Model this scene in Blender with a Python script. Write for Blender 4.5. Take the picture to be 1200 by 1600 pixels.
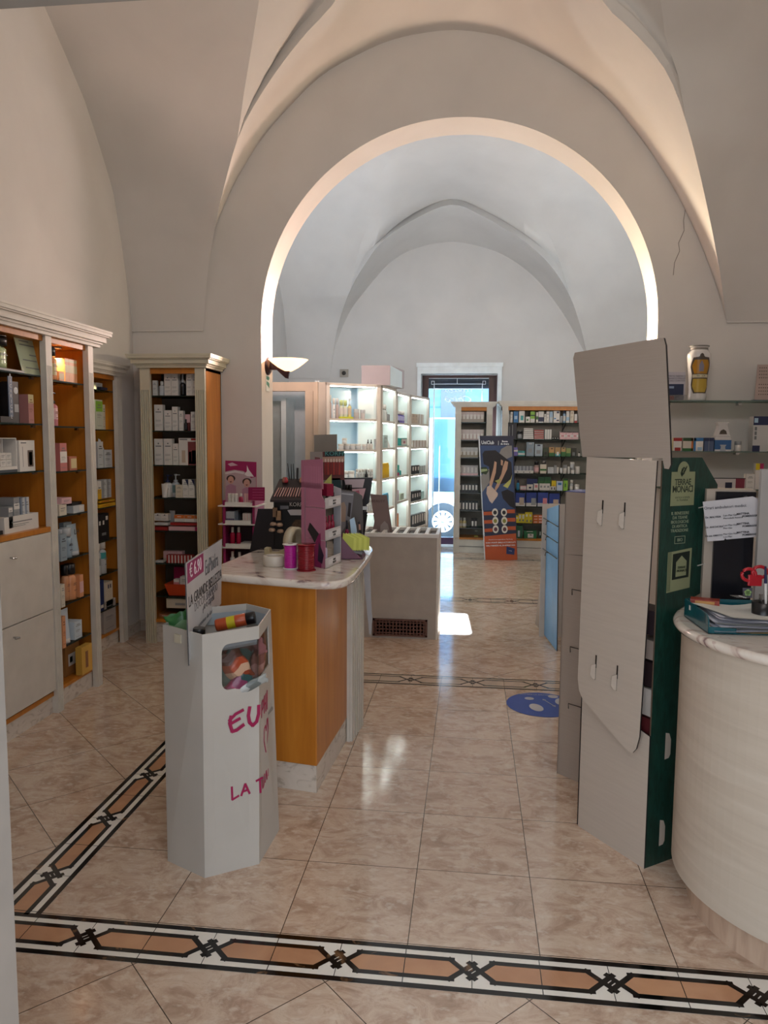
import bpy, math, random
from mathutils import Vector, Matrix
random.seed(7)
for o in list(bpy.data.objects): bpy.data.objects.remove(o)
S = bpy.context.scene
# ------------------------------------------------------------------ camera
CH = 1.56; FOC = 1174.2; YAW, PIT, ROL = .11479, .09771, .0073876
def basis():
    cy, sy, cp, sp = math.cos(YAW), math.sin(YAW), math.cos(PIT), math.sin(PIT)
    f = Vector((-sy*cp, cy*cp, -sp)); r = Vector((cy, sy, 0)); u = r.cross(f)
    return (math.cos(ROL)*r+math.sin(ROL)*u, -math.sin(ROL)*r+math.cos(ROL)*u, f)
RT, UP, FW = basis()
cam = bpy.data.cameras.new('camera'); co = bpy.data.objects.new('camera', cam); S.collection.objects.link(co)
cam.sensor_fit = 'VERTICAL'; cam.sensor_height = 24; cam.lens = FOC/1600*24; cam.clip_start = .02
co.matrix_world = Matrix(((RT.x, UP.x, -FW.x, 0), (RT.y, UP.y, -FW.y, 0), (RT.z, UP.z, -FW.z, CH), (0, 0, 0, 1)))
S.camera = co
# ------------------------------------------------------------------ light
S.view_settings.view_transform = 'Standard'; S.view_settings.look = 'None'; S.view_settings.gamma = 1
S.view_settings.use_curve_mapping = False; S.view_settings.exposure = 0.8
w = bpy.data.worlds.new('sky'); S.world = w; w.use_nodes = True
wb = w.node_tree.nodes['Background']; wb.inputs[0].default_value = (.86, .92, 1, 1); wb.inputs[1].default_value = 1.5
SUN_E = 85; REAR_FILL_E = 19; ROOM_E = 20
def light(name, kind, loc, energy, color=(1, 1, 1), size=.1, sizey=None, aim=None, angle=None):
    d = bpy.data.lights.new(name, kind); d.energy = energy; d.color = color
    if kind == 'AREA':
        d.size = size
        if sizey: d.shape = 'RECTANGLE'; d.size_y = sizey
    elif kind == 'SUN': d.angle = angle or .01
    else: d.shadow_soft_size = size
    if kind == 'SPOT': d.spot_size = angle or 2.2; d.spot_blend = .6
    o = bpy.data.objects.new(name, d); S.collection.objects.link(o); o.location = loc
    if aim is not None: o.rotation_euler = Vector(aim).to_track_quat('-Z', 'Y').to_euler()
    return o
light('sun', 'SUN', (0, 20, 9), SUN_E, (1, .97, .93), aim=(.052, -.92, -.391), angle=.009)
light('fill_rear_right', 'AREA', (2.1, 7.7, 2.35), REAR_FILL_E, (.84, .92, 1), .3, .9, aim=(-.45, .25, 1))       # added fill lights, out of view, to brighten the rear vault
light('fill_rear_left', 'AREA', (-2.4, 7.7, 2.35), REAR_FILL_E, (.84, .92, 1), .3, .9, aim=(.45, .25, 1))  # added twin of the rear fill, on the left
light('fill_front', 'AREA', (.3, 1.1, 3.9), ROOM_E, (1, .95, .91), 1.6, .5, aim=(-.1, 1, .05))                # added fill light, out of view above the doorway

# ------------------------------------------------------------------ picture helpers (pixel of the photograph -> place on a known plane)
def ray(px, py): return RT*((px-600)/FOC)-UP*((py-800)/FOC)+FW
def on_z(px, py, z=0):
    r = ray(px, py); t = (z-CH)/r.z; return Vector((r.x*t, r.y*t, z))
def on_y(px, py, Y):
    r = ray(px, py); t = Y/r.y; return Vector((r.x*t, Y, CH+r.z*t))
def on_x(px, py, X):
    r = ray(px, py); t = X/r.x; return Vector((X, r.y*t, CH+r.z*t))
class Plane:                                   # vertical plane through p along d (d runs to the right of the picture)
    def __init__(s, p, d):
        s.p = Vector((p[0], p[1], 0)); s.d = Vector((d[0], d[1], 0)).normalized(); s.n = Vector((s.d.y, -s.d.x, 0)); s.rz = math.atan2(s.d.y, s.d.x)
    def at(s, px, py):
        r = ray(px, py); t = s.p.dot(s.n)/r.dot(s.n); q = r*t+Vector((0, 0, CH)); return q
    def uz(s, px, py): q = s.at(px, py); return (q-s.p).dot(s.d), q.z
    def w(s, u, back=0, z=0): q = s.p+s.d*u-s.n*back; return Vector((q.x, q.y, z))
# ------------------------------------------------------------------ materials
MT = {}
def lin(h):
    if isinstance(h, tuple): return (*h[:3], 1)
    h = h.lstrip('#'); c = [int(h[i:i+2], 16)/255 for i in (0, 2, 4)]
    return (*[x/12.92 if x <= .04045 else ((x+.055)/1.055)**2.4 for x in c], 1)
def M(col, rough=.5, metal=0, emit=0, alpha=1, trans=0, var=.06, scale=9, name=None, spec=.5, coat=0):
    """procedural principled material with a soft noise variation of its colour"""
    key = (str(col), rough, metal, emit, alpha, trans, var, scale, coat)
    if key in MT: return MT[key]
    m = bpy.data.materials.new(name or 'surface_'+str(col).strip('#')); m.use_nodes = True; n = m.node_tree.nodes; l = m.node_tree.links
    b = n['Principled BSDF']; c = lin(col)
    b.inputs['Roughness'].default_value = rough; b.inputs['Metallic'].default_value = metal; b.inputs['Specular IOR Level'].default_value = spec
    if coat: b.inputs['Coat Weight'].default_value = coat
    if var:
        tc = n.new('ShaderNodeTexCoord'); nz = n.new('ShaderNodeTexNoise'); nz.inputs['Scale'].default_value = scale; nz.inputs['Detail'].default_value = 3
        l.new(tc.outputs['Object'], nz.inputs['Vector']); r = n.new('ShaderNodeValToRGB'); e = r.color_ramp.elements
        e[0].position = .3; e[1].position = .7
        e[0].color = (*[x*(1-var) for x in c[:3]], 1); e[1].color = (*[min(1, x*(1+var)) for x in c[:3]], 1)
        l.new(nz.outputs['Fac'], r.inputs['Fac']); l.new(r.outputs['Color'], b.inputs['Base Color'])
    else: b.inputs['Base Color'].default_value = c
    if emit: b.inputs['Emission Color'].default_value = c; b.inputs['Emission Strength'].default_value = emit
    if alpha < 1: b.inputs['Alpha'].default_value = alpha
    if trans: b.inputs['Transmission Weight'].default_value = trans
    MT[key] = m; return m
def ramp_mat(name, stops, rough=.4, scale=(4, 4, 4), nscale=3, detail=6, dist=1.5, bump=0, coat=0, wave=None):
    m = bpy.data.materials.new(name); m.use_nodes = True; n = m.node_tree.nodes; l = m.node_tree.links; b = n['Principled BSDF']
    b.inputs['Roughness'].default_value = rough; b.inputs['Coat Weight'].default_value = coat
    tc = n.new('ShaderNodeTexCoord'); mp = n.new('ShaderNodeMapping'); mp.inputs['Scale'].default_value = scale; l.new(tc.outputs['Object'], mp.inputs[0])
    nz = n.new('ShaderNodeTexNoise'); nz.inputs['Scale'].default_value = nscale; nz.inputs['Detail'].default_value = detail; nz.inputs['Distortion'].default_value = dist
    l.new(mp.outputs[0], nz.inputs['Vector'])
    r = n.new('ShaderNodeValToRGB'); els = r.color_ramp.elements
    for i, (p, c) in enumerate(stops):
        e = els[i] if i < 2 else els.new(p)
        e.position = p; e.color = lin(c)
    l.new(nz.outputs['Fac'], r.inputs['Fac']); l.new(r.outputs['Color'], b.inputs['Base Color'])
    if bump:
        bp = n.new('ShaderNodeBump'); bp.inputs['Strength'].default_value = bump; bp.inputs['Distance'].default_value = .01
        l.new(nz.outputs['Fac'], bp.inputs['Height']); l.new(bp.outputs[0], b.inputs['Normal'])
    return m
PLASTER = ramp_mat('painted_plaster', [(.25, '#ccc7c1'), (.75, '#d5d0ca')], .85, (1, 1, 1), 2.2, 4, .3, .05)
PLASTER2 = ramp_mat('painted_plaster_rear', [(.25, '#cccccb'), (.75, '#d6d6d5')], .85, (1, 1, 1), 2.2, 4, .3, .05)
WOOD = ramp_mat('honey_wood', [(.2, '#a8641c'), (.5, '#bb7526'), (.8, '#c98431')], .35, (7, 7, .7), 3, 5, .6)
WOODD = ramp_mat('honey_wood_inside', [(.2, '#a8631a'), (.5, '#b87020'), (.8, '#c47c2a')], .42, (7, 7, .7), 3, 5, .6)
PALEWOOD = ramp_mat('whitewashed_wood', [(.2, '#b5a898'), (.5, '#c2b6a6'), (.8, '#cbc0b1')], .5, (.7, .7, 9), 3, 5, .8)
MARBLE = ramp_mat('veined_marble', [(.0, '#5e4a50'), (.33, '#86706f'), (.375, '#c4b1a6'), (.46, '#dad0c4'), (.6, '#e0d7cc'), (.63, '#c4aea6'), (.655, '#dacdc3'), (1, '#e6dfd6')], .12, (1.6, 2.6, 3), 2.0, 12, 2.6, coat=.4)
PLINTH = ramp_mat('pale_marble_plinth', [(.0, '#8f857c'), (.36, '#b3a89b'), (.46, '#cfc5b9'), (1, '#d8d0c6')], .25, (3, 3, 6), 2.5, 7, 2.2)
PINKM = ramp_mat('pink_marble_plinth', [(.2, '#a88f7c'), (.5, '#c4aa94'), (.8, '#cfb9a5')], .25, (6, 6, 1), 2.5, 6, 1.5)
CREAM = M('#cbc4ae', .5, name='cream_lacquer'); CREAMW = M('#d4cec4', .5, name='white_lacquer'); OFFW = M('#c9c3b9', .45, name='pale_laminate')
CARD = ramp_mat('pale_cardboard', [(.3, '#b8ac9f'), (.7, '#bdb1a4')], .75, (2, 2, 30), 3, 2, .1)
CARDB = ramp_mat('grey_cardboard', [(.3, '#a3978c'), (.7, '#a79b90')], .75, (2, 2, 90), 3, 2, .1)
WHITE = M('#dcdad6', .45); DARK = M('#141318', .4); BLACK = M('#0b0a0c', .35); CHROME = M('#b8b8b8', .2, 1)
MAG = M('#9c1560', .4); PINKP = M('#b9779a', .4); GLASSE = M('#23302c', .1, var=0)
def glass_mat(name, col, tfac, rough=.02):
    m = bpy.data.materials.new(name); m.use_nodes = True; n = m.node_tree.nodes; l = m.node_tree.links
    n.remove(n['Principled BSDF']); t = n.new('ShaderNodeBsdfTransparent'); t.inputs[0].default_value = lin(col)
    g = n.new('ShaderNodeBsdfGlossy'); g.inputs['Roughness'].default_value = rough; mx = n.new('ShaderNodeMixShader'); mx.inputs[0].default_value = tfac
    l.new(t.outputs[0], mx.inputs[1]); l.new(g.outputs[0], mx.inputs[2]); l.new(mx.outputs[0], n['Material Output'].inputs[0]); return m
GLASS = glass_mat('clear_glass', '#e6efee', .08); SHELFG = glass_mat('shelf_glass', '#b8c8c0', .12); DOORG = glass_mat('door_glass', '#eef7ff', .06)
CLEARP = glass_mat('clear_plastic', '#f0f0f0', .14, .08)
# ------------------------------------------------------------------ mesh builder
class G:
    def __init__(s): s.v = []; s.f = []; s.m = []; s.mats = []; s.sm = []
    def mi(s, m):
        if m not in s.mats: s.mats.append(m)
        return s.mats.index(m)
    def face(s, pts, m, smooth=False):
        b = len(s.v); s.v += [tuple(p) for p in pts]; s.f.append(tuple(range(b, b+len(pts)))); s.m.append(s.mi(m)); s.sm.append(smooth); return s
    def grid(s, rows, m, smooth=True, close=False):
        b = len(s.v); nr = len(rows); nc = len(rows[0]); k = s.mi(m)
        for r in rows: s.v += [tuple(p) for p in r]
        for i in range(nr-1):
            for j in range(nc if close else nc-1):
                j2 = (j+1) % nc
                s.f.append((b+i*nc+j, b+i*nc+j2, b+(i+1)*nc+j2, b+(i+1)*nc+j)); s.m.append(k); s.sm.append(smooth)
        return s
    def box(s, x0, x1, y0, y1, z0, z1, m, taper=0):
        b = len(s.v); k = s.mi(m); t = taper
        s.v += [(x0, y0, z0), (x1, y0, z0), (x1, y1, z0), (x0, y1, z0), (x0-t, y0-t, z1), (x1+t, y0-t, z1), (x1+t, y1+t, z1), (x0-t, y1+t, z1)]
        for f in ((3, 2, 1, 0), (4, 5, 6, 7), (0, 1, 5, 4), (1, 2, 6, 5), (2, 3, 7, 6), (3, 0, 4, 7)):
            s.f.append(tuple(b+i for i in f)); s.m.append(k); s.sm.append(False)
        return s
    def prism(s, pts, z0, z1, m, mtop=None, smooth=False):
        b = len(s.v); n = len(pts); k = s.mi(m); kt = s.mi(mtop) if mtop else k
        s.v += [(p[0], p[1], z0) for p in pts]+[(p[0], p[1], z1) for p in pts]
        s.f.append(tuple(b+n-1-i for i in range(n))); s.m.append(k); s.sm.append(False)
        s.f.append(tuple(b+n+i for i in range(n))); s.m.append(kt); s.sm.append(False)
        for i in range(n):
            j = (i+1) % n; s.f.append((b+i, b+j, b+n+j, b+n+i)); s.m.append(k); s.sm.append(smooth)
        return s
    def slab(s, pts, off, m, mside=None):                # 3d polygon given a thickness along off
        b = len(s.v); n = len(pts); off = Vector(off); k = s.mi(m); ks = s.mi(mside or m)
        s.v += [tuple(p) for p in pts]+[tuple(Vector(p)+off) for p in pts]
        s.f.append(tuple(range(b, b+n))); s.m.append(k); s.sm.append(False)
        s.f.append(tuple(b+2*n-1-i for i in range(n))); s.m.append(k); s.sm.append(False)
        for i in range(n):
            j = (i+1) % n; s.f.append((b+j, b+i, b+n+i, b+n+j)); s.m.append(ks); s.sm.append(False)
        return s
    def lathe(s, prof, m, n=20, cx=0, cy=0, sx=1, sy=1, smooth=True, tr=None):   # prof: (r, z) or (r, z, material of the band above)
        b = len(s.v); np_ = len(prof)
        for p in prof:
            for i in range(n):
                a = 2*math.pi*i/n; q = Vector((cx+p[0]*sx*math.cos(a), cy+p[0]*sy*math.sin(a), p[1])); s.v.append(tuple(tr @ q if tr else q))
        for i in range(np_-1):
            k = s.mi(prof[i][2] if len(prof[i]) > 2 and prof[i][2] else m)
            for j in range(n):
                j2 = (j+1) % n; s.f.append((b+i*n+j, b+i*n+j2, b+(i+1)*n+j2, b+(i+1)*n+j)); s.m.append(k); s.sm.append(smooth)
        if prof[0][0] > 1e-5: s.f.append(tuple(b+n-1-j for j in range(n))); s.m.append(s.mi(m)); s.sm.append(False)
        if prof[-1][0] > 1e-5: s.f.append(tuple(b+(np_-1)*n+j for j in range(n))); s.m.append(s.mi(prof[-1][2] if len(prof[-1]) > 2 and prof[-1][2] else m)); s.sm.append(False)
        return s
    def tube(s, pts, r, m, n=8):
        pts = [Vector(p) for p in pts]; rows = []
        for i, p in enumerate(pts):
            t = (pts[min(i+1, len(pts)-1)]-pts[max(i-1, 0)]).normalized(); a = Vector((0, 0, 1)) if abs(t.z) < .9 else Vector((1, 0, 0))
            u = t.cross(a).normalized(); v = t.cross(u); rr = r[i] if isinstance(r, (list, tuple)) else r
            rows.append([p+u*rr*math.cos(2*math.pi*j/n)+v*rr*math.sin(2*math.pi*j/n) for j in range(n)])
        s.grid(rows, m, True, True)
        s.face(rows[0][::-1], m); s.face(rows[-1], m); return s
    def build(s, name, parent=None, loc=None, rz=None, bevel=0, **kw):
        me = bpy.data.meshes.new(name); me.from_pydata(s.v, [], s.f); me.update()
        for m in s.mats: me.materials.append(m)
        for p, k, q in zip(me.polygons, s.m, s.sm): p.material_index = k; p.use_smooth = q
        o = bpy.data.objects.new(name, me); S.collection.objects.link(o)
        if parent: o.parent = parent
        if loc is not None: o.location = loc
        if rz is not None: o.rotation_euler.z = rz
        if bevel:
            b = o.modifiers.new('bevel', 'BEVEL'); b.width = bevel; b.segments = 2; b.limit_method = 'ANGLE'
        tag(o, **kw); return o
def tag(o, label=None, cat=None, group=None, kind=None):
    if label: o['label'] = label
    if cat: o['category'] = cat
    if group: o['group'] = group
    if kind: o['kind'] = kind
    return o
def thing(name, label, cat, loc=(0, 0, 0), rz=0, group=None):
    o = bpy.data.objects.new(name, None); S.collection.objects.link(o); o.empty_display_size = .05
    o.location = loc; o.rotation_euler.z = rz; return tag(o, label, cat, group)
def letters(txt, size, mat, parent, mw, name='lettering', ext=.0004, align='CENTER', spacing=1, shear=0, sx=1, bold=0):
    """text as a thin mesh; mw = matrix (relative to the parent) whose x is the reading direction and z faces the reader"""
    c = bpy.data.curves.new(name, 'FONT'); c.body = txt; c.size = size; c.extrude = ext; c.align_x = align; c.align_y = 'CENTER'; c.space_character = spacing; c.shear = shear; c.offset = bold
    c.resolution_u = 2; t = bpy.data.objects.new(name+'_tmp', c); S.collection.objects.link(t)
    dg = bpy.context.evaluated_depsgraph_get(); dg.update(); me = bpy.data.meshes.new_from_object(t.evaluated_get(dg)); bpy.data.objects.remove(t); bpy.data.curves.remove(c)
    me.name = name; me.transform(mw @ Matrix.Diagonal((sx, 1, 1, 1))); me.materials.clear(); me.materials.append(mat)
    o = bpy.data.objects.new(name, me); S.collection.objects.link(o); o.parent = parent; return o
def frame(origin, xdir, zdir=None, up=(0, 0, 1)):
    """matrix of a vertical reading plane: x along xdir, y up, z toward the reader"""
    x = Vector(xdir).normalized(); y = Vector(up).normalized(); z = x.cross(y).normalized(); y = z.cross(x)
    return Matrix(((x.x, y.x, z.x, origin[0]), (x.y, y.y, z.y, origin[1]), (x.z, y.z, z.z, origin[2]), (0, 0, 0, 1)))
# ================================================================== THE SETTING
XL, XR, YA, YB, YW = -2.64, 2.34, 5.70, 6.02, 10.75        # side walls, the two faces of the arch wall, rear wall
AX, AR, AZ = -.149, 1.463, 2.41                            # arch centre, radius, springing height
def tile_mat(name, pitch, off, rot):
    m = bpy.data.materials.new(name); m.use_nodes = True; n = m.node_tree.nodes; l = m.node_tree.links; b = n['Principled BSDF']
    tc = n.new('ShaderNodeTexCoord'); mp = n.new('ShaderNodeMapping'); mp.vector_type = 'TEXTURE'
    mp.inputs['Location'].default_value = (off[0], off[1], 0); mp.inputs['Rotation'].default_value = (0, 0, rot); mp.inputs['Scale'].default_value = (pitch[0], pitch[1], 1)
    l.new(tc.outputs['Object'], mp.inputs[0]); sp = n.new('ShaderNodeSeparateXYZ'); l.new(mp.outputs[0], sp.inputs[0])
    def ma(op, a, c=None):
        x = n.new('ShaderNodeMath'); x.operation = op
        for i, q in enumerate((a, c)):
            if q is None: continue
            if isinstance(q, (int, float)): x.inputs[i].default_value = q
            else: l.new(q, x.inputs[i])
        return x.outputs[0]
    ds = []; fl = []
    for ax in 'XY':
        f = ma('FRACT', sp.outputs[ax]); ds.append(ma('MINIMUM', f, ma('SUBTRACT', 1, f))); fl.append(ma('FLOOR', sp.outputs[ax]))
    grout = ma('LESS_THAN', ma('MINIMUM', ds[0], ds[1]), .0036)
    cb = n.new('ShaderNodeCombineXYZ'); l.new(fl[0], cb.inputs[0]); l.new(fl[1], cb.inputs[1])
    wn = n.new('ShaderNodeTexWhiteNoise'); l.new(cb.outputs[0], wn.inputs['Vector'])
    va = n.new('ShaderNodeVectorMath'); va.operation = 'MULTIPLY_ADD'; l.new(wn.outputs['Color'], va.inputs[0]); va.inputs[1].default_value = (7, 7, 7); l.new(tc.outputs['Object'], va.inputs[2])
    nz = n.new('ShaderNodeTexNoise'); nz.inputs['Scale'].default_value = 6.5; nz.inputs['Detail'].default_value = 10; nz.inputs['Roughness'].default_value = .74; nz.inputs['Distortion'].default_value = .9
    mp2 = n.new('ShaderNodeMapping'); mp2.inputs['Scale'].default_value = (1, 1.5, 1); l.new(va.outputs[0], mp2.inputs[0]); l.new(mp2.outputs[0], nz.inputs['Vector'])
    r = n.new('ShaderNodeValToRGB'); e = r.color_ramp.elements
    for i, (p, c) in enumerate([(.3, '#a38a76'), (.42, '#ba9f8a'), (.52, '#ccb49f'), (.61, '#d6c2ad'), (.7, '#bda18d')]):
        q = e[i] if i < 2 else e.new(p); q.position = p; q.color = lin(c)
    l.new(nz.outputs['Fac'], r.inputs[0])
    vo = n.new('ShaderNodeTexNoise'); vo.inputs['Scale'].default_value = 26; vo.inputs['Detail'].default_value = 6; l.new(mp2.outputs[0], vo.inputs['Vector'])
    r2 = n.new('ShaderNodeValToRGB'); r2.color_ramp.elements[0].position = .53; r2.color_ramp.elements[1].position = .68; r2.color_ramp.elements[0].color = (0, 0, 0, 1)
    r2.color_ramp.elements[1].color = (.7, .7, .7, 1); l.new(vo.outputs['Fac'], r2.inputs[0])
    mA = n.new('ShaderNodeMix'); mA.data_type = 'RGBA'; l.new(r2.outputs[0], mA.inputs[0]); l.new(r.outputs[0], mA.inputs[6]); mA.inputs[7].default_value = lin('#ddcfbe')
    mB = n.new('ShaderNodeMix'); mB.data_type = 'RGBA'; l.new(grout, mB.inputs[0]); l.new(mA.outputs[2], mB.inputs[6]); mB.inputs[7].default_value = lin('#4a3c30')
    l.new(mB.outputs[2], b.inputs['Base Color']); b.inputs['Roughness'].default_value = .115; b.inputs['Specular IOR Level'].default_value = .75
    return m
TSQ = tile_mat('square_laid_marble_tiles', (.4033, .41), (-.168, 2.185), 0); TDG = tile_mat('diagonal_marble_tiles', (.41, .41), (-1.55, 1.99), math.pi/4)
g = G()
def rect(x0, x1, y0, y1, m): g.face([(x0, y0, 0), (x1, y0, 0), (x1, y1, 0), (x0, y1, 0)], m)
rect(-4, 4, -2, 2.0, TDG); rect(-4, -1.54, 2.0, 10.9, TDG); rect(-1.54, 4, 2.0, 4.74, TSQ); rect(-1.54, 4, 4.74, 10.9, TDG)
FLOOR = g.build('floor', kind='structure')
# inlaid black, white and rose borders
IW = M('#ebe6dc', .12, var=.04); BG_ = M('#bfab98', .12, var=.1); IR = ramp_mat('rose_marble', [(.3, '#b58565'), (.7, '#c99a76')], .12, (2, 2, 2), 3, 5, 1)
IB = ramp_mat('black_gold_marble', [(.0, '#0c0a09'), (.62, '#100d0c'), (.7, '#7a5a3e'), (.74, '#15100e')], .1, (5, 5, 5), 1.6, 6, 1.5)
def border(horizontal, c, a0, a1, wd, node, period=.4, thin=1):
    IW = globals()['IW'] if thin == 1 else BG_; IR = globals()['IR'] if thin == 1 else BG_
    g = G(); H0, H1 = .0005, .001
    def P(s, t, z): return (s, c+t, z) if horizontal else (c-t, s, z)
    def quad(s0, s1, t0, t1, m, z): g.face([P(s0, t0, z), P(s1, t0, z), P(s1, t1, z), P(s0, t1, z)], m)
    h = wd/2; bw = .0195*thin; iw = .0172*thin
    quad(a0, a1, -h, h, IW, H0)
    quad(a0, a1, h-bw, h, IB, H1); quad(a0, a1, -h, -h+bw, IB, H1)
    def stroke(p, q, w, z=H1, m=IB):
        d = Vector((q[0]-p[0], q[1]-p[1])); u = d.normalized()*w*.5; v = Vector((-u.y, u.x)); pts = [(p[0]-u.x+v.x, p[1]-u.y+v.y), (p[0]-u.x-v.x, p[1]-u.y-v.y), (q[0]+u.x-v.x, q[1]+u.y-v.y), (q[0]+u.x+v.x, q[1]+u.y+v.y)]
        g.face([P(a, b, z) for a, b in pts], m)
    ht = h-bw-.029; k0 = math.ceil((a0-node)/period)-1; k1 = math.floor((a1-node)/period)+1
    for k in range(k0, k1+1):
        n0 = node+k*period; n1 = n0+period
        def cl(s): return min(max(s, a0), a1)
        if n1-.07 > a0 and n0+.07 < a1:                     # long hexagon
            dg = ht+.024; hx = [(n0+.034, 0), (n0+dg, ht), (n1-dg, ht), (n1-.034, 0), (n1-dg, -ht), (n0+dg, -ht)]
            g.face([P(cl(s), t, H1-.0002) for s, t in hx], IR)
            for i, (p, q) in enumerate([(hx[1], hx[2]), (hx[5], hx[4])]): stroke((cl(p[0]-.006), p[1]), (cl(q[0]+.006), q[1]), iw)
            quad(cl((n0+n1)/2-.0012), cl((n0+n1)/2+.0012), -h, h, IB, H1+.0002) if a0 < (n0+n1)/2 < a1 else None
        if a0+.06 < n0 < a1-.06:                            # interlaced knot
            for sg in (1, -1):                               # crossing pointed ends that close a small diamond
                for e in (1, -1): stroke((n0-e*(ht+.024), sg*ht), (n0+e*.007, -sg*.031), iw, H1+.0001+.00005*(sg*e+1))
            stroke((n0-.009, -.009), (n0+.009, .009), iw*.6, H1+.0003)
            quad(n0-.001, n0+.001, .03, h, IB, H1+.0002); quad(n0-.001, n0+.001, -h, -.03, IB, H1+.0002)
    return g.build('floor_border', FLOOR)
border(True, 2.088, -1.54, 1.9, .18, .03); border(False, -1.457, 2.178, 4.65, .17, 2.39, .405)
border(True, 4.745, -1.54, 2.3, .195, .035, thin=.75); border(True, 7.25, -1.0, 2.3, .2, .015, thin=.75); border(True, 9.8, -1.0, 2.3, .16, .02, thin=.6)
# side walls
g = G()
for y0, y1, z0, z1 in ((.9, 4.44, 0, 5.3), (4.44, 5.41, 2.1, 5.3), (5.41, YA, 0, 5.3)): g.box(XL-.5, XL, y0, y1, z0, z1, PLASTER)
g.box(XL-.5, -3.02, 4.44, 5.41, 0, 2.1, PLASTER); g.build('wall_left', kind='structure')
g = G(); g.box(XR, XR+.2, -1, YA, 0, 5.3, PLASTER); g.build('wall_right', kind='structure')
g = G(); g.box(XL-.2, XL, YB, YW, 0, 5.3, PLASTER2); g.build('wall_left_rear', kind='structure')
g = G(); g.box(XR, XR+.2, YB, YW, 0, 5.3, PLASTER2); g.build('wall_right_rear', kind='structure')
# arch wall
def arch_wall():
    g = G(); inner = [(AX-AR, 0), (AX-AR, 1.2), (AX-AR, AZ)]; N = 56; x0, x1, zt = -3.2, 2.6, 5.3
    outer = [(x0, 0), (x0, 1.2), (x0, AZ)]
    ca = [math.atan2(zt-AZ, x0-AX), math.atan2(zt-AZ, x1-AX)]
    for i in range(1, N+1):
        a = math.pi-math.pi*i/N
        inner.append((AX+AR*math.cos(a), AZ+AR*math.sin(a))); c, s = math.cos(a), math.sin(a)
        t = min([(q-AX)/c for q in (x0, x1) if c and (q-AX)/c > 0] + ([(zt-AZ)/s] if s > 1e-6 else [])); outer.append((AX+c*t, AZ+s*t))
    inner += [(AX+AR, 1.2), (AX+AR, 0)]; outer += [(x1, 1.2), (x1, 0)]
    for y, m in ((YA, PLASTER), (YB, PLASTER2)): g.grid([[(x, y, z) for x, z in inner], [(x, y, z) for x, z in outer]], m, False)
    for c in ca: pass
    g.grid([[(x, YA, z) for x, z in inner], [(x, YB, z) for x, z in inner]], PLASTER, True)
    g.box(x0-.4, x0, YA, YB, 0, zt, PLASTER); return g.build('wall_arch', kind='structure')
WARCH = arch_wall()
crack = [on_y(px, py, YA-.002) for px, py in ((1074, 298), (1072, 318), (1068, 345), (1069, 360), (1060, 380), (1062, 392), (1054, 410), (1052, 430))]
G().tube(crack, .0016, M('#6f675e', .9), 4).build('crack', WARCH)
# ------------------------------------------------------------------ vaults
def crom(pts, n):
    pts = [Vector(p) for p in pts]; P = [pts[0]*2-pts[1]]+pts+[pts[-1]*2-pts[-2]]; L = [0]
    for a, b in zip(pts, pts[1:]): L.append(L[-1]+(b-a).length)
    out = []
    for i in range(n):
        s = L[-1]*i/(n-1); k = max(j for j in range(len(pts)-1) if L[j] <= s+1e-9); t = (s-L[k])/max(1e-9, L[k+1]-L[k]); t = min(1, t)
        p0, p1, p2, p3 = P[k:k+4]; out.append(.5*((2*p1)+(p2-p0)*t+(2*p0-5*p1+4*p2-p3)*t*t+(3*p1-p0-3*p2+p3)*t**3))
    return out
PROF = [(2.0, 0), (2.384, .002), (2.737, .08), (3.005, .15), (3.344, .26), (3.654, .5), (3.839, .663), (4.013, .892), (4.191, 1.134), (4.4, 1.5), (4.58, 2.0), (4.7, 2.6), (4.78, 3.4), (4.82, 4.4)]
def gz(z):
    for (a, u), (b, v) in zip(PROF, PROF[1:]):
        if a <= z <= b: return u+(v-u)*(z-a)/(b-a)
    return 0 if z < 2 else PROF[-1][1]
def on_web(px, py, yw):
    r = ray(px, py); lo, hi = 1., yw/r.y
    for _ in range(50):
        t = (lo+hi)/2; p = r*t+Vector((0, 0, CH))
        if p.y > yw-gz(p.z): hi = t
        else: lo = t
    return r*lo+Vector((0, 0, CH))
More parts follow.
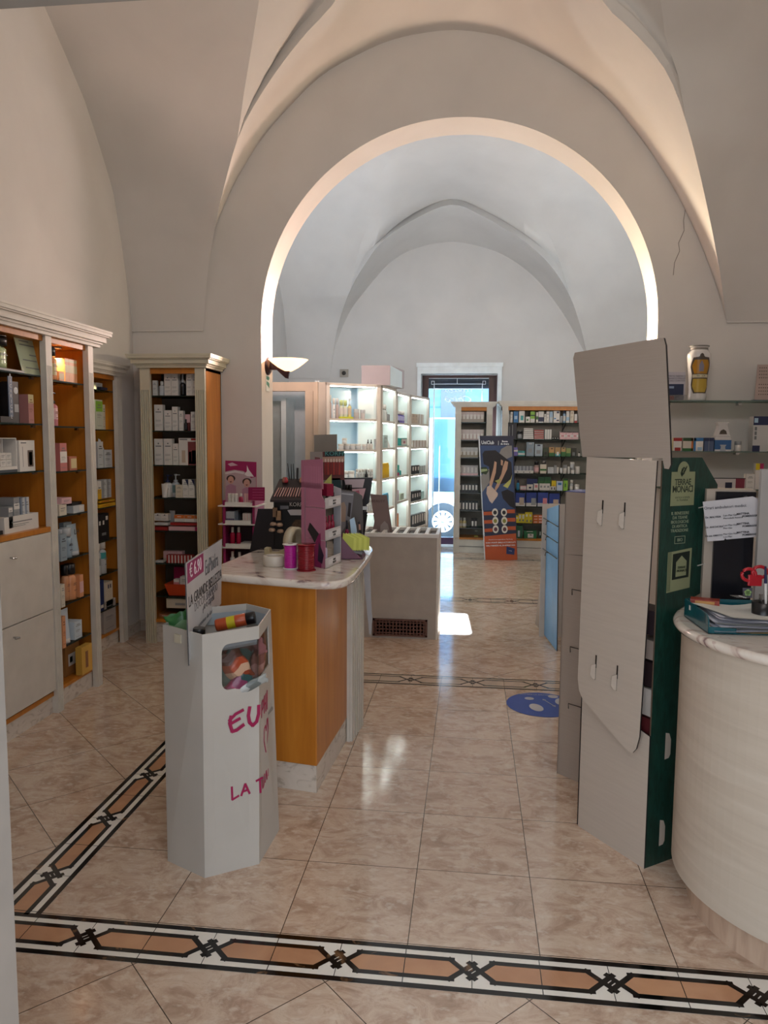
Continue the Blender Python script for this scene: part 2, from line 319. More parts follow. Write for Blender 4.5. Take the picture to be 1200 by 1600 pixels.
def vault(yw, Wp, Fl, apex, Fr, Rl, Rr, mat, step, rl_ext, rr_ext, n=60, sd=(.08, .03)):
    g = G(); W = crom([on_y(x, y, yw) for x, y in Wp], n); lp = [on_y(x, y, Y) for x, y, Y in Fl]; rp = [on_y(x, y, Y) for x, y, Y in Fr]
    Fc = crom([W[0]]+lp+apex+rp+[W[-1]], n)
    for i in range(n):                                                      # outer edge never behind the wall arch
        Fc[i].y = min(Fc[i].y, yw-.001)
    rows = [[W[i].lerp(Fc[i], t)+Vector((0, 0, .02*math.sin(math.pi*t))) for i in range(n)] for t in (0, .25, .5, .75, 1)]
    g.grid(rows, mat)
    jl, jr = lp[step[0]], rp[step[1]]
    il = min(range(n), key=lambda i: (Fc[i]-jl).length); ir = min(range(n), key=lambda i: (Fc[i]-jr).length)
    S0 = Fc[il:ir+1]; m = len(S0)
    S1 = []
    for i, p in enumerate(S0):                                              # the step: up and outward, fading at both ends
        q = math.sin(math.pi*i/(m-1)); q = min(1, q*2.2); c = Vector((AX, p.y, 2.2)); S1.append(p+(p-c).normalized()*sd[0]*q+Vector((0, sd[1]*q, 0)))
    g.grid([S0, S1], mat, False)
    L_ = [on_web(x, y, yw) for x, y in Rl]+[Vector(p) for p in rl_ext]; R_ = [on_web(x, y, yw) for x, y in Rr]+[Vector(p) for p in rr_ext]
    cl, cr = crom([S0[0]]+L_, 16), crom([S0[-1]]+R_, 16)
    zt = max(p.z for p in S1)
    base = [(p.z-(S1[0].z+(S1[-1].z-S1[0].z)*i/(m-1)))/max(1e-3, zt-.5*(S1[0].z+S1[-1].z)) for i, p in enumerate(S1)]
    rows = [S1]
    for k in range(1, 16):
        a, b = cl[k], cr[k]; top = zt+.10*min(1, k/6); row = []
        for i in range(m):
            s = i/(m-1); p = a.lerp(b, s); q = rows[0][i].lerp(p, 1) ; z = a.z+(b.z-a.z)*s+base[i]*(top-.5*(a.z+b.z))
            f = k/15; yy = a.y+(b.y-a.y)*s+(S1[i].y-S1[0].y-(S1[-1].y-S1[0].y)*s)*(1-f); row.append(Vector((p.x, yy, max(z, p.z))))
        rows.append(row)
    g.grid(rows, mat)
    # corner webs: barrels whose lines run parallel to the end wall
    for side, curve, xw in ((0, Fc[:il]+cl, XL), (1, Fc[:ir:-1]+cr, XR)):
        rws = []
        for p in curve:
            yl = yw-gz(p.z) if p.z < 4.5 and p.y > yw-2.2 else p.y
            rws.append([Vector((xw+(p.x-xw)*t, yl+(p.y-yl)*t*t, p.z)) for t in (0, .2, .4, .6, .8, 1)])
        p0 = rws[0][0]; g.grid(rws, mat)
        g.box(min(xw, curve[0].x), max(xw, curve[0].x), yw-.012, yw+.0, curve[0].z-.012, curve[0].z, mat)
    return g
g = vault(YA, [(318, 515), (322, 440), (333, 370), (345, 335), (365, 290), (400, 230), (440, 180), (500, 120), (560, 85), (620, 60), (700, 47), (760, 52), (800, 62), (850, 85), (900, 115), (950, 155), (1000, 215), (1050, 290), (1090, 370), (1120, 450), (1135, 502)],
          [(322, 450, 5.67), (333, 372, 5.58), (348, 300, 5.4), (372, 215, 5.23), (400, 160, 5.17), (440, 100, 5.1), (480, 50, 5.02), (525, 0, 4.92)],
          [Vector((-.55, 4.83, 4.68)), Vector((-.13, 4.78, 4.80)), Vector((.3, 4.74, 4.68))],
          [(940, 0, 4.75), (990, 50, 4.78), (1040, 110, 4.83), (1072, 190, 4.97), (1100, 300, 5.2), (1124, 420, 5.5)],
          [(385, 120), (405, 0)], [(1058, 110), (1030, 0)], PLASTER, (3, 3), [(-1.0, 4.0, 4.62), (-.85, 2.5, 4.75), (-.8, 1.0, 4.8)], [(.85, 4.0, 4.62), (.7, 2.5, 4.75), (.6, 1.0, 4.8)])
g.box(XL, XR, -1, 3.3, 4.95, 5.1, PLASTER); g.build('ceiling', kind='structure')
g = vault(YW, [(515, 590), (525, 540), (545, 490), (570, 455), (610, 410), (650, 388), (705, 378), (760, 388), (800, 406), (840, 438), (880, 490), (905, 535), (920, 565)],
          [(522, 540, 10.7), (532, 495, 10.5), (548, 452, 10.1), (572, 410, 9.8), (600, 375, 9.75), (650, 341, 9.75)],
          [on_y(707, 320, 9.75)],
          [(760, 341, 9.75), (820, 378, 9.75), (860, 415, 9.8), (890, 462, 10.1), (907, 510, 10.45), (915, 545, 10.65)],
          [(562, 385), (582, 330)], [(872, 400), (845, 330)], PLASTER2, (2, 3), [(-1.15, 8.9, 4.5), (-.8, 8.1, 4.72), (-1.3, 7.0, 4.5), (-1.9, 6.0, 3.9)], [(.85, 8.9, 4.5), (.5, 8.1, 4.72), (1.0, 7.0, 4.5), (1.6, 6.0, 3.9)], sd=(.10, .10))
g.box(XL, XR, YB, YW, 5.0, 5.1, PLASTER2)
g.build('ceiling', kind='structure')
# near doorway the photograph looks through
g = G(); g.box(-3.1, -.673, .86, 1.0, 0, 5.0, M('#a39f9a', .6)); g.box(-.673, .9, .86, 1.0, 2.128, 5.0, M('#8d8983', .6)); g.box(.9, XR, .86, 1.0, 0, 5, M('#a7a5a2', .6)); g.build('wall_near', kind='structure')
# baseboards
g = G(); g.box(XL, XL+.015, 5.41, YA, 0, .085, PLINTH); g.build('baseboard_left', kind='structure')
g = G(); g.box(XL+.015, AX-AR, YA-.015, YA, 0, .085, PLINTH); g.build('baseboard_arch', kind='structure')
# rear wall with the shop door
SX0, SX1 = on_y(657.5, 640, YW).x, on_y(776.5, 640, YW).x; OX0, OX1 = on_y(652, 620, YW).x, on_y(780, 620, YW).x
g = G(); g.box(-3, SX0, YW, YW+.45, -.2, 5.3, PLASTER2); g.box(SX1, 2.6, YW, YW+.45, -.2, 5.3, PLASTER2); g.box(SX0, SX1, YW, YW+.45, 2.47, 5.3, PLASTER2); g.build('wall_rear', kind='structure')
ST = M('#e9f3f8', .4)  # sky glow on the surround put into its pale bluish colour
g = G(); g.box(OX0, SX0, YW-.03, YW+.12, 0, 2.47, ST); g.box(SX1, OX1+.03, YW-.03, YW+.12, 0, 2.47, ST); g.box(OX0, OX1+.03, YW-.03, YW+.12, 2.47, 2.61, ST); g.box(OX0-.015, OX1+.045, YW-.05, YW-.03, 2.565, 2.62, ST)
g.build('trim_1', kind='structure')
g = G(); g.box(SX0-.1, SX1+.1, YW+.02, YW+.55, -.2, .012, M('#d8dde0', .3)); g.build('trim_2', kind='structure')
YD = 11.0; DW = ramp_mat('dark_door_wood', [(.3, '#2b1416'), (.7, '#3a1d20')], .35, (6, 6, .8), 3, 4, .5)
GX0, GX1 = on_y(669.5, 640, YD).x, on_y(763, 640, YD).x; ZG = on_y(700, 591, YD).z
door = thing('door_1', 'dark wooden glazed shop door in white surround on the rear wall', 'door', ((GX0+GX1)/2, YD, 0)); door['kind'] = 'structure'
def dl(g): g.v = [(x-(GX0+GX1)/2, y-YD, z) for x, y, z in g.v]; return g
g = G(); g.box(SX0-.03, GX0, YD-.03, YD+.04, .02, ZG+.1, DW); g.box(GX1, SX1+.03, YD-.03, YD+.04, .02, ZG+.1, DW); g.box(GX0, GX1, YD-.03, YD+.04, ZG, ZG+.1, DW); g.box(GX0, GX1, YD-.03, YD+.04, .02, .12, M('#5b3a58', .35))  # bottom rail: purple reflection on the dark wood put into its colour
dl(g).build('door_frame', door)
g = G(); g.box(GX0, GX1, YD-.004, YD+.004, .12, ZG, DOORG); dl(g).build('pane', door)
ETCH = M('#e9f4fb', .5, emit=0)
g = G(); q0, q1 = on_y(674, 597, YD), on_y(758.5, 597, YD)
def bar(g, x0, x1, z0, z1): g.box(x0, x1, YD-.008, YD-.0045, z0, z1, ETCH)
for xa in (on_y(674, 600, YD).x, on_y(754, 600, YD).x):                      # little corner squares
    xb = xa+.045; za, zb = on_y(676, 601, YD).z, on_y(676, 596, YD).z
    bar(g, xa, xb, za, za+.006); bar(g, xa, xb, zb, zb+.006); bar(g, xa, xa+.006, za, zb); bar(g, xb-.006, xb, za, zb)
zl = on_y(700, 600.5, YD).z; bar(g, on_y(678, 600, YD).x, on_y(755, 600, YD).x, zl, zl+.006); bar(g, on_y(714, 600, YD).x, on_y(714, 600, YD).x+.006, zl, ZG)
for px in (678.3, 753.3):
    xa = on_y(px, 620, YD).x; g.slab([(xa-.004, YD-.008, zl), (xa+.004, YD-.008, zl), (xa+.011, YD-.008, zl-.18), (xa+.011, YD-.008, .4), (xa-.011, YD-.008, .4), (xa-.011, YD-.008, zl-.18)], (0, .003, 0), ETCH)
bar(g, GX0, GX1, ZG-.006, ZG); dl(g).build('etched_frame', door)
p = on_y(716, 611.5, YD-.01); mw = Matrix.Translation((p.x-(GX0+GX1)/2, -.01, p.z)) @ Matrix(((-1, 0, 0, 0), (0, 0, 1, 0), (0, 1, 0, 0), (0, 0, 0, 1)))
letters('FARMACIA', .062, ETCH, door, mw, spacing=1.5)
p = on_y(718, 624, YD-.01); mw = Matrix.Translation((p.x-(GX0+GX1)/2, -.01, p.z)) @ Matrix(((-1, 0, 0, 0), (0, 0, 1, 0), (0, 1, 0, 0), (0, 0, 0, 1)))
letters('Chirò', .13, ETCH, door, mw, shear=.45, sx=1.3)
# translucent pale poster hung against the lower glass
tm = bpy.data.materials.new('translucent_film'); tm.use_nodes = True; nn = tm.node_tree.nodes; ll = tm.node_tree.links; nn.remove(nn['Principled BSDF'])
d1 = nn.new('ShaderNodeBsdfDiffuse'); d1.inputs[0].default_value = lin('#a3c0d4'); d2 = nn.new('ShaderNodeBsdfTranslucent'); d2.inputs[0].default_value = lin('#8db4cc'); mx = nn.new('ShaderNodeMixShader'); mx.inputs[0].default_value = .25
ll.new(d1.outputs[0], mx.inputs[1]); ll.new(d2.outputs[0], mx.inputs[2]); ll.new(mx.outputs[0], nn['Material Output'].inputs[0])
a, b = on_y(677, 655, YD+.03), on_y(718, 768, YD+.03)
g = G(); g.box(a.x, b.x, YD+.03, YD+.036, b.z, a.z, tm); ft = M('#33424e', .4)
g.box(a.x-.008, a.x, YD+.028, YD+.038, b.z, a.z, ft); g.box(a.x, b.x, YD+.028, YD+.038, b.z-.008, b.z, ft); g.box(a.x-.01, b.x, YD+.026, YD+.04, a.z, a.z+.025, ETCH)
g.build('hanging_panel', label='pale blue translucent panel with white top rail hung behind the shop door glass', cat='panel')
# ------------------------------------------------------------------ outside: street, shutter box, house opposite, parked van
g = G(); g.box(-9, 9, YW+.5, 26, -.3, -.2, ramp_mat('street_stone', [(.3, '#b7b4ae'), (.7, '#cfccc6')], .8, (1, 1, 1), 6, 5, .5)); g.build('floor', kind='structure')
g = G(); zs = on_y(700, 607, YD+.2).z; g.box(SX0-.05, SX1+.05, YD+.2, YD+.38, zs, 2.9, M('#22262c', .5))
for k in range(3): g.box(SX0-.05, SX1+.05, YD+.19, YD+.2, zs+.02+.05*k, zs+.03+.05*k, M('#3a3f46', .5))
g.build('trim_3', kind='structure')
g = G(); HB = ramp_mat('house_front', [(.3, '#6fa9c8'), (.7, '#8cbcd6')], .8, (1, 1, 3), 3, 4, .5)
g.box(-6, 6, 22, 22.4, -.2, 5.2, HB)
for k in range(9): g.box(-6, 6, 21.96, 22, .8+.55*k, .84+.55*k, M('#5a93b5', .8))
for x in (-4.5, -2.6, -.9, .9, 2.8): g.box(x, x+.7, 21.94, 22, 1.3, 3.0, M('#39627e', .3)); g.box(x-.06, x+.76, 21.9, 21.95, 3.0, 3.1, M('#a9cadb', .7))
g.build('house_front', label='blue shaded house front across the street beyond the shop door', cat='building')
van = thing('van', 'pale blue parked van with white multi-spoke wheel seen through the shop door', 'van', (0, 13.2, -.2))
g = G(); VB = M('#7fb3d9', .35, coat=.5); out = [(-3.6, .35), (1.6, .35), (1.75, .6), (1.75, 1.0), (1.2, 1.25), (.75, 1.95), (.2, 2.12), (-3.5, 2.12), (-3.62, 1.9)]
g.slab([(x, 0, z) for x, z in out], (0, 1.8, 0), VB); g.build('van_body', van, bevel=.03)
g = G(); g.box(-3.6, 1.7, -.02, .0, .48, .72, M('#e6ecf0', .3)); g.build('side_moulding', van)
g = G(); g.slab([(.1, -.01, 1.25), (1.05, -.01, 1.25), (.68, -.01, 1.85), (.1, -.01, 1.85)], (0, .02, 0), M('#24343f', .1)); g.build('side_window', van)
wx = on_y(692, 820, 13.15).x
for x in (wx, wx-2.9 if wx > -1 else wx+2.3):
    wh = thing('wheel', None, None, (x, -.02, .32)); wh.parent = van
    tr = Matrix.Rotation(math.pi/2, 4, 'X'); g = G(); g.lathe([(.18, -.08), (.31, -.08), (.325, -.05), (.325, .05), (.31, .08), (.18, .08)], M('#20303c', .8), 28, tr=tr); g.build('tyre', wh)
    g = G(); hc = M('#eef2f4', .3); g.lathe([(.0, .085), (.19, .08), (.2, .07), (.2, .06), (0, .06)], hc, 28, tr=tr)
    for k in range(10):
        a = 2*math.pi*k/10; c, s = math.cos(a), math.sin(a); r0, r1, w_ = .09, .165, .018
        g.slab([(c*r0-s*.006, -.088, s*r0+c*.006), (c*r0+s*.006, -.088, s*r0-c*.006), (c*r1+s*w_, -.088, s*r1-c*w_), (c*r1-s*w_, -.088, s*r1+c*w_)], (0, .002, 0), M('#1f3a4c', .5))
    g.lathe([(0, .094), (.03, .092), (.035, .085)], M('#7a8c98', .3), 12, tr=tr); g.build('hubcap', wh)
# ================================================================== FURNITURE
def cornice(g, x0, x1, y0, y1, z0, m, out=.07, ends=(1, 1), h=.1):
    """classical cornice: stepped profile around the front (y0) and the two ends"""
    for a, b, o in ((0, .18, .25), (.18, .3, .4), (.3, .62, .62), (.62, .7, .8), (.7, .88, .95), (.88, 1, 1)):
        oo = out*o; g.box(x0-oo*ends[0], x1+oo*ends[1], y0-oo, y1, z0+h*a, z0+h*b, m)
def pilaster(g, x0, x1, y0, y1, z0, z1, m, flute_top=.16):
    g.box(x0, x1, y0+.010, y1, z0, z1, m); w = x1-x0; n = 4
    g.box(x0, x1, y0, y0+.010, z1-flute_top, z1, m)
    for k in range(n+1):                       # fillets between flutes
        c = x0+w*(.06+.88*k/n); g.box(c-w*.06, c+w*.06, y0, y0+.010, z0, z1-flute_top, m)
# ---- left wall unit : local x runs away from the camera (+Y), local y into the wall (-X)
UL = thing('wall_cabinet', 'long honey wood wall cabinet with white fluted pilasters along the left wall', 'cabinet', (-2.295, 3.88, 0), math.pi/2)
def LU(Y): return Y-3.88
g = G(); D = .34
def part(parent, name, *boxes):
    for b in boxes: G().box(*b).build(name, parent)
part(UL, 'back_panel', (LU(2.6), LU(4.40), D-.012, D, .1, 2.1, WOODD)); part(UL, 'top_panel', (LU(2.6), LU(4.40), .012, D, 2.07, 2.10, WOODD))
part(UL, 'side_panel', *[(LU(y), LU(y)+.02, .02, D, .0, 2.09, WOODD) for y in (2.6, 3.90, 4.36)])
part(UL, 'wooden_shelf', (LU(2.6), LU(3.90), .004, D, 1.035, 1.062, WOOD), (LU(2.6), LU(3.90), .02, D, .1, .125, WOOD), (LU(3.92), LU(4.36), .03, D, .10, .12, WOOD))
g = G(); g.box(LU(2.6), LU(3.88), .03, D, 0, .1, PLINTH); g.box(LU(3.95), LU(4.34), .035, D, 0, .1, PLINTH); g.build('plinth', UL)
g = G(); cornice(g, LU(2.6), LU(4.44), 0, D, 2.10, CREAMW, .075, (0, 1)); g.build('cornice', UL)
for y in (3.88, 4.335): g = G(); pilaster(g, LU(y), LU(y)+.058, -.005, .03, 0, 2.10, CREAMW); g.build('pilaster', UL)
for z0, z1 in ((.14, .598), (.603, 1.032)):
    dr = G().box(LU(2.62), LU(3.872), 0, .02, z0, z1, OFFW).build('door', UL, bevel=.002)
    kz = z1-.085 if z0 > .5 else z1-.06
    for ky in (3.50,): k = G(); k.tube([(LU(ky), 0, kz), (LU(ky), -.03, kz)], .005, CHROME); k.tube([(LU(ky)-.03, -.03, kz+.003), (LU(ky)+.0, -.032, kz)], .006, CHROME); k.build('handle', dr)
CLIP = CHROME
for zs, y0, y1 in [(z, 2.63, 3.885) for z in (1.885, 1.625, 1.372)]+[(z, 3.93, 4.34) for z in (1.872, 1.616, 1.358, 1.103, .848, .587, .344)]:
    g = G(); g.box(LU(y0), LU(y1), .032, D-.015, zs-.008, zs, SHELFG); g.box(LU(y0), LU(y1), .0315, .0325, zs-.008, zs, GLASSE); g.build('shelf', UL)
    c = G(); c.box(LU(y1)-.03, LU(y1)-.005, .07, .085, zs-.022, zs-.008, CLIP); c.build('shelf_clip', UL)
for y in (3.62, 4.14):
    g = G(); g.lathe([(.035, 2.066), (.035, 2.058), (.028, 2.056)], CHROME, 20, LU(y), .09); g.lathe([(0, 2.0565), (.026, 2.0565)], M('#ffd690', .4, emit=2.5), 16, LU(y), .09); g.build('downlight', UL)
    light('cabinet_downlight', 'SPOT', (-2.385, y, 2.05), 9, (1, .76, .36), .02, aim=(-.45, .1, -1), angle=2.4)
# ---- cabinet in the niche
UN = thing('niche_cabinet', 'narrow honey wood shelf cabinet set in the wall niche at the far left', 'cabinet', (-2.60, 4.47, 0), math.pi/2)
W_ = 5.40-4.47; g = G(); D2 = .36
part(UN, 'back_panel', (0, W_, D2-.012, D2, .1, 2.0, WOODD)); part(UN, 'top_panel', (0, W_, .02, D2, 1.97, 2.0, WOODD)); part(UN, 'side_panel', (.0, .02, .02, D2, 0, 2.0, WOODD), (W_-.04, W_-.02, .02, D2, 0, 2.0, WOODD)); part(UN, 'wooden_shelf', (0, W_, .03, D2, .10, .12, WOOD))
g = G(); g.box(.02, W_-.06, .045, D2, 0, .1, PLINTH); g.build('plinth', UN)
g = G(); cornice(g, .0, W_, 0, .03, 2.0, CREAMW, .05, (0, 1), .085); g.build('cornice', UN)
g = G(); pilaster(g, W_-.075, W_, -.004, .03, 0, 2.0, CREAMW); g.build('pilaster', UN)
for zs in (1.889, 1.608, 1.334, 1.048, .806, .563, .30):
    g = G(); g.box(.02, W_-.05, .030, D2-.015, zs-.008, zs, SHELFG); g.box(.02, W_-.05, .0295, .0305, zs-.008, zs, GLASSE); g.build('shelf', UN)
light('niche_downlight', 'SPOT', (-2.72, 5.05, 1.95), 8.0, (1, .76, .36), .02, aim=(0, .05, -1), angle=2.3)
# ---- tall freestanding cabinet against the arch wall
XT0, XT1, YT = on_y(218, 574, 5.34).x, on_y(319.5, 574, 5.34).x, 5.34
UT = thing('tall_cabinet', 'tall narrow honey wood cabinet with cream fluted pilasters against the arch wall', 'cabinet', (XT0, YT, 0)); wt = XT1-XT0; DT = YA-YT-.005; zt = 2.06
part(UT, 'side_panel', (.0, .02, .02, DT, 0, zt, WOODD), (wt-.02, wt, .02, DT, 0, zt, WOOD)); part(UT, 'top_panel', (0, wt, .02, DT, zt-.02, zt, WOODD)); part(UT, 'back_panel', (0, wt, DT-.012, DT, .1, zt, M('#5c5045', .7))); part(UT, 'wooden_shelf', (0, wt, .02, DT, .16, .185, WOOD))
g = G(); g.box(.06, wt-.03, .04, DT, 0, .16, PLINTH); g.build('plinth', UT)
g = G(); cornice(g, 0, wt, 0, DT, zt, CREAM, .075, (1, 1), .095); g.build('cornice', UT)
for x in (0, wt-.075): g = G(); pilaster(g, x, x+.075, 0, .03, 0, zt, CREAM); g.build('pilaster', UT)
g = G(); g.box(.075, wt-.075, .012, .03, zt-.04, zt, WOOD); g.build('top_rail', UT)
for zs in (1.863, 1.605, 1.349, 1.105, .855, .607, .357):
    g = G(); g.box(.02, wt-.02, .045, DT-.015, zs-.008, zs, SHELFG); g.box(.07, wt-.07, .044, .046, zs-.008, zs, GLASSE); g.build('shelf', UT)
# ---- island counter
IS = thing('counter', 'honey wood counter with veined marble top in the middle of the floor', 'counter', (-.85, 3.6, 0))
def isl(pts): return [(x+.85, y-3.6) for x, y in pts]
body = isl([(-1.10, 3.20), (-.648, 3.118), (-.612, 3.70), (-.585, 3.95), (-.62, 4.12), (-.95, 4.15), (-1.09, 4.02), (-1.13, 3.6)])
def shrink(p, k, c=(0, 0)): return [(c[0]+(x-c[0])*k, c[1]+(y-c[1])*k) for x, y in p]
G().prism(body, .125, .935, WOOD).build('wooden_body', IS, bevel=.004)
G().prism(shrink(body, .985), 0, .125, PLINTH).build('plinth', IS)
g = G(); a, b = Vector(isl([(-.612, 3.70)])[0]), Vector(isl([(-.585, 3.95)])[0]); n_ = Vector(((b-a).y, -(b-a).x)).normalized()
g.prism([a, a+n_*.016, b+n_*.016, b], .0, .935, OFFW)
for k in range(6):
    c = a.lerp(b, .08+.168*k); d = (b-a).normalized()*.012; g.prism([c-d+n_*.016, c-d+n_*.028, c+d+n_*.028, c+d+n_*.016], .0, .935, OFFW)
g.build('pilaster', IS)
top = [(-1.16, 3.25), (-1.12, 3.14), (-1.0, 3.085), (-.80, 3.035), (-.62, 2.998), (-.555, 3.01), (-.515, 3.06), (-.497, 3.16), (-.494, 3.31), (-.497, 3.6), (-.505, 3.85), (-.535, 4.06), (-.60, 4.2), (-.75, 4.28), (-.95, 4.26), (-1.07, 4.12), (-1.12, 3.8), (-1.145, 3.5)]
TT = crom([Vector((x, y, 0)) for x, y in isl(top)]+[Vector((*isl(top)[0], 0))], 72)[:-1]; g = G(); cc = Vector((0, 0, 0))
rows = []
for ins, z in ((.02, .935), (.004, .938), (0, .946), (0, .962), (.004, .968), (.012, .97)): rows.append([(p.x*(1-ins/.5), p.y*(1-ins/.5), z) for p in TT])
g.grid(rows, MARBLE, True, True); g.face(rows[0][::-1], MARBLE); g.face(rows[-1], MARBLE); g.build('marble_top', IS)
# ---- low white display unit with slotted top
LG = thing('low_display_unit', 'low pale display unit with slotted white top and wooden floor grille', 'display unit', (-.8, 5.745, 0))
g = G(); x0, x1 = -.55, .562; D3 = .44; H3 = .80
g.box(x0, x1-.012, 0, D3, 0, H3, M('#a59b90', .55)); g.build('body', LG)
g = G(); g.box(x1-.012, x1+.002, -.004, D3, 0, H3, CREAMW); g.build('side_panel', LG)
g = G(); g.box(x0, x1+.004, -.006, .03, H3, H3+.028, WHITE); g.box(x0, x1+.004, D3-.03, D3, H3, H3+.028, WHITE); g.box(x0, x1+.004, .03, D3-.03, H3, H3+.004, M('#3a322c', .6))
for k in range(14):
    xa = x1+.004-.085*k; g.box(xa-.028, xa, .03, D3-.03, H3, H3+.028, WHITE)
g.build('slotted_top', LG)
g = G(); GW = M('#5f3a2c', .5); gx0, gx1, gz0, gz1 = .055, .485, .018, .155
g.box(gx0, gx1, -.012, .004, gz0, gz0+.014, GW); g.box(gx0, gx1, -.012, .004, gz1-.014, gz1, GW); g.box(gx0, gx0+.016, -.012, .004, gz0, gz1, GW); g.box(gx1-.016, gx1, -.012, .004, gz0, gz1, GW); g.box(gx0, gx1, .0, .003, gz0, gz1, M('#120b08', .8))
for k in range(1, 16): xx = gx0+(gx1-gx0)*k/16; g.box(xx-.005, xx+.005, -.009, .0, gz0, gz1, GW)
for k in range(1, 5): zz = gz0+(gz1-gz0)*k/5; g.box(gx0, gx1, -.011, -.002, zz-.004, zz+.004, GW)
g.build('grille', LG)
# ---- back-lit white shelf bank along the left of the rear room
SB = thing('shelf_bank', 'tall curved bank of white illuminated shelves along the left of the rear room', 'shelving', (-1.0, 8.0, 0)); SB0 = Vector((-1.0, 8.0, 0))
LEDM = M('#f4fffb', .5, emit=14, var=0); SW = M('#c9c2ba', .4); SI = M('#dfe9e6', .3, var=.02); SBK = M('#bcd6e6', .15, var=.02)
BAYS = [((-1.34, 7.0), (-.905, 7.27), .28, (1.745, 1.45, 1.165, .85, .5)), ((-.875, 7.34), (-.80, 7.9), .24, (1.735, 1.465, 1.16, .85, .5)), ((-.80, 8.08), (-.715, 8.65), .26, (1.73, 1.48, 1.15, .87, .55)), ((-.70, 8.68), (-.535, 9.35), .26, (1.735, 1.46, 1.14, .82, .5))]
PB = []
for bi, (A_, B_, dp, zs) in enumerate(BAYS):
    pl = Plane(A_, (B_[0]-A_[0], B_[1]-A_[1])); L_ = (Vector(B_)-Vector(A_)).length; PB.append(pl); H = 2.075 if bi < 2 else 2.06
    def q(u, b, z): p = pl.w(u, b, z)-SB0; return (p.x, p.y, z)
    def bx(g, u0, u1, b0, b1, z0, z1, m): g.slab([q(u0, b0, z0), q(u1, b0, z0), q(u1, b0, z1), q(u0, b0, z1)], -pl.n*(b1-b0), m)
    g = G(); bx(g, 0, L_, dp, dp+.012, 0, H, SBK); g.build('back_panel', SB)
    for nm_, *bb in (('side_panel', L_-.002, L_+.0, .004, dp, 0, H, SI), ('side_panel', -.002, 0, .004, dp, 0, H, SI), ('stile', -.02, .012, -.008, .02, 0, H, SW), ('stile', L_-.012, L_+.025, -.008, .02, 0, H, SW), ('top_panel', -.02, L_+.025, -.008, dp, H-.025, H, SW), ('plinth', 0, L_, 0, dp, 0, .12, SW)): g = G(); bx(g, *bb); g.build(nm_, SB)
    for z in zs:
        g = G(); bx(g, 0, L_, .0, dp, z-.022, z, SW); g.build('shelf', SB)
    for z in (H-.026,)+tuple(zs[:4]):
        zz = z if z > 2 else z-.023
        g = G(); bx(g, .03, L_-.03, .02, .034, zz-.006, zz, LEDM); g.build('light_strip', SB)
# ---- pale wooden doorway with a small side room left of the bank
YP = 7.0
TAN = M('#bcaa97', .6); x_a, x_b, x_c, x_d = -2.63, on_y(477, 700, YP).x, on_y(497, 700, YP).x, on_y(512, 700, YP).x-.0
zl0, zl1 = on_y(450, 611, YP).z, on_y(450, 597, YP).z
g = G(); g.box(x_a, x_c, YP, YP+.08, zl0, zl1, TAN); g.box(x_b, x_b+.075, YP, YP+.08, 0, zl0, TAN); g.box(x_b+.08, x_c, YP-.012, YP+.08, 0, zl1, TAN); g.box(x_c, x_d, YP+.01, YP+.06, 0, 2.08, M('#b9b0a4', .6)); g.box(x_a, x_a+.08, YP, YP+.08, 0, zl0, TAN)
g.build('door_2', kind='structure')
g = G(); PG = M('#c4ccd0', .8); g.box(x_a, x_b+.3, 7.72, 7.76, 0, 2.06, PG); g.box(on_y(449, 700, 7.6).x, on_y(449, 700, 7.6).x+.05, 7.35, 7.72, 0, 1.95, M('#cdd6d8', .8)); g.box(x_a, on_y(449, 700, 7.6).x, 7.55, 7.6, 0, 1.93, M('#99a09e', .8)); g.box(x_b+.08, x_b+.12, YP+.08, 7.72, 0, 2.1, PG); g.build('wall_side_room', kind='structure')
# ---- narrow white cabinet and wide white cabinet on the rear wall
YR = 10.30
def white_cab(name, label, xa, xb, zs, ztop, back, right_pil=True, lamp=False):
    t = thing(name, label, 'cabinet', (xa, YR, 0)); w = xb-xa; D = .36; WI = M('#8f8b84', .6)
    part(t, 'side_panel', (0, .02, .02, D, 0, ztop, CREAMW), (w-.02, w, .02, D, 0, ztop, CREAMW)); part(t, 'back_panel', (0, w, D-.012, D, .15, ztop, WI)); part(t, 'top_rail', (0, w, .01, D, ztop-.05, ztop, WOODD)); part(t, 'wooden_shelf', (.02, w-.02, .01, D, .185, .21, WOOD))
    g = G(); g.box(.02, w-.02, .02, D, 0, .185, M('#cfcbc2', .5)); g.box(.02, w-.02, .014, .02, .085, .09, DARK); g.build('plinth', t)
    g = G(); cornice(g, 0, w, 0, D, ztop, CREAMW, .06, (1, 1), .07); g.build('cornice', t)
    for x in (0,)+((w-.08,) if right_pil else ()): g = G(); pilaster(g, x, x+.08, 0, .03, 0, ztop, CREAMW, .1); g.build('pilaster', t)
    for z in zs: g = G(); g.box(.02, w-.02, .05, D-.02, z-.008, z, SHELFG); g.box(.08, w-.06, .049, .051, z-.009, z, GLASSE); g.build('shelf', t)
    return t
nx0, nx1 = on_y(711.5, 640, YR).x, on_y(770, 640, YR).x
ZN = [on_y(735, y, YR+.05).z for y in (659.6, 687.4, 715, 743, 770, 797.5, 825)]
CN = white_cab('narrow_cabinet', 'narrow white shelf cabinet standing in front of the shop door', nx0, nx1, ZN, on_y(735, 636, YR).z, 0)
wx0 = on_y(785, 640, YR).x
ZR = [on_y(840, y, YR+.05).z for y in (660.4, 686.3, 712.7, 739.8, 766.2, 791.6, 817.9)]
CR = white_cab('wide_cabinet', 'wide white shelf cabinet full of packages right of the shop door', wx0, 2.25, ZR, on_y(840, 635, YR).z, 0)
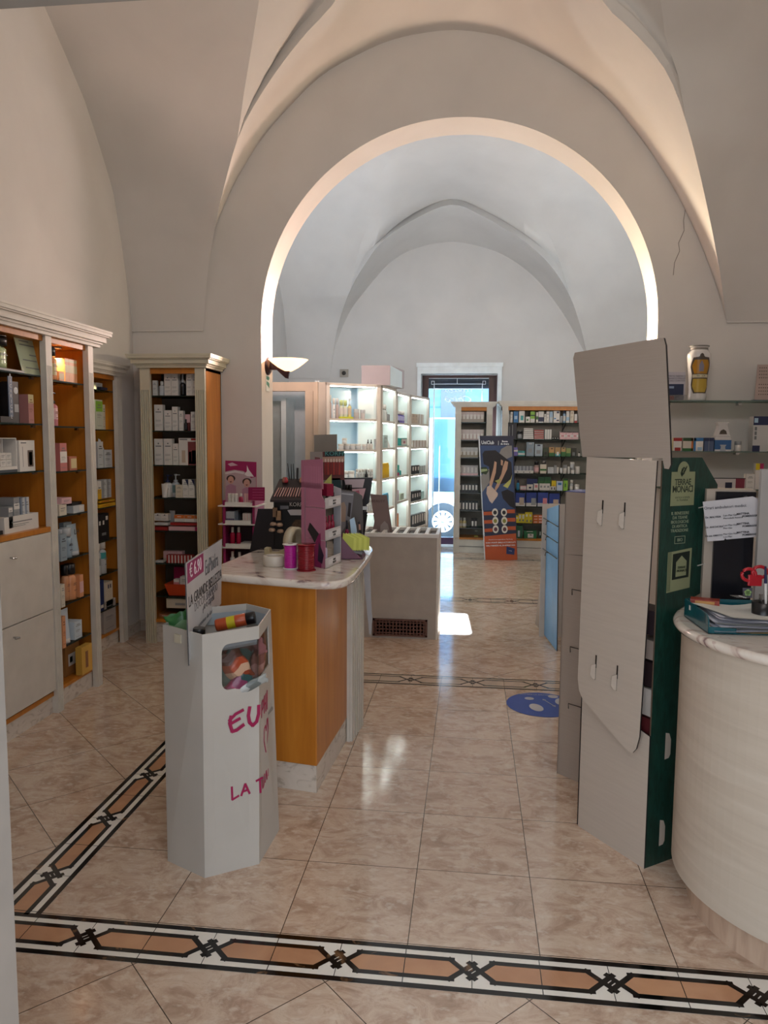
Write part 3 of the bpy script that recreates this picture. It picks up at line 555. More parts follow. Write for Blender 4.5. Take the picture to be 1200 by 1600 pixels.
for z in ZR[:6]:
    for px in (806, 880):
        x = on_y(px, 690, YR+.2).x-wx0; g = G(); g.tube([(x, .33, z-.10), (x, .2, z-.075), (x+.01, .07, z-.012)], .006, BLACK, 6); g.box(x-.006, x+.006, .335, .345, z-.24, z, BLACK); g.build('shelf_bracket', CR)
# ---- reception desk on the right
DC = Vector((1.19, 2.507, 0)); DK = thing('reception_desk', 'curved whitewashed wooden reception desk with marble top at the right edge', 'desk', DC)
def arc(r, a0=0, a1=360, n=72): return [(r*math.cos(math.radians(a0+(a1-a0)*i/n)), r*math.sin(math.radians(a0+(a1-a0)*i/n))) for i in range(n)]
def desk_outline(r): return [(1.0, -r)]+[(r*math.cos(math.radians(270-180*i/48)), r*math.sin(math.radians(270-180*i/48))) for i in range(49)]+[(1.0, r)]
for nm, r, z0, z1, m in (('curved_body', .478, .12, .93, PALEWOOD), ('plinth', .425, 0, .12, PINKM)):
    o = desk_outline(r)[::-1]; G().prism(o, z0, z1, m, smooth=False).build(nm, DK)
g = G(); rows = [[(x, y, z) for x, y in desk_outline(r)] for r, z in ((.485, .93), (.5, .935), (.507, .945), (.507, .953), (.5, .961), (.49, .963))]; g.grid(rows, MARBLE, True, True); g.face(rows[-1][::-1], MARBLE); g.face(rows[0], MARBLE); g.build('marble_top', DK)
# ---- cardboard stands (seen from behind)
K = Vector((.66, 2.705, 0)); ub = Vector((-.571, .821, 0)); vb = Vector((.821, .571, 0))        # corner, along the back, along the green side
GREEN = ramp_mat('dark_green_print', [(.25, '#04201a'), (.5, '#0a332a'), (.75, '#154238')], .45, (8, 8, 2), 8, 6, 1)
TS = thing('display_stand', 'tall grey cardboard display stand with dark green printed side beside the desk', 'display stand', K)
def P3(a, b, z): v = ub*a+vb*b; return (v.x, v.y, z)
def wallslab(g, pts, m, thick, ms=None):                       # pts: (a, z) on the back plane
    g.slab([P3(a, 0, z) for a, z in pts], -vb*thick, m, ms)
g = G(); wallslab(g, [(0, 0), (.345, 0), (.345, .58), (.0, .50)], CARD, .006, DARK); g.slab([P3(.345, 0, 0), P3(.345, .14, 0), P3(.345, .14, 1.47), P3(.345, 0.0, 1.47)], ub*.005, CARD)
g.slab([P3(.352, 0, 0), P3(.352, .06, 0), P3(.352, .06, 1.0), P3(.352, .0, .62)], ub*.006, CARD, DARK); g.build('base_panel', TS)
g = G(); rr = [(.0, 1.49), (.342, 1.495), (.342, .62), (.332, .575), (.31, .545), (.07, .425), (.045, .43), (.03, .45), (.018, .5)]
g.slab([P3(a, -.022-.01*(1.5-z), z) for a, z in rr], -vb*.006, CARD, DARK)
g.build('back_plate', TS)
for a, z in ((.135, 1.285), (.245, 1.285), (.135, .68), (.245, .69)):
    def PT_(a_, b_, z_): return P3(a_, b_-.0165-.01*(1.5-z_), z_)
    g = G(); g.slab([PT_(a-.003, -.0135, z), PT_(a+.003, -.0135, z), PT_(a+.003, -.0135, z+.05), PT_(a-.003, -.0135, z+.05)], -vb*.0008, BLACK)
    g.slab([PT_(a, -.0135, z-.045), PT_(a, -.0135, z+.015), PT_(a+.018, -.019, z+.006), PT_(a+.02, -.021, z-.03), PT_(a+.010, -.017, z-.045)], -vb*.001, CARD, DARK)
    g.slab([PT_(a+.0, -.0135, z-.047), PT_(a+.0, -.0135, z+.012), PT_(a+.022, -.0135, z+.004), PT_(a+.022, -.0135, z-.04)], -vb*.0005, DARK); g.build('locking_tab', TS)
g = G(); g.slab([P3(0, 0, 0), P3(0, .15, 0), P3(0, .155, .98), P3(0, .28, 1.02), P3(0, .29, 1.40), P3(0, .20, 1.5), P3(0, .045, 1.5), P3(0, .04, 1.465), P3(0, .02, 1.465), P3(0, .015, 1.49), P3(0, 0, 1.49)], ub*.006, GREEN, M('#5b4a3c', .7)); g.build('green_side_panel', TS)
for z, b0 in ((.40, .075), (.07, .065)):
    g = G(); g.slab([P3(-.0012, b0, z), P3(-.0012, b0+.02, z+.002), P3(-.0012, b0+.028, z+.015), P3(-.0012, b0+.028, z+.07), P3(-.0012, b0+.018, z+.095), P3(-.0012, b0, z+.1)], -ub*.001, M('#b9ada0', .7)); g.build('hand_slot', TS)
LG_ = M('#858a68', .6); INK = M('#1c2a1c', .5); PALEG = M('#8a957c', .5)
fm = lambda b, z: frame((vb*b-ub*.0015)[:2]+(z,), vb)
g = G(); g.slab([P3(-.001, .045, 1.33), P3(-.001, .165, 1.33), P3(-.001, .165, 1.45), P3(-.001, .135, 1.45)]+[P3(-.001, .105+.03*math.cos(math.radians(t)), 1.452+.035*math.sin(math.radians(t))) for t in range(0, 181, 20)]+[P3(-.001, .075, 1.45), P3(-.001, .045, 1.45)], -ub*.0008, LG_); g.build('printed_emblem', TS)
g = G()
for t in range(7):
    a = t*.9; g.tube([(Vector(P3(-.003, .105+.02*math.cos(a+j*.8)*(.4+.1*j), 1.453+.022*math.sin(a*1.3+j*.9)*(.4+.12*j)))) for j in range(5)], .0012, INK, 4)
g.build('printed_figure', TS)
letters('TERRAE', .03, INK, TS, fm(.104, 1.413), spacing=.9, sx=.86, bold=.0006); letters('MONACI', .034, INK, TS, fm(.105, 1.388), spacing=.85, sx=.86, bold=.0006)
letters('ANTICA SCIENZA\nIN TISANERIA', .0095, INK, TS, fm(.105, 1.354))
letters('IL BENESSERE\nDA TISANE\nBIOLOGICHE\nDI ANTICA\nTRADIZIONE', .0155, PALEG, TS, fm(.098, 1.272)); letters('BIO', .017, PALEG, TS, fm(.102, 1.207))
g = G()
for z0, z1, b0, b1 in ((1.194, 1.196, .075, .129), (1.219, 1.221, .075, .129), (1.194, 1.221, .075, .077), (1.194, 1.221, .127, .129)): g.slab([P3(-.001, b0, z0), P3(-.001, b1, z0), P3(-.001, b1, z1), P3(-.001, b0, z1)], -ub*.0006, PALEG)
g.build('printed_frame', TS)
g = G(); g.slab([P3(-.001, .045, 1.02), P3(-.001, .162, 1.03), P3(-.001, .165, 1.175), P3(-.001, .045, 1.165)], -ub*.002, LG_); g.slab([P3(-.003, .068, 1.065), P3(-.003, .152, 1.07), P3(-.003, .154, 1.165), P3(-.003, .068, 1.158)], -ub*.001, M('#081b15', .5)); g.slab([P3(-.004, .085, 1.075), P3(-.004, .138, 1.078), P3(-.004, .138, 1.13), P3(-.004, .112, 1.15), P3(-.004, .085, 1.128)], -ub*.0008, LG_)
for k in range(3): g.slab([P3(-.003, .046+.006*k, 1.025), P3(-.003, .0475+.006*k, 1.025), P3(-.003, .0475+.006*k, 1.165), P3(-.003, .046+.006*k, 1.165)], -ub*.0005, INK)
g.build('printed_tea_box', TS); letters('TERRAE\nMONACI', .012, INK, TS, fm(.1115, 1.102) @ Matrix.Translation((0, 0, .005)))
HD = [on_y(895, 552, 2.83), on_y(1037, 527, 2.83)]
g = G(); hp = Plane((K+ub*.345-vb*.02)[:2], (-ub.x, -ub.y)); pts = []
for px, py in ((910, 714), (906, 680), (895.5, 560), (898, 551), (1025, 529), (1037, 528), (1040, 540), (1047, 690), (1048, 726), (1045, 733), (1038, 732), (1035, 716)):
    q = hp.at(px, py)-K; pts.append(q)
g.slab(pts, vb*.008, CARDB, DARK); g.build('header_card', TS)
g = G()
for k, (z0, z1, c) in enumerate(((.46, .55, '#5a1c20'), (.56, .66, '#c4bcb4'), (.67, .76, '#2a1a1e'), (.77, .84, '#a5968c'), (.86, .95, '#30242a'))): g.slab([P3(.012, .02, z0), P3(.30, .02, z0), P3(.30, .02, z1), P3(.012, .02, z1)], vb*.09, M(c, .6))
g.build('stock', TS)
# second stand
K2 = Vector((.427, 3.468, 0)); d2 = Vector((.72, -.69, 0)).normalized(); n2 = Vector((d2.y, -d2.x, 0))
T2 = thing('display_stand', 'grey cardboard display stand with wire hooks behind the tall green-sided one', 'display stand', K2)
g = G(); h2 = on_y(880, 768, 3.47).z; g.slab([(0, 0, 0), tuple(d2*.42), tuple(d2*.42+Vector((0, 0, h2))), (0, 0, h2)], -n2*.008, CARDB, DARK); g.slab([(0, 0, 0), tuple(-n2*.3), tuple(-n2*.3+Vector((0, 0, h2-.25))), (0, 0, h2)], d2*.006, CARDB); g.build('back_panel', T2)
g = G(); g.slab([tuple(d2*.0+n2*.001+Vector((0, 0, 1.04))), tuple(d2*.1+n2*.001+Vector((0, 0, 1.045))), tuple(d2*.4+n2*.001+Vector((0, 0, 1.035))), tuple(d2*.4+n2*.001+Vector((0, 0, 1.037))), tuple(d2*.1+n2*.001+Vector((0, 0, 1.047)))], n2*.0005, DARK); g.build('fold_line', T2)
for z in (.89, .625, .36):
    p = [d2*.055+n2*.002+Vector((0, 0, z-.03)), d2*.065+n2*.018+Vector((0, 0, z)), d2*.16+n2*.006+Vector((0, 0, z-.004))]; G().tube(p, .002, DARK, 6).build('wire_hook', T2)
g = G(); g.slab([(0, 0, h2), tuple(d2*.12+Vector((0, 0, h2))), tuple(d2*.12-n2*.1+Vector((0, 0, h2+.004))), tuple(-n2*.1+Vector((0, 0, h2+.004)))], (0, 0, .003), M('#2b3f8a', .5)); g.build('top_flap', T2)
# blue sided stand further back
T3 = thing('display_stand', 'slim pale blue sided stand with black hooks and grey easel leg behind the desk', 'display stand', (.60, 5.9, 0))
def q3(px, py, X=None, Y=None):
    v = on_x(px, py, X) if X is not None else on_y(px, py, Y); return v-Vector((.60, 5.9, 0))
g = G(); h3 = 1.08; g.slab([(.055, -.35, 0), (.0, .05, .02), (-.005, .05, 1.02), (.05, -.25, h3)], (.006, .001, 0), M('#6ea8dc', .4), DARK); g.build('blue_side', T3)
g = G(); g.box(-.04, .5, .052, .06, .0, 1.06, M('#cdc6bd', .6)); g.build('back_panel', T3)
for z in (.92, .80, .68): g = G(); g.tube([(-.03, .04, z+.03), (.045, -.27, z)], .004, BLACK, 6); g.tube([(.0, -.1, z+.02), (-.02, -.1, z+.02), (-.025, -.1, z-.005)], .004, BLACK, 6); g.build('hook', T3)
g = G(); g.slab([(-.03, .47, 0), (.05, .47, 0), (.05, .2, .0), (.0, .08, .86)], (.0, .006, 0), CARDB, WHITE); g.slab([(-.035, .47, 0), (-.01, .3, 0), (-.0, .06, .86)], (.006, 0, 0), CARDB, WHITE); g.build('easel_leg', T3)
# ---- hexagonal cardboard bin
BT = [(-1.108, 2.587), (-.905, 2.434), (-.747, 2.582), (-.775, 2.845), (-.9, 2.931), (-1.059, 2.826)]
BB = [(-1.087, 2.53), (-.913, 2.442), (-.746, 2.553), (-.735, 2.80), (-.87, 2.90), (-1.05, 2.80)]
BT[0] = (-1.097, 2.555); BC = Vector((-.91, 2.65, 0)); BH = .885
BN = thing('dump_bin', 'hexagonal white cardboard dump bin with pink handwritten print in the foreground', 'bin', BC)
BM = ramp_mat('white_coated_card', [(.3, '#bdb9b1'), (.7, '#c3bfb8')], .5, (1, 1, 1), 5, 3, .2)
b3 = [Vector((x, y, 0))-BC for x, y in BB]; t3 = [Vector((x, y, BH))-BC for x, y in BT]
def panel(g, i, z0, z1, u0=0, u1=1, m=BM, inset=0):
    j = (i+1) % 6
    def P(u, z): a = b3[i].lerp(t3[i], z/BH); b = b3[j].lerp(t3[j], z/BH); return a.lerp(b, u)
    nn_ = (P(1, 0)-P(0, 0)).cross(Vector((0, 0, 1))).normalized()
    g.slab([P(u0, z0), P(u1, z0), P(u1, z1), P(u0, z1)], -nn_*.005, m); return P, nn_
g = G()
for i in range(6):
    if i in (1, 2): continue
    panel(g, i, 0, BH)
zw0, zw1 = .668, .838
panel(g, 1, 0, zw0+.005); panel(g, 1, zw1, BH); panel(g, 1, zw0, zw1, 0, .33); panel(g, 2, 0, zw0+.02); panel(g, 2, zw1+.0, BH); panel(g, 2, zw0, zw1, .75, 1)
P, nn_ = panel(G(), 1, 0, .1)
for cz, sg, in ((zw0+.005, 1), (zw1, -1)):                                    # rounded corners of the window
    r_ = .03; ar = [P(.33+r_/.26*(1-math.cos(math.radians(t))), cz+sg*r_*(1-math.sin(math.radians(t)))) for t in range(0, 91, 15)]; g.slab([P(.33, cz)]+ar, -nn_*.005, BM)
g.build('cardboard_shell', BN)
g = G(); panel(g, 1, zw0-.01, zw1+.01, .3, 1, CLEARP); panel(g, 2, zw0, zw1+.01, 0, .8, CLEARP); g.build('window_film', BN).location = (0, 0, 0)
for v_ in (BN.children[-1],): v_.data.transform(Matrix.Translation(-nn_*.006))
g = G(); fl = [(b*.9) for b in b3]; g.prism([(p.x, p.y) for p in fl], .50, .51, M('#8d8983', .7)); g.build('inner_tray', BN)
g = G()
for i in range(6):
    j = (i+1) % 6; a, b = t3[i]*.93, t3[j]*.93; a.z = b.z = BH-.07; g.face([t3[i]-Vector((0, 0, .001)), t3[j]-Vector((0, 0, .001)), b, a], M('#9aa5ad', .6))
g.build('folded_rim', BN)
P1, n1 = panel(G(), 1, 0, .1); P2, n2_ = panel(G(), 2, 0, .1); MG = M('#a0114f', .45, name='magenta_print')
def fr(Pf, nn, u, z, rot=0):
    o = Pf(u, z)+nn*.0008; return frame(tuple(o), Pf(1, z)-Pf(0, z)) @ Matrix.Rotation(rot, 4, 'Z')
def stroke3(g, Pf, nn, pts, r):
    pts = [Pf(u, z)+nn*.001 for u, z in pts]
    for a, b in zip(pts, pts[1:]):
        d = (b-a).normalized(); s = d.cross(nn).normalized()*r; g.slab([a-s-d*r*.4, b-s+d*r*.4, b+s+d*r*.4, a+s-d*r*.4], nn*.0006, MG)
def on_panel(Pf, px, py):                                       # (u, z) of a pixel on a bin panel
    p0, p1 = Pf(0, 0)+BC, Pf(1, 0)+BC; pl = Plane(p0[:2], (p1-p0)[:2]); u, z = pl.uz(px, py); return u/(p1-p0).length, z
g = G(); L1 = lambda *q: [on_panel(P1, *k) for k in q]
stroke3(g, P1, n1, L1((378, 1111), (366, 1117), (356, 1127)), .0055); stroke3(g, P1, n1, L1((373, 1124), (360, 1131)), .0055); stroke3(g, P1, n1, L1((359, 1120), (357, 1131), (361, 1144), (368, 1142), (379, 1134)), .0062)
stroke3(g, P1, n1, L1((388, 1107), (386, 1120), (388, 1131), (393, 1136), (399, 1130), (402, 1118), (402, 1105)), .0062); g.build('letters_EU', BN)
g = G(); stroke3(g, P1, n1, L1((361, 1230), (362, 1250), (372, 1244)), .004); stroke3(g, P1, n1, L1((376, 1244), (382, 1226), (389, 1241)), .004); stroke3(g, P1, n1, L1((378, 1238), (387, 1235)), .0035); stroke3(g, P1, n1, L1((399, 1222), (409, 1217)), .004); stroke3(g, P1, n1, L1((405, 1220), (406, 1240)), .004); g.build('letters_LA_T', BN)
L2 = lambda *q: [on_panel(P2, *k) for k in q]
def s2(*q):
    pts = [P2(max(.04, min(.96, u)), z)+n2_*.001 for u, z in L2(*q)]
    for a, b in zip(pts, pts[1:]):
        d = (b-a); d = d.normalized(); s = d.cross(n2_).normalized()*.004; g.slab([a-s, b-s, b+s, a+s], n2_*.0006, MG)
g = G(); s2((407.5, 1125), (408.5, 1100), (411.5, 1097), (412, 1107), (409, 1112)); s2((413.5, 1118), (414, 1090)); s2((417, 1115), (417.3, 1087)); s2((414, 1104), (417, 1101)); s2((419.5, 1112), (420, 1082)); g.build('letters_PHI', BN)
g = G(); s2((416, 1178), (412.5, 1160), (413, 1142), (415.5, 1137), (417, 1145), (419, 1128), (420.5, 1126), (421, 1140), (418.5, 1162), (416, 1178)); g.build('printed_heart', BN)
g = G(); s2((409, 1217), (410, 1233), (412, 1230), (413, 1211)); s2((414.5, 1225), (416.5, 1206), (418, 1220)); s2((419.5, 1215), (420, 1195), (421.5, 1194), (421, 1203), (420, 1206)); g.build('letters_TUA_P', BN)
g = G(); P0, n0 = panel(G(), 0, 0, .1); o = P0(.42, .835); d = P0(1, 0)-P0(0, 0); g.slab([o+d*-.08, o+d*.08, o+d*.08+Vector((0, 0, .03)), o-d*.08+Vector((0, 0, .03))], n0*.008, M('#c7c0ab', .6)); g.build('paper_tab', BN)
# ---- price sign standing in the bin
A0, A1 = on_z(290, 880, 1.13), on_z(347, 842, 1.13); A0.z = A1.z = 0
SG = thing('sign_board', 'white price sign board on soap and shampoo stuck in the dump bin', 'sign', A0); sd = (A1-A0); sl = sd.length; sdn = sd.normalized(); sn = Vector((sdn.y, -sdn.x, 0))
lean = 0
g = G(); o = Vector((0, 0, 0)); z0 = .775; g.slab([o-sdn*.015+sn*.01+Vector((0, 0, z0)), o+sdn*.09+Vector((0, 0, z0+.05)), o+sdn*(sl*.94)+Vector((0, 0, .86)), o+sdn*sl+Vector((0, 0, 1.13)), o+Vector((0, 0, 1.13))], sn*-.004, M('#c9c9cb', .35), M('#4a4a4c', .5)); g.build('board', SG)
def sf(u, z): q = sdn*u*sl+sn*.0012; return frame((q.x, q.y, z), sdn)
g = G(); q0 = sdn*.03*sl+sn*.001; q1 = sdn*.42*sl+sn*.001; g.slab([q0+Vector((0, 0, 1.055)), q1+Vector((0, 0, 1.055)), q1+Vector((0, 0, 1.125)), q0+Vector((0, 0, 1.125))], sn*.0008, MAG); g.build('price_tag', SG)
letters('€ 6.90', .07, M('#e8dfe4', .5), SG, sf(.22, 1.09) @ Matrix.Translation((0, 0, .001)))
GI = M('#6a6a6e', .5); BI = M('#2c2a2b', .5)
letters('EuPhidra', .085, GI, SG, sf(.66, 1.058), sx=.8); letters('LA GRANDE BELLEZZA', .056, BI, SG, sf(.5, .985), sx=1.0); letters('DOCCIA SHAMPOO', .045, GI, SG, sf(.5, .948)); letters('corpo e capelli', .045, GI, SG, sf(.5, .922))
letters('Con prezioso olio di argan bio', .024, GI, SG, sf(.5, .87), sx=1.2)
# ---- sconce on the left jamb of the arch
SC = thing('wall_lamp', 'wall lamp with dark arm and glowing glass bowl on the arch jamb', 'lamp', (AX-AR, 5.86, 2.12)); BR = M('#2c1519', .3)
tr = Matrix.Rotation(math.pi/2, 4, 'Y'); g = G(); g.lathe([(.0, 0), (.07, 0), (.07, .014), (.05, .03), (0, .034)], BR, 24, tr=tr); g.build('wall_plate', SC)
g = G(); g.slab([(.02, -.02, .05), (.02, -.02, -.03), (.08, -.02, -.03), (.15, -.02, -.095), (.175, -.02, -.1), (.185, -.02, -.04), (.13, -.02, -.02)], (0, .04, 0), BR); g.build('arm', SC, bevel=.005)
g = G(); BG = bpy.data.materials.new('lit_alabaster_glass'); BG.use_nodes = True; b_ = BG.node_tree.nodes['Principled BSDF']; b_.inputs['Base Color'].default_value = lin('#f3d2b0'); b_.inputs['Emission Color'].default_value = lin('#ffc08a'); b_.inputs['Emission Strength'].default_value = 1.9
g.lathe([(.0, -.045), (.03, -.04), (.08, -.012), (.12, .018), (.158, .05), (.153, .05), (.115, .022), (.075, -.005), (.03, -.032), (0, -.037)], BG, 32, .17, 0); g.build('glass_bowl', SC)
g = G(); g.lathe([(0, .045), (.02, .04), (.026, .02), (.02, -.005), (.0, -.02)], M('#ffe7c0', .4, emit=25, var=0), 14, .17, 0); g.build('bulb', SC)
light('sconce_light', 'POINT', (AX-AR+.17, 5.86, 2.23), 30, (1, .72, .62), .05)
SC2 = SC.copy(); S.collection.objects.link(SC2); SC2.location = (AX+AR, 5.86, 2.12); SC2.rotation_euler.z = math.pi; SC2['label'] = 'wall lamp with glowing glass bowl on the right arch jamb behind the grey header card'
for ch in SC.children: k_ = ch.copy(); S.collection.objects.link(k_); k_.parent = SC2
light('sconce_light', 'POINT', (AX+AR-.17, 5.86, 2.23), 34, (1, .82, .58), .05)
ES = thing('exit_sign', 'small green and white running-man exit sign below the wall lamp', 'sign', (AX-AR+.001, 5.865, 1.995))
g = G(); g.box(0, .004, -.05, .05, -.07, .05, M('#d8dcd6', .4)); g.build('sign_plate', ES)
g = G(); GS = M('#1c7a5a', .4); g.slab([(.0042, -.04, -.02), (.0042, .04, -.045), (.0042, .04, -.01), (.0042, .01, .0), (.0042, -.04, .005)], (.0008, 0, 0), GS); g.slab([(.0042, -.045, .02), (.0042, .02, .015), (.0042, .045, .03), (.0042, .04, .045), (.0042, -.045, .045)], (.0008, 0, 0), GS); g.build('running_figure', ES)
# small fittings
p = on_y(537.5, 583, YW-.02); CA = thing('wall_sensor', 'small pale square wall sensor with dark lens above the shelf bank', 'sensor', (p.x, YW, p.z)); G().box(-.06, .06, -.03, 0, -.055, .055, M('#a39f96', .6)).build('housing', CA, bevel=.004); g = G(); g.lathe([(.03, .03), (.03, .036), (0, .04)], M('#3b3b3a', .3), 16, tr=Matrix.Rotation(math.pi/2, 4, 'X')); g.build('lens', CA)
p = on_y(938, 541, YW-.02); EL = thing('emergency_light', 'small pale emergency light high on the rear wall at the right', 'lamp', (p.x, YW, p.z)); G().box(-.12, .12, -.07, 0, -.03, .045, M('#aab0a4', .5)).build('housing', EL, bevel=.006); g = G(); g.box(-.1, .1, -.072, -.07, -.02, .03, M('#c6d0c2', .3)); g.build('diffuser', EL)
# ---- banner board with advertising print
YBn = 9.75
def bq(px, py, dy=0): return on_y(px, py, YBn+dy)
b0 = bq(784, 876); BO = Vector((b0.x, YBn, 0)); UB = thing('banner_board', 'tall dark blue and orange advertising board leaning before the rear cabinets', 'banner', BO)
NV = M('#171c38', .45); BL = M('#2c4168', .5); ORG = M('#a84a22', .5); SKIN = M('#b08a74', .6); HAIR = M('#17141c', .6); GREY = M('#7d7a78', .6); CW = M('#c7ccd2', .5)
g = G(); g.slab([bq(749.5, 681)-BO, bq(802, 681)-BO, bq(808.5, 873)-BO, bq(759, 877)-BO], (0, .012, 0), NV, CW); g.slab([bq(747.3, 681)-BO, bq(749.7, 681)-BO, bq(759.2, 877)-BO, bq(757, 877)-BO], (.0, .05, 0), CW); g.slab([bq(770, 700, .25)-BO, bq(790, 700, .25)-BO, Vector((.12, .3, 0)), Vector((-.12, .3, 0))], (0, .01, 0), CW)
g.build('board', UB)
zz = 0
def pp(pts, m, k): g.slab([bq(740+x/7.625, 670+y/7.62, -.001-.0006*k)-BO for x, y in pts], (0, .0005, 0), m)
g = G(); pp([(76, 200), (460, 200), (492, 960), (110, 975)], BL, 1); pp([(330, 240), (400, 200), (455, 200), (460, 330), (250, 420)], GREY, 2); pp([(85, 560), (190, 470), (190, 640), (100, 760)], GREY, 2); g.build('printed_ground', UB)
g = G(); pp([(105, 300), (130, 262), (260, 255), (345, 320), (450, 400), (462, 560), (420, 640), (300, 660), (190, 620), (185, 450), (120, 420)], HAIR, 3); pp([(330, 750), (400, 720), (480, 760), (492, 950), (430, 920), (350, 830)], HAIR, 3); g.build('printed_woman_clothing', UB)
g = G(); pp([(250, 385), (275, 400), (265, 520), (215, 690), (185, 710), (190, 640), (235, 470)], SKIN, 4); pp([(375, 380), (412, 395), (400, 480), (300, 690), (250, 760), (255, 700), (330, 540), (350, 450)], SKIN, 4); pp([(325, 365), (352, 380), (345, 440), (325, 430)], SKIN, 4); pp([(160, 690), (200, 670), (290, 770), (285, 800), (220, 890), (190, 860), (152, 770)], M('#b9a59a', .6), 5); g.build('printed_arms', UB)
g = G(); pp([(255, 620), (330, 590), (300, 660)], M('#9a9a55', .6), 5); pp([(350, 680), (440, 600), (462, 540), (440, 650), (405, 708)], M('#a3a25a', .6), 5); g.build('printed_seat', UB); g = G(); pp([(85, 460), (150, 455), (180, 500), (150, 545), (90, 530)], M('#26371f', .6), 5); pp([(88, 480), (160, 478), (165, 500), (90, 515)], M('#8b9a6d', .6), 6); g.build('printed_accessories', UB)
g = G()
for k, y in enumerate((985, 1085, 1185)):
    x = 118+7*k; pp([(x, y+5), (225, y), (225, y+42), (x, y+45)], ORG, 4); pp([(395, y-22), (492+5*k, y-25), (493+5*k, y+20), (395, y+20)], ORG, 4)
    for cx in (255+4*k, 362+4*k):
        pp([(cx+36*math.cos(math.radians(t)), y+10+48*math.sin(math.radians(t))) for t in range(0, 360, 24)], M('#c9c5bb', .6), 6); pp([(cx+22*math.cos(math.radians(t)), y+12+26*math.sin(math.radians(t))) for t in range(0, 360, 40)], M(('#1c1a22', '#7d7c3a', '#5a3540')[k], .6), 8)
pp([(126, 1280), (505, 1245), (522, 1560), (142, 1585)], ORG, 4); pp([(392, 1400), (490, 1425), (485, 1500), (390, 1490)], M('#1a2c5c', .5), 6); g.build('printed_offers', UB)
WT = M('#d5dae0', .5)
def bt(txt, x, y, s, **k): q = bq(740+x/7.625, 670+y/7.62, -.008)-BO; letters(txt, s, WT, UB, frame(tuple(q), (1, 0, 0)) @ Matrix.Rotation(k.pop('rot', 0), 4, 'Z'), **k)
bt('UniClub', 168, 165, .062, sx=.78, bold=.001); bt('Buona\nda vivere', 372, 165, .032, sx=.9, bold=.001); bt('|', 296, 165, .06)
bt('Prenota il tuo regalo Bonus Top Roma', 322, 1318, .0195, rot=.05); bt('CON I PUNTI SMILE ACCUMULATI', 322, 1355, .025, rot=.05, bold=.0006); bt('DAL 9 MARZO AL 24 APRILE 2023', 322, 1390, .025, rot=.05, bold=.0006); bt('uniclub', 437, 1452, .014, rot=-.15)
# floor sticker
s0 = on_z(846, 1101); ST_ = thing('floor_sticker', 'round blue floor sticker with white shoe prints and arrow beyond the grey stands', 'sticker', (s0.x, s0.y, 0)); cxs = on_z(797, 1101).x; rs = s0.x-cxs
STB = M('#2546a0', .35); g = G(); rs = .205; g.prism([(rs*math.cos(t*math.pi/30), rs*math.sin(t*math.pi/30)) for t in range(60)], .0013, .0022, STB); g.build('disc', ST_)
g = G(); SWH = M('#b6b4b8', .4)
def st(px, py): q = on_z(px, py)-s0; return (q.x, q.y)
def blob(cx, cy, rx, ry, rot=0): g.prism([(cx+rx*math.cos(t)*math.cos(rot)-ry*math.sin(t)*math.sin(rot), cy+rx*math.cos(t)*math.sin(rot)+ry*math.sin(t)*math.cos(rot)) for t in [k*math.pi/12 for k in range(24)]], .0022, .0028, SWH)
c1, c2, c3 = st(838, 1106), st(827, 1092), st(864, 1089); blob(*c1, .038, .062, .25); blob(*c2, .028, .024); blob(*c3, .03, .028); blob(c3[0]+.04, c3[1]-.08, .036, .06, -.2); g.build('shoe_prints', ST_)
g = G(); a, b = Vector((*st(848, 1093), .0025)), Vector((*st(868, 1105), .0025)); d = (b-a).normalized(); s = Vector((-d.y, d.x, 0))
g.slab([a-s*.003, b-s*.003, b+s*.003, a+s*.003], (0, 0, .0006), SWH)
for p, e in ((a, 1), (b, -1)): g.slab([p-d*e*.004, p+d*e*.02+s*.012, p+d*e*.02-s*.012], (0, 0, .0006), SWH)
g.build('arrow', ST_); letters('MANTIENI LA DISTANZA', .022, SWH, ST_, Matrix.Translation((-.02, .165, .0026)), sx=.9)
# ================================================================== GOODS ON THE SHELVES
PAL = dict(w='#d6d2cc', c='#cfc6b4', g='#8f9294', k='#141317', n='#1b2348', b='#2c6fa8', lb='#9db9cf', t='#3d9a9a', gr='#2f6b35', dg='#123c26', lg='#7fb03a', y='#d9c21e', o='#c96a2a', r='#a02a28', p='#c77f86', m='#a51657', pk='#d8aeb0', v='#6e62a8', br='#8a5a3c', gy='#6d7072', pe='#d6966a', be='#b9a694', s='#b9bdc0', ye='#d1a015', oc='#c9b98a')
def C(k, rough=.45): return M(PAL.get(k, k), rough, var=.03)
def fill(g, x0, x1, z0, z1, m, y=-.0006): g.slab([(x0, y, z0), (x1, y, z0), (x1, y, z1), (x0, y, z1)], (0, .0004, 0), m)
def textbars(g, w, h, m, rows, x0=.15, x1=.85):
    for i, (z, a, b, t) in enumerate(rows): fill(g, w*(-.5+a), w*(-.5+b), h*z, h*(z+t), m, -.0011)
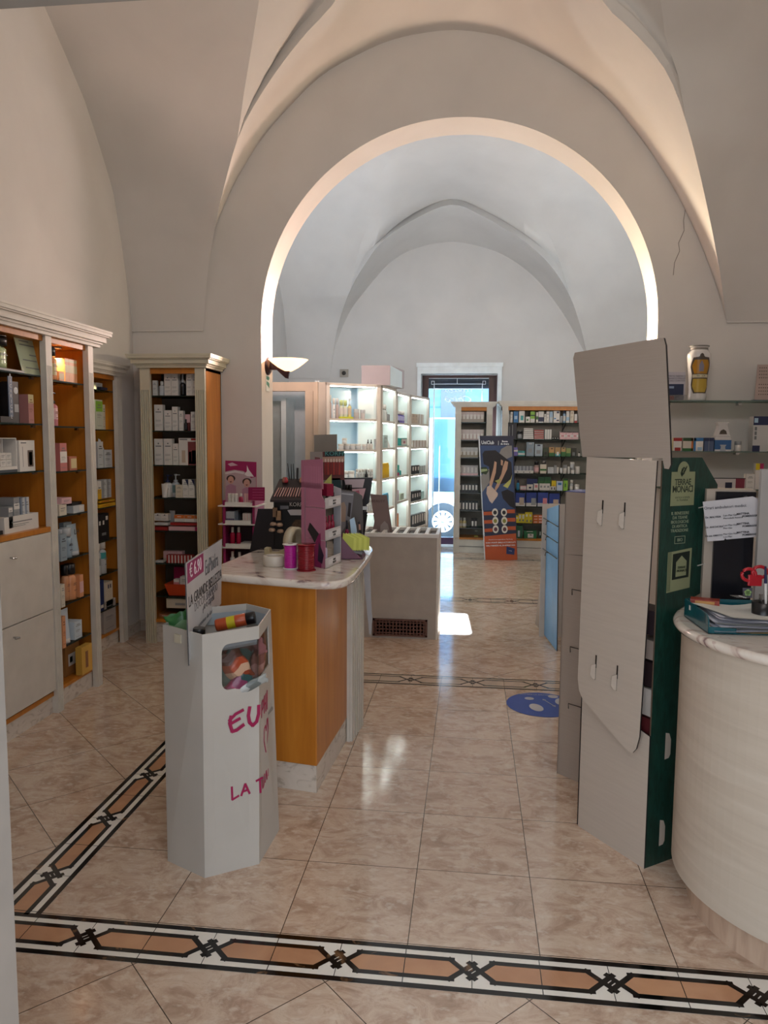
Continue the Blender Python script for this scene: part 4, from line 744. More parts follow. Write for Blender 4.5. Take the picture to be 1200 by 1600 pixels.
def carton(w, h, d, col, deco='', ink='gy', top=None):
    """product carton: local origin at the front bottom centre, front faces -y"""
    g = G(); base = C(col); g.box(-w/2, w/2, 0, d, 0, h, base); i = C(ink)
    for q in deco.split():
        if q == 'T': textbars(g, w, h, i, [(.80, .3, .7, .035), (.72, .18, .82, .03), (.50, .18, .7, .012), (.46, .18, .8, .012), (.40, .18, .6, .012), (.12, .18, .8, .012)])
        elif q == 'D': g.lathe([(w*.09, 0), (w*.09, .0006)], i, 10, tr=Matrix.Translation((0, -.0002, h*.82)) @ Matrix.Rotation(math.pi/2, 4, 'X')); textbars(g, w, h, i, [(.70, .16, .84, .035), (.40, .14, .8, .01), (.36, .14, .75, .01), (.22, .14, .86, .01), (.17, .14, .6, .01)])
        elif q == 'L': textbars(g, w, h, i, [(.6, .2, .8, .06), (.45, .2, .7, .03), (.35, .2, .6, .03)])
        elif q[0] == 'B': a, b, c = q[1:].split(','); fill(g, -w/2, w/2, h*float(a), h*float(b), C(c), -.0008)      # horizontal band
        elif q[0] == 'V': a, b, c = q[1:].split(','); fill(g, w*(float(a)-.5), w*(float(b)-.5), 0, h, C(c), -.0008)
        elif q[0] == 'R': a, b, e, f, c = q[1:].split(','); fill(g, w*(float(a)-.5), w*(float(b)-.5), h*float(e), h*float(f), C(c), -.0009)
        elif q[0] == 'Q': g.slab([(-w*.05, -.001, h), (w*.5, -.001, h), (w*.5, -.001, h*.62)], (0, .0004, 0), C(q[1:]))
    return [('', g)]
def bottle(w, h, d, col, deco='', ink='gy', top='w', kind='cap'):
    r = w/2; hb = h*(.74 if kind == 'cap' else .66 if kind == 'pump' else .60 if kind == 'drop' else .72); g = G(); m = C(col, .25); lb = [x for x in deco.split() if x[0] == 'B']; band = C(lb[0].split(',')[2]) if lb else m
    sy = min(1, d/w) if d < w else 1
    z0, z1 = (float(lb[0][1:].split(',')[0])*hb, float(lb[0].split(',')[1])*hb) if lb else (hb*.2, hb*.7)
    sh = hb*.86
    g.lathe([(r*.9, 0), (r, h*.01), (r, z0, band), (r, z1), (r, sh), (r*.8, hb*.93), (r*.42, hb)], m, 14, 0, r*sy, 1, sy)
    if 'T' in deco.split():
        for z, a in ((.62, .6), (.56, .8), (.35, .5)): g.box(-r*a*.7, r*a*.7, -.0008+r*sy*(1-math.sqrt(max(.02, 1-(a*.7)**2)))*0, .001, hb*z, hb*(z+.03), C(ink))
    c = G(); mt = C(top, .35)
    if kind == 'cap': c.lathe([(r*.5, hb*.985), (r*.55, hb), (r*.55, h*.99), (r*.45, h)], mt, 12, 0, r*sy); nm = 'cap'
    elif kind == 'flip': c.lathe([(r*.9, hb), (r*.9, h*.99), (r*.8, h)], mt, 14, 0, r*sy); nm = 'cap'
    elif kind == 'pump':
        c.lathe([(r*.5, hb), (r*.5, hb+h*.08), (r*.16, hb+h*.1), (r*.16, h*.93), (r*.35, h*.94), (r*.35, h)], mt, 12, 0, r*sy); c.box(0, r*1.05, r*sy-.004, r*sy+.004, h*.95, h*.985, mt); nm = 'pump_head'
    else: c.lathe([(r*.5, hb), (r*.5, hb+h*.12), (r*.32, hb+h*.14), (r*.26, h*.97), (r*.1, h)], mt, 12, 0, r*sy); nm = 'dropper'
    return [('bottle_body', g), (nm, c)]
def jar(w, h, d, col, deco='', ink='gy', top='w'):
    r = w/2; g = G(); g.lathe([(r*.92, 0), (r, h*.05), (r, h*.62), (r*.9, h*.66)], C(col, .25), 16, 0, r); c = G(); c.lathe([(r*1.0, h*.64), (r*1.02, h*.66), (r*1.02, h*.97), (r*.95, h)], C(top, .35), 16, 0, r)
    return [('jar_body', g), ('lid', c)]
def tube(w, h, d, col, deco='', ink='gy', top='w'):
    g = G(); rows = []; hc = h*.14
    for i in range(7):
        t = i/6; rx, ry = w/2*(.78+.22*t), max(.0015, w*.36*(1-t)**.8); rows.append([(rx*math.cos(a), w*.36+ry*math.sin(a), hc+(h-hc)*t) for a in [2*math.pi*k/14 for k in range(14)]])
    g.grid(rows, C(col, .35), True, True); g.face(rows[0][::-1], C(col)); g.face(rows[-1], C(col)); 
    c = G(); c.lathe([(w*.34, 0), (w*.37, .001), (w*.37, hc)], C(top, .35), 14, 0, w*.36); return [('tube_body', g), ('cap', c)]
KINDS = {'c': (carton, 'carton', 'box'), 'b': (bottle, 'bottle', 'bottle'), 'p': (lambda *a, **k: bottle(*a, kind='pump', **k), 'pump_bottle', 'bottle'), 'f': (lambda *a, **k: bottle(*a, kind='flip', **k), 'bottle', 'bottle'),
         'd': (lambda *a, **k: bottle(*a, kind='drop', **k), 'dropper_bottle', 'bottle'), 'j': (jar, 'cosmetic_jar', 'jar'), 't': (tube, 'squeeze_tube', 'tube'), 's': (carton, 'flat_box', 'box')}
def put(kind, w, h, d, loc, rz, label, col, deco='', ink='gy', top='w', group=None, name=None, tilt=0):
    fn, nm, cat = KINDS[kind]; parts = fn(w, h, d, col, deco, ink, top); nm = name or nm
    if len(parts) == 1: o = parts[0][1].build(nm, None, loc, rz, label=label, cat=cat, group=group)
    else:
        o = thing(nm, label, cat, loc, rz, group)
        for pn, g in parts: g.build(pn, o)
    if tilt: o.rotation_euler.y = tilt
    return o
def copy_tree(o):
    c = o.copy(); S.collection.objects.link(c)
    for ch in o.children:
        k = ch.copy(); S.collection.objects.link(k); k.parent = c
    return c
def row(pl, z, items, where, back=.0):
    """items: (kind, px_left, px_right, py_top, n, colour, deco, ink, top, label[, depth[, back[, base height]]])"""
    for it in items:
        k, x0, x1, yt, n, col, deco, ink, top, lab = it[:10]; dep = it[10] if len(it) > 10 else None; bk = (it[11] if len(it) > 11 else 0)+back; dz = it[12] if len(it) > 12 else 0
        P_ = Plane((pl.p-pl.n*bk)[:2], pl.d[:2])
        ym = (yt+700)/2 if False else yt
        u0, zt = P_.uz(x0, yt); u1, _ = P_.uz(x1, yt); w = (u1-u0)/n; h = max(.012, zt-z-dz); d = dep or min(.12, max(.025, w*.8 if k == 'c' else w))
        lb = f'{lab} {where}'; gp = None
        if n > 1: gp = lab.split(',')[0]+' items '+where; gp = gp[:70]
        first = None; ORD = {2: ['left', 'right'], 3: ['left', 'middle', 'right']}.get(n, ['leftmost']+['second', 'third', 'fourth', 'fifth', 'sixth', 'seventh'][:n-2]+['rightmost']) if n > 1 else ['']
        for i in range(n):
            loc = P_.w(u0+w*(i+.5), 0, z+dz); gap = .96 if k in 'cs' else .94
            if first is None: first = o = put(k, w*gap, h*(1 if i == 0 else .99), d, loc, pl.rz, lb, col, deco, ink, top, gp)
            else: o = copy_tree(first); o.location = loc
            if n > 1: o['label'] = ORD[i]+' '+lb
# ---- tall cabinet
PT = Plane((0, 5.42), (1, 0)); wh = 'of tall cabinet'
row(PT, 1.863, [('c', 238, 245, 594.5, 1, 'w', 'T', 'gy', 'w', 'small white carton leftmost on the top shelf'), ('b', 246.5, 255.5, 595.5, 1, 's', '', 'gy', 'w', 'clear grey bottle with silver cap on the top shelf'),
  ('c', 256, 278, 584.2, 2, 'w', 'D', 'gy', 'w', 'tall white carton on the top shelf', .05), ('d', 279.5, 288, 583.5, 1, 'k', '', 'gy', 's', 'black dropper bottle with silver neck on the top shelf'),
  ('c', 279, 290, 595, 1, 'w', 'T', 'gy', 'w', 'white carton behind the black dropper bottle on the top shelf', .03, .07), ('c', 290.5, 309, 584.2, 2, 'w', 'D', 'gy', 'w', 'white carton at right on the top shelf', .05)], wh)
row(PT, 1.605, [('c', 240.5, 254, 632.3, 1, 'w', 'D', 'gy', 'w', 'widest tall white carton with dark clip on the second shelf', .05), ('c', 256, 268, 641, 1, 'w', 'D', 'gy', 'w', 'white carton second from left on the second shelf', .05), ('c', 268.5, 277.6, 635.5, 1, 'w', 'D', 'gy', 'w', 'slim tall white carton on the second shelf', .05),
  ('c', 279, 286, 641.6, 1, 'w', 'T', 'gy', 'w', 'slimmest white carton on the second shelf', .04), ('b', 286.8, 292, 655, 1, 'k', '', 'gy', 'k', 'short dark bottle on the second shelf'), ('c', 289, 297.2, 647.5, 1, 'pk', 'B0,.5,#5a2226', 'r', 'w', 'pale carton with dark red lower half on the second shelf', .03, .03), ('c', 297.8, 306, 643.3, 1, 'w', 'T', 'gy', 'w', 'rightmost white carton on the second shelf', .04), ('f', 306.8, 311, 646, 1, 'gr', '', 'gy', 'w', 'green bottle at the right end of the second shelf')], wh)
row(PT, 1.349, [('c', 240.5, 254, 685.5, 1, 'w', 'D', 'gy', 'w', 'leftmost white carton on the third shelf', .05), ('c', 255.5, 268.6, 685.5, 1, 'w', 'D', 'gy', 'w', 'white carton left of the short one on the third shelf', .05), ('c', 269.6, 278.3, 693, 1, 'w', 'D', 'gy', 'w', 'short white carton on the third shelf', .05),
  ('c', 278.5, 308, 684.5, 1, 'w', 'R.5,1,0,.87,#7a3a3c R.55,.7,.1,.5,pe R.72,.95,.1,.55,k R.52,.98,.05,.15,r R.16,.36,.1,.55,be R.05,.48,.93,.97,gy R.68,.98,.92,.99,r', 'gy', 'w', 'wide gift carton with a red picture half on the third shelf', .06), ('c', 308.6, 312, 686, 1, 'w', '', 'gy', 'w', 'white carton edge right of the gift carton on the third shelf', .05)], wh)
row(PT, 1.105, [('p', 251.5, 266.5, 742, 1, 'w', 'B.35,.8,w T', 'n', 'n', 'white pump bottle with navy collar on the fourth shelf'), ('t', 250, 261.5, 756, 1, 'w', 'T', 'gy', 'w', 'white squeeze tube in front of the pump bottle on the fourth shelf', None, -.035), ('p', 265, 278.5, 741, 1, 's', 'B.3,.8,#5f7d80', 'gy', 's', 'grey green pump bottle on the fourth shelf', None, .03),
  ('c', 274, 285, 757.5, 1, 'c', 'T', 'gy', 'w', 'short cream carton with rounded mark on the fourth shelf', .04, -.01), ('c', 284.5, 304, 749, 2, 'w', 'Qn T', 'gy', 'w', 'white carton with navy corner on the fourth shelf', .05), ('f', 308.3, 314, 752, 1, 'c', '', 'gy', 'c', 'cream bottle half hidden at the right of the fourth shelf')], wh)
row(PT, .855, [('s', 241, 262, 823, 1, 'r', '', 'gy', 'w', 'flat red box at the bottom left of the fifth shelf', .09), ('s', 241, 262.5, 816.3, 1, 'w', 'L', 'gy', 'w', 'flat white box under the two small cartons on the fifth shelf', .08, 0, .038), ('c', 241, 262.5, 802.5, 2, 'w', 'D', 'k', 'w', 'small square white carton on the stack on the fifth shelf', .06, 0, .072),
  ('t', 263, 272.5, 798, 1, 'g', 'T', 'gy', 'g', 'grey squeeze tube behind the cartons on the fifth shelf', None, .05), ('s', 262.5, 316, 822.5, 1, 'pk', 'R.8,.9,0,1,m', 'gy', 'w', 'long flat pinkish box under the orange cartons on the fifth shelf', .09), ('s', 265, 316, 816.5, 1, 'r', '', 'gy', 'w', 'long flat dark red box under the orange cartons on the fifth shelf', .09, .004, .04),
  ('c', 272, 320, 804.5, 3, 'w', 'B.5,1,o R.3,.7,.7,.8,w', 'gy', 'w', 'small orange topped white carton on the fifth shelf', .05, 0, .066)], wh)
row(PT, .607, [('s', 242, 255, 876, 2, 'w', 'L', 'gy', 'w', 'tiny white box at the left of the sixth shelf', .05), ('c', 255, 285, 861, 4, 'pk', 'B0,.3,be', 'gy', 'w', 'pale pink box in back on the sixth shelf', .05, .09), ('c', 260, 300, 867, 8, 'r', 'R.6,1,0,1,w', 'w', 'w', 'slim red and white box on the sixth shelf', .05)], wh)
row(PT, .357, [('s', 271, 280, 905, 1, 'w', 'B.1,.5,p', 'gy', 'w', 'small white and pink box lying in the orange tray', .05, -.02, .085), ('s', 281, 296, 901, 1, 'w', 'L', 'gy', 'w', 'upper white box lying in the orange tray', .06, -.02, .09), ('c', 271, 300, 886, 1, 'm', '', 'gy', 'w', 'magenta box standing behind the orange tray', .02, .12)], wh)
u = PT.uz(258.5, 915)[0]; u2 = PT.uz(300, 915)[0]; ot = G(); w = u2-u; ot.box(-w/2+.03, w/2-.03, .0, .16, 0, .09, C('#c4461c'), taper=.025); ot.build('open_tray', None, PT.w((u+u2)/2, -.01, .358), 0, label='orange flared carton tray holding boxes low in the tall cabinet', cat='tray')
row(PT, .185, [('c', 248, 290, 959, 1, 'br', 'R.1,.9,.3,.6,be', 'gy', 'w', 'flat brown box on the floor of the cabinet', .2), ('s', 259, 300, 935, 1, 'c', 'R.35,.75,.3,.55,g', 'gy', 'w', 'rounded cream box under the orange tray', .12, -.005, .075)], wh)
# ---- left wall cabinet (faces +X)
def PLc(X): return Plane((X, 0), (0, 1))
pa = PLc(-2.337); whA = 'of wide left bay'
row(PLc(-2.335), 1.885, [('f', -6, 15.5, 524, 1, '#b9c79a', 'T', 'gy', 'k', 'tall pale green bottle with black cap on the top shelf', .075, .012, .016), ('s', -30, 39, 573, 1, 'g', '', 'w', 'w', 'long flat grey base under the green bottle on top shelf', .1)], whA)
lf = G(); P_ = pa; a, b = P_.uz(34, 541)[0], P_.uz(67, 541)[0]; wl = b-a; lf.slab([(-wl/2, 0, 0), (wl/2, 0, 0), (wl/2-.01, .05, .235), (-wl/2-.005, .05, .235)], (0, .003, 0), C('#a9b195'))
for z, x0, x1 in ((.2, -.3, .3), (.17, -.35, .1), (.15, -.35, .35), (.1, .0, .35), (.07, -.35, .3), (.03, -.3, .35)): lf.slab([(wl*x0, .05*z/.235-.001, z), (wl*x1, .05*z/.235-.001, z), (wl*x1, .05*(z+.006)/.235-.001, z+.006), (wl*x0, .05*(z+.006)/.235-.001, z+.006)], (0, .0004, 0), C('gy'))
lf.build('leaflet_card', None, P_.w((a+b)/2, 0, 1.886), P_.rz, label='pale green leaning information card on the top shelf of the left wall cabinet', cat='card')
dp = thing('display_box', 'black display box with RICARICHE in vertical letters on the left wall cabinet', 'box', P_.w(P_.uz(21, 640)[0], 0, 1.626), P_.rz)
g = G(); g.box(-.11, .05, .0, .2, 0, .03, C('k')); g.box(-.11, .05, .19, .2, 0, .2, C('k')); g.box(.047, .05, 0, .2, 0, .21, C('k')); g.box(-.001, .05, 0, .06, .03, .21, C('k')); g.build('black_tray', dp)
g = G(); g.box(-.035, -.002, .0, .005, .03, .235, C('#5b6b80')); g.box(-.11, -.04, .12, .125, .03, .235, C('g')); g.build('spine_card', dp)
letters('R\nI\nC\nA\nR\nI\nC\nH\nE', .026, M('#d5d5da', .5), dp, frame((-.0185, -.0012, .133), (1, 0, 0))); g = G(); g.box(.008, .045, -.001, .0, .055, .095, C('g')); g.lathe([(.018, 0), (.018, .0008)], C('s'), 14, tr=Matrix.Translation((.026, 0, .165)) @ Matrix.Rotation(math.pi/2, 4, 'X')); g.build('printed_mark', dp)
row(pa, 1.625, [('c', 43.5, 52, 616, 1, '#b57c78', 'B.7,1,oc T', 'br', 'w', 'pink and cream carton beside the black display on the second shelf', .11)], whA)
row(pa, 1.372, [('c', 29, 54, 688, 1, 'w', 'R.52,.88,.15,.68,#5a4a42 R.6,.8,.2,.62,#8a7466 R.1,.45,.9,.94,gy R.2,.22,.15,.8,gy', 'gy', 'w', 'white carton with small product window on the third shelf', .09)], whA)
od = thing('display_box', 'open white display box of small packs in the left wall cabinet', 'box', P_.w(P_.uz(26, 700)[0], 0, 1.373), P_.rz)
g = G(); g.box(-.17, .0, 0, .14, 0, .014, C('#3c4650')); g.box(-.17, 0, .0, .14, .014, .03, C('w')); g.box(-.17, 0, .13, .14, .03, .175, C('w')); g.box(-.004, 0, 0, .14, .03, .175, C('w')); g.box(-.09, -.087, .02, .14, .03, .175, C('w')); g.box(-.17, 0, 0, .14, .172, .175, C('w')); g.build('tray', od)
for i in range(4): put('s', .045, .033, .09, P_.w(P_.uz(26, 700)[0]-.04-.047*(i % 2), .02, 1.404+.035*(i//2)), P_.rz, ('lower right', 'lower left', 'upper right', 'upper left')[i]+' small white pack in the open white display box', 'w', 'L', 'gy', group='small white packs in the open display box')
row(pa, 1.062, [('s', 5, 61, 809.5, 1, 'w', 'L', 'gy', 'w', 'flat white box lying on the wooden top', .1), ('c', 13, 19.5, 792.5, 1, 'g', 'T B.75,.95,w', 'gy', 'w', 'short grey carton nearest on the white flat box', .09, 0, .025), ('c', 21, 30, 778, 1, 'g', 'T B.6,.8,w', 'gy', 'w', 'tall grey carton left of the two slim ones', .09, 0.01, .025), ('c', 32, 45, 778, 2, '#7c8798', 'V.4,1,s T', 'gy', 'w', 'slim blue grey carton on the white flat box', .06, .01, .025)], whA)
fr_ = G(); fr_.box(-.16, 0, 0, .03, 0, .02, C('k')); fr_.box(-.16, 0, .02, .03, .02, .20, C('k')); fr_.box(-.004, 0, .018, .031, .02, .205, C('w')); fr_.build('picture_stand', None, P_.w(P_.uz(2.5, 780)[0], 0, 1.064), P_.rz, label='black panelled stand with pale edge cut by the left picture edge', cat='stand')
pb = PLc(-2.337); whB = 'of narrow left bay'
row(pb, 1.872, [('f', 80, 92, 541, 1, 'pe', 'B.2,.7,oc T', 'br', 'k', 'peach bottle with black cap on the top shelf', None, -.02), ('c', 92, 100, 580, 1, 'pe', 'B.2,.8,oc', 'br', 'w', 'small peach carton with cream label on the top shelf', .05, 0), ('c', 101, 119.5, 559.5, 3, 'pe', 'B.4,.72,oc B.85,.95,oc', 'br', 'w', 'orange carton with cream label on the top shelf', .1)], whB)
row(pb, 1.616, [('p', 84, 92.5, 612, 1, 'p', 'B.3,.8,pk T', 'br', 'k', 'pink bottle with black pump on the second shelf')], whB)
row(pb, 1.358, [('c', 93, 104, 692.5, 1, '#b9706c', 'B.3,.7,w T', 'gy', 'w', 'tall dusty pink carton on the third shelf', .07), ('c', 108, 120, 713.5, 1, '#a8624a', 'R.2,.95,.15,.85,oc', 'gy', 'w', 'small rust carton with cream label on the third shelf', .06)], whB)
row(pb, 1.103, [('s', 92, 104, 788.5, 1, 'c', 'L', 'gy', 'w', 'cream pack at the bottom of left stack on the fourth shelf', .12), ('s', 96, 112, 779, 1, 'pk', 'L', 'gy', 'w', 'pale pink pack on top of left stack on the fourth shelf', .12, 0, .062), ('s', 114, 132, 791, 1, 's', 'R.5,.95,.2,.9,w', 'gy', 'w', 'flat grey pack with label on the fourth shelf', .12), ('s', 112, 128, 785.5, 1, 'k', '', 'gy', 'w', 'flat black pack on the grey pack on the fourth shelf', .08, .02, .035)], whB)
row(pb, .848, [('c', 94, 104, 836, 1, '#8d9ca6', 'T', 'k', 'w', 'grey blue carton in front of the bottles on the fifth shelf', .05, -.03), ('f', 96, 103, 828, 1, '#8fa1ad', '', 'k', 's', 'grey blue bottle at the left on the fifth shelf', None, .02), ('f', 105, 115.5, 826, 1, '#8fa1ad', 'T', 'k', 's', 'grey blue silver-capped bottle in mid fifth shelf', None, -.01), ('c', 99, 112, 817.5, 1, '#8a949a', '', 'k', 'w', 'grey carton behind the bottles on the fifth shelf', .03, .06)], whB)
q = pb; u0, u1 = q.uz(113, 817)[0], q.uz(128, 817)[0]; lt = thing('squeeze_tube', 'large grey blue tube printed LH on the fifth shelf, narrow bay of the left cabinet', 'tube', q.w((u0+u1)/2, 0, .849), q.rz)
for pn, g in tube(u1-u0, .185, .05, '#9aa9b2', '', 'k', 's'): g.build(pn, lt)
letters('LH', .045, C('k'), lt, frame((0, .006, .14), (1, 0, 0)))
row(pb, .587, [('f', 103, 110.5, 884, 1, '#c58b62', 'T', 'br', 'k', 'tan bottle with black cap left on the sixth shelf', None, .02), ('f', 112, 122, 882.5, 1, 'pe', 'T', 'br', 'k', 'largest peach bottle with black cap on the sixth shelf'), ('c', 124, 130, 899, 1, 'pe', 'B.2,.7,pk', 'br', 'w', 'slim peach carton on the sixth shelf', .04), ('c', 95, 101, 914, 1, 'c', 'T', 'gy', 'w', 'small cream carton on the sixth shelf', .04, -.04)], whB)
row(pb, .344, [('t', 101, 113, 954, 1, '#c3cdd6', 'T', 'gy', 'w', 'large white squeeze tube on the seventh shelf'), ('c', 116, 128, 973, 1, '#c3d0da', 'T', 'gy', 'w', 'square pale blue carton on the seventh shelf', .09), ('c', 97, 102, 964, 1, 'pe', 'T', 'br', 'w', 'tall orange carton at the left on the seventh shelf', .05, -.03)], whB)
row(pb, .122, [('c', 127, 144, 1013, 1, '#cfa248', 'R.35,.6,.2,.8,br', 'br', 'w', 'golden gift carton on the bottom board', .04, -.03), ('c', 101, 124, 1012, 1, '#9a6b3a', 'R.2,.8,.3,.7,w R.3,.5,.4,.6,gr', 'br', 'w', 'brown carton with white flower print on the bottom board', .04, .05)], whB)
pc = PLc(-2.635); whC = 'of niche cabinet'
row(pc, 1.889, [('c', 150, 160, 597.5, 1, 'g', 'T', 'gy', 'w', 'grey carton on the top shelf', .08), ('c', 158, 168, 604.5, 1, '#10142e', 'R.2,.8,.3,.5,n', 'gy', 'w', 'dark blue pack on the top shelf', .06, -.03)], whC)
row(pc, 1.608, [('c', 149, 160, 624, 1, '#b9bdb0', 'B.6,.95,lg T', 'gy', 'w', 'white pack with green upper part on the second shelf', .05), ('c', 160, 164, 632, 1, 'c', 'T', 'gr', 'w', 'slim pale carton behind the green pack on the second shelf', .05, .02)], whC)
row(pc, 1.334, [('c', 152, 161, 690, 1, 's', 'T', 'k', 'w', 'left white carton on the third shelf', .06), ('c', 162, 175, 703, 1, 's', 'T', 'k', 'w', 'right white carton under the leaflet on the third shelf', .06)], whC)
cn = G(); cn.slab([(-.05, 0, 0), (.06, .0, 0), (.055, .0, .1), (-.02, .0, .2), (-.05, 0, .21)], (0, .003, 0), C('s')); cn.build('leaflet', None, pc.w(pc.uz(165, 680)[0], .03, 1.334+.0), pc.rz, label='curled printed leaflet standing on the third shelf of the niche cabinet', cat='leaflet')
row(pc, 1.048, [('s', 154, 181, 789, 1, 'ye', 'L', 'r', 'w', 'lower flat yellow box on the fourth shelf', .1), ('s', 155, 180, 783.5, 1, 'ye', 'R.1,.6,.3,.7,r', 'r', 'w', 'upper flat yellow box on the fourth shelf', .1, 0, .035), ('c', 152, 158, 752, 1, 'w', 'B0,.55,ye L', 'gy', 'w', 'white and yellow carton on the flat boxes of the fourth shelf', .05, -.02, .066), ('c', 159, 173.5, 750, 2, 's', 'V.0,.45,g T', 'gy', 'w', 'grey white carton on the flat yellow boxes of the fourth shelf', .05, 0, .066)], whC)
row(pc, .806, [('c', 153, 170, 804.5, 1, 'k', 'R.05,.2,.6,.75,w R.4,.55,.6,.75,w R.7,.9,.75,.9,w R.3,.7,.2,.3,gy', 'gy', 'w', 'black display pack with white dots on the fifth shelf', .06)], whC)
row(pc, .563, [('f', 153, 159.5, 847, 1, 's', 'B.4,.7,g', 'gy', 'w', 'left white bottle on the sixth shelf'), ('f', 160.5, 168.5, 843, 1, 's', 'B.6,.85,t T', 'gy', 'w', 'white bottle with teal band on the sixth shelf')], whC)
row(pc, .30, [('c', 155, 162, 908, 1, '#1c2f60', 'R.2,.8,.1,.2,w', 'w', 'w', 'navy carton on the seventh shelf', .05), ('c', 165, 176, 911, 1, 'c', 'R.3,.45,.75,.9,n R.6,.75,.75,.9,n', 'gy', 'w', 'cream carton with two navy dots on the seventh shelf', .07)], whC)
row(pc, .122, [('c', 161, 181, 942, 1, '#a39b96', 'T', 'gy', 'w', 'large grey carton on the bottom board', .18)], whC)
# ---- narrow cabinet: rows of boxed perfumes
PN = Plane((0, YR+.07), (1, 0))
for i, (x1, yt, n, col, deco, lab) in enumerate([(756.5, 643, 7, '#a79c92', 'B.55,1,#c9b8b4 R.15,.85,.3,.72,w', 'small glass-front pack with white label on the top row'), (756, 671, 7, '#b79f98', 'B.5,1,#c5b9b6 R.15,.85,.12,.6,w', 'pale pink pack with white label on the second row'),
    (747, 699, 5, '#a69a86', 'B.55,1,#c4c2bf R.15,.85,.25,.65,w', 'pale pack with amber foot on the third row'), (747, 727, 5, '#b9b3b2', 'R.3,.7,.3,.8,w B0,.2,pk', 'white and pink pack on the fourth row'),
    (747.5, 755.5, 6, '#23282f', 'R.1,.7,.3,.85,w', 'black and white pack on the fifth row'), (747.5, 782.5, 6, '#2b3238', 'R.2,.75,.1,.8,w', 'black and white pack on the sixth row')]):
    row(PN, ZN[i], [('c', 716.8, x1, yt, n, col, deco, 'gy', 'w', lab, .06)], 'of narrow cabinet')
row(PN, ZN[6], [('b', 717, 729, 809, 2, 'oc', 'B.2,.6,w', 'gy', 's', 'little clear bottle at the left of the seventh row'), ('c', 736, 746, 809.5, 2, 'k', 'R.2,.8,.2,.7,w', 'gy', 'w', 'black and white pack on the seventh row', .05)], 'of narrow cabinet')
row(PN, .215, [('s', 741, 747, 840, 1, '#c9c26a', 'L', 'gy', 'w', 'lower pale yellow pack at the bottom', .06), ('j', 742, 746.5, 833, 1, 'w', '', 'gy', 'w', 'white jar on the pale yellow pack at the bottom', .04, 0, .075)], 'of narrow cabinet')
# ---- wide cabinet
PW = Plane((0, YR+.07), (1, 0)); ww = 'of wide cabinet'
def r7(i, items, **k): row(PW, ZR[i] if i < 7 else .212, items, ww, **k)
r7(0, [('b', 793, 797, 641, 1, 'w', '', 'gy', 'w', 'leftmost slim white bottle on the top row'), ('c', 797.6, 801.3, 643.5, 1, 'w', 'T', 'gy', 'w', 'slim white carton next to the bottle on the top row', .05), ('c', 802.5, 810, 642.8, 1, 'b', 'R.2,.8,.3,.6,lb', 'w', 'w', 'bright blue carton on the top row', .05), ('c', 811, 820, 642, 1, 'w', 'R.3,.8,.2,.6,t', 'gy', 'w', 'white carton with teal patch on the top row', .05),
  ('c', 821.5, 828.5, 651, 1, 'w', 'R.2,.6,.3,.6,gr', 'gy', 'w', 'low white carton with green mark on the top row', .05), ('c', 829, 836, 643, 1, 'lg', 'B0,.35,w B.6,.7,dg', 'gy', 'w', 'lime green pack over white on the top row', .05), ('c', 838, 841, 644, 1, 'w', 'B.3,.6,gr', 'gy', 'w', 'slim green and white carton on the top row', .04), ('c', 841.6, 850, 643, 1, 'w', 'B.1,.5,n', 'n', 'w', 'white carton with navy lower half on the top row', .05),
  ('c', 850.5, 853.6, 647, 1, 'w', 'T', 'gy', 'w', 'shortest slim white carton on the top row', .04), ('c', 854, 858.4, 643, 1, 'w', 'T', 'n', 'w', 'white carton with navy print on the top row', .05), ('c', 859, 864, 643, 1, 'lb', 'B0,.5,s', 'gy', 'w', 'pale blue carton on the top row', .05), ('c', 865, 875, 642, 1, 'w', 'R.5,.9,.8,.95,n R.1,.4,.3,.4,b R.5,.9,.15,.25,n', 'n', 'w', 'widest white carton with blue marks on the top row', .05),
  ('c', 875.4, 879, 650, 1, 'g', '', 'gy', 'w', 'short grey carton on the top row', .04), ('b', 880, 884.6, 640, 1, 'lb', 'B.2,.7,w', 'gy', 'n', 'bottle with navy cap on the top row'), ('c', 885, 890, 642.6, 1, 'w', 'B.2,.5,lb', 'b', 'w', 'white carton right of the navy cap on the top row', .05), ('c', 891, 897, 641, 1, 'c', 'T', 'br', 'w', 'cream carton on the top row', .05), ('c', 897.6, 902, 647, 1, 'w', 'B0,.25,r', 'gy', 'w', 'white carton with red foot on the top row', .05)])
STK = {6: ['lowest', 'second', 'third', 'fourth', 'fifth', 'topmost'], 5: ['lowest', 'second', 'third', 'fourth', 'topmost'], 3: ['lowest', 'middle', 'topmost']}
for i in range(6): row(PW, ZR[1], [('s', 817+i*.3, 834-.2*i, 686.3-2.85*(i+1), 1, 'w', 'B0,.12,gy', 'gy', 'w', STK[6][i]+' flat white box of left stack on the second row', .1, 0, .0253*i)], ww)
for i in range(5): row(PW, ZR[1], [('s', 834.5, 850, 686.3-2.9*(i+1), 1, 'r', 'B.0,.3,w', 'gy', 'w', STK[5][i]+' flat red box of stack on the second row', .1, 0, .0258*i)], ww)
r7(1, [('c', 792, 807.8, 661.5, 1, '#0d1024', 'R.25,.3,.2,.8,g R.55,.6,.1,.9,g', 'gy', 'w', 'large near-black carton on the second row', .1), ('f', 808, 817, 673.5, 1, 'gy', 'B.2,.8,g', 'gy', 'k', 'grey tin with dark lid on the second row'), ('c', 851, 862, 671, 3, 'w', 'V.0,.2,g', 'gy', 'w', 'upright white box on the second row', .08), ('c', 862.5, 874, 682.5, 3, 'k', 'R.2,.6,.3,.6,w', 'gy', 'w', 'tiny black pack on the second row', .04), ('c', 874.8, 904, 674.5, 3, 'pk', 'B.3,.6,w R.2,.7,.35,.55,p B.9,1,k', 'gy', 'w', 'pink and white tin with black lid on the second row', .08)])
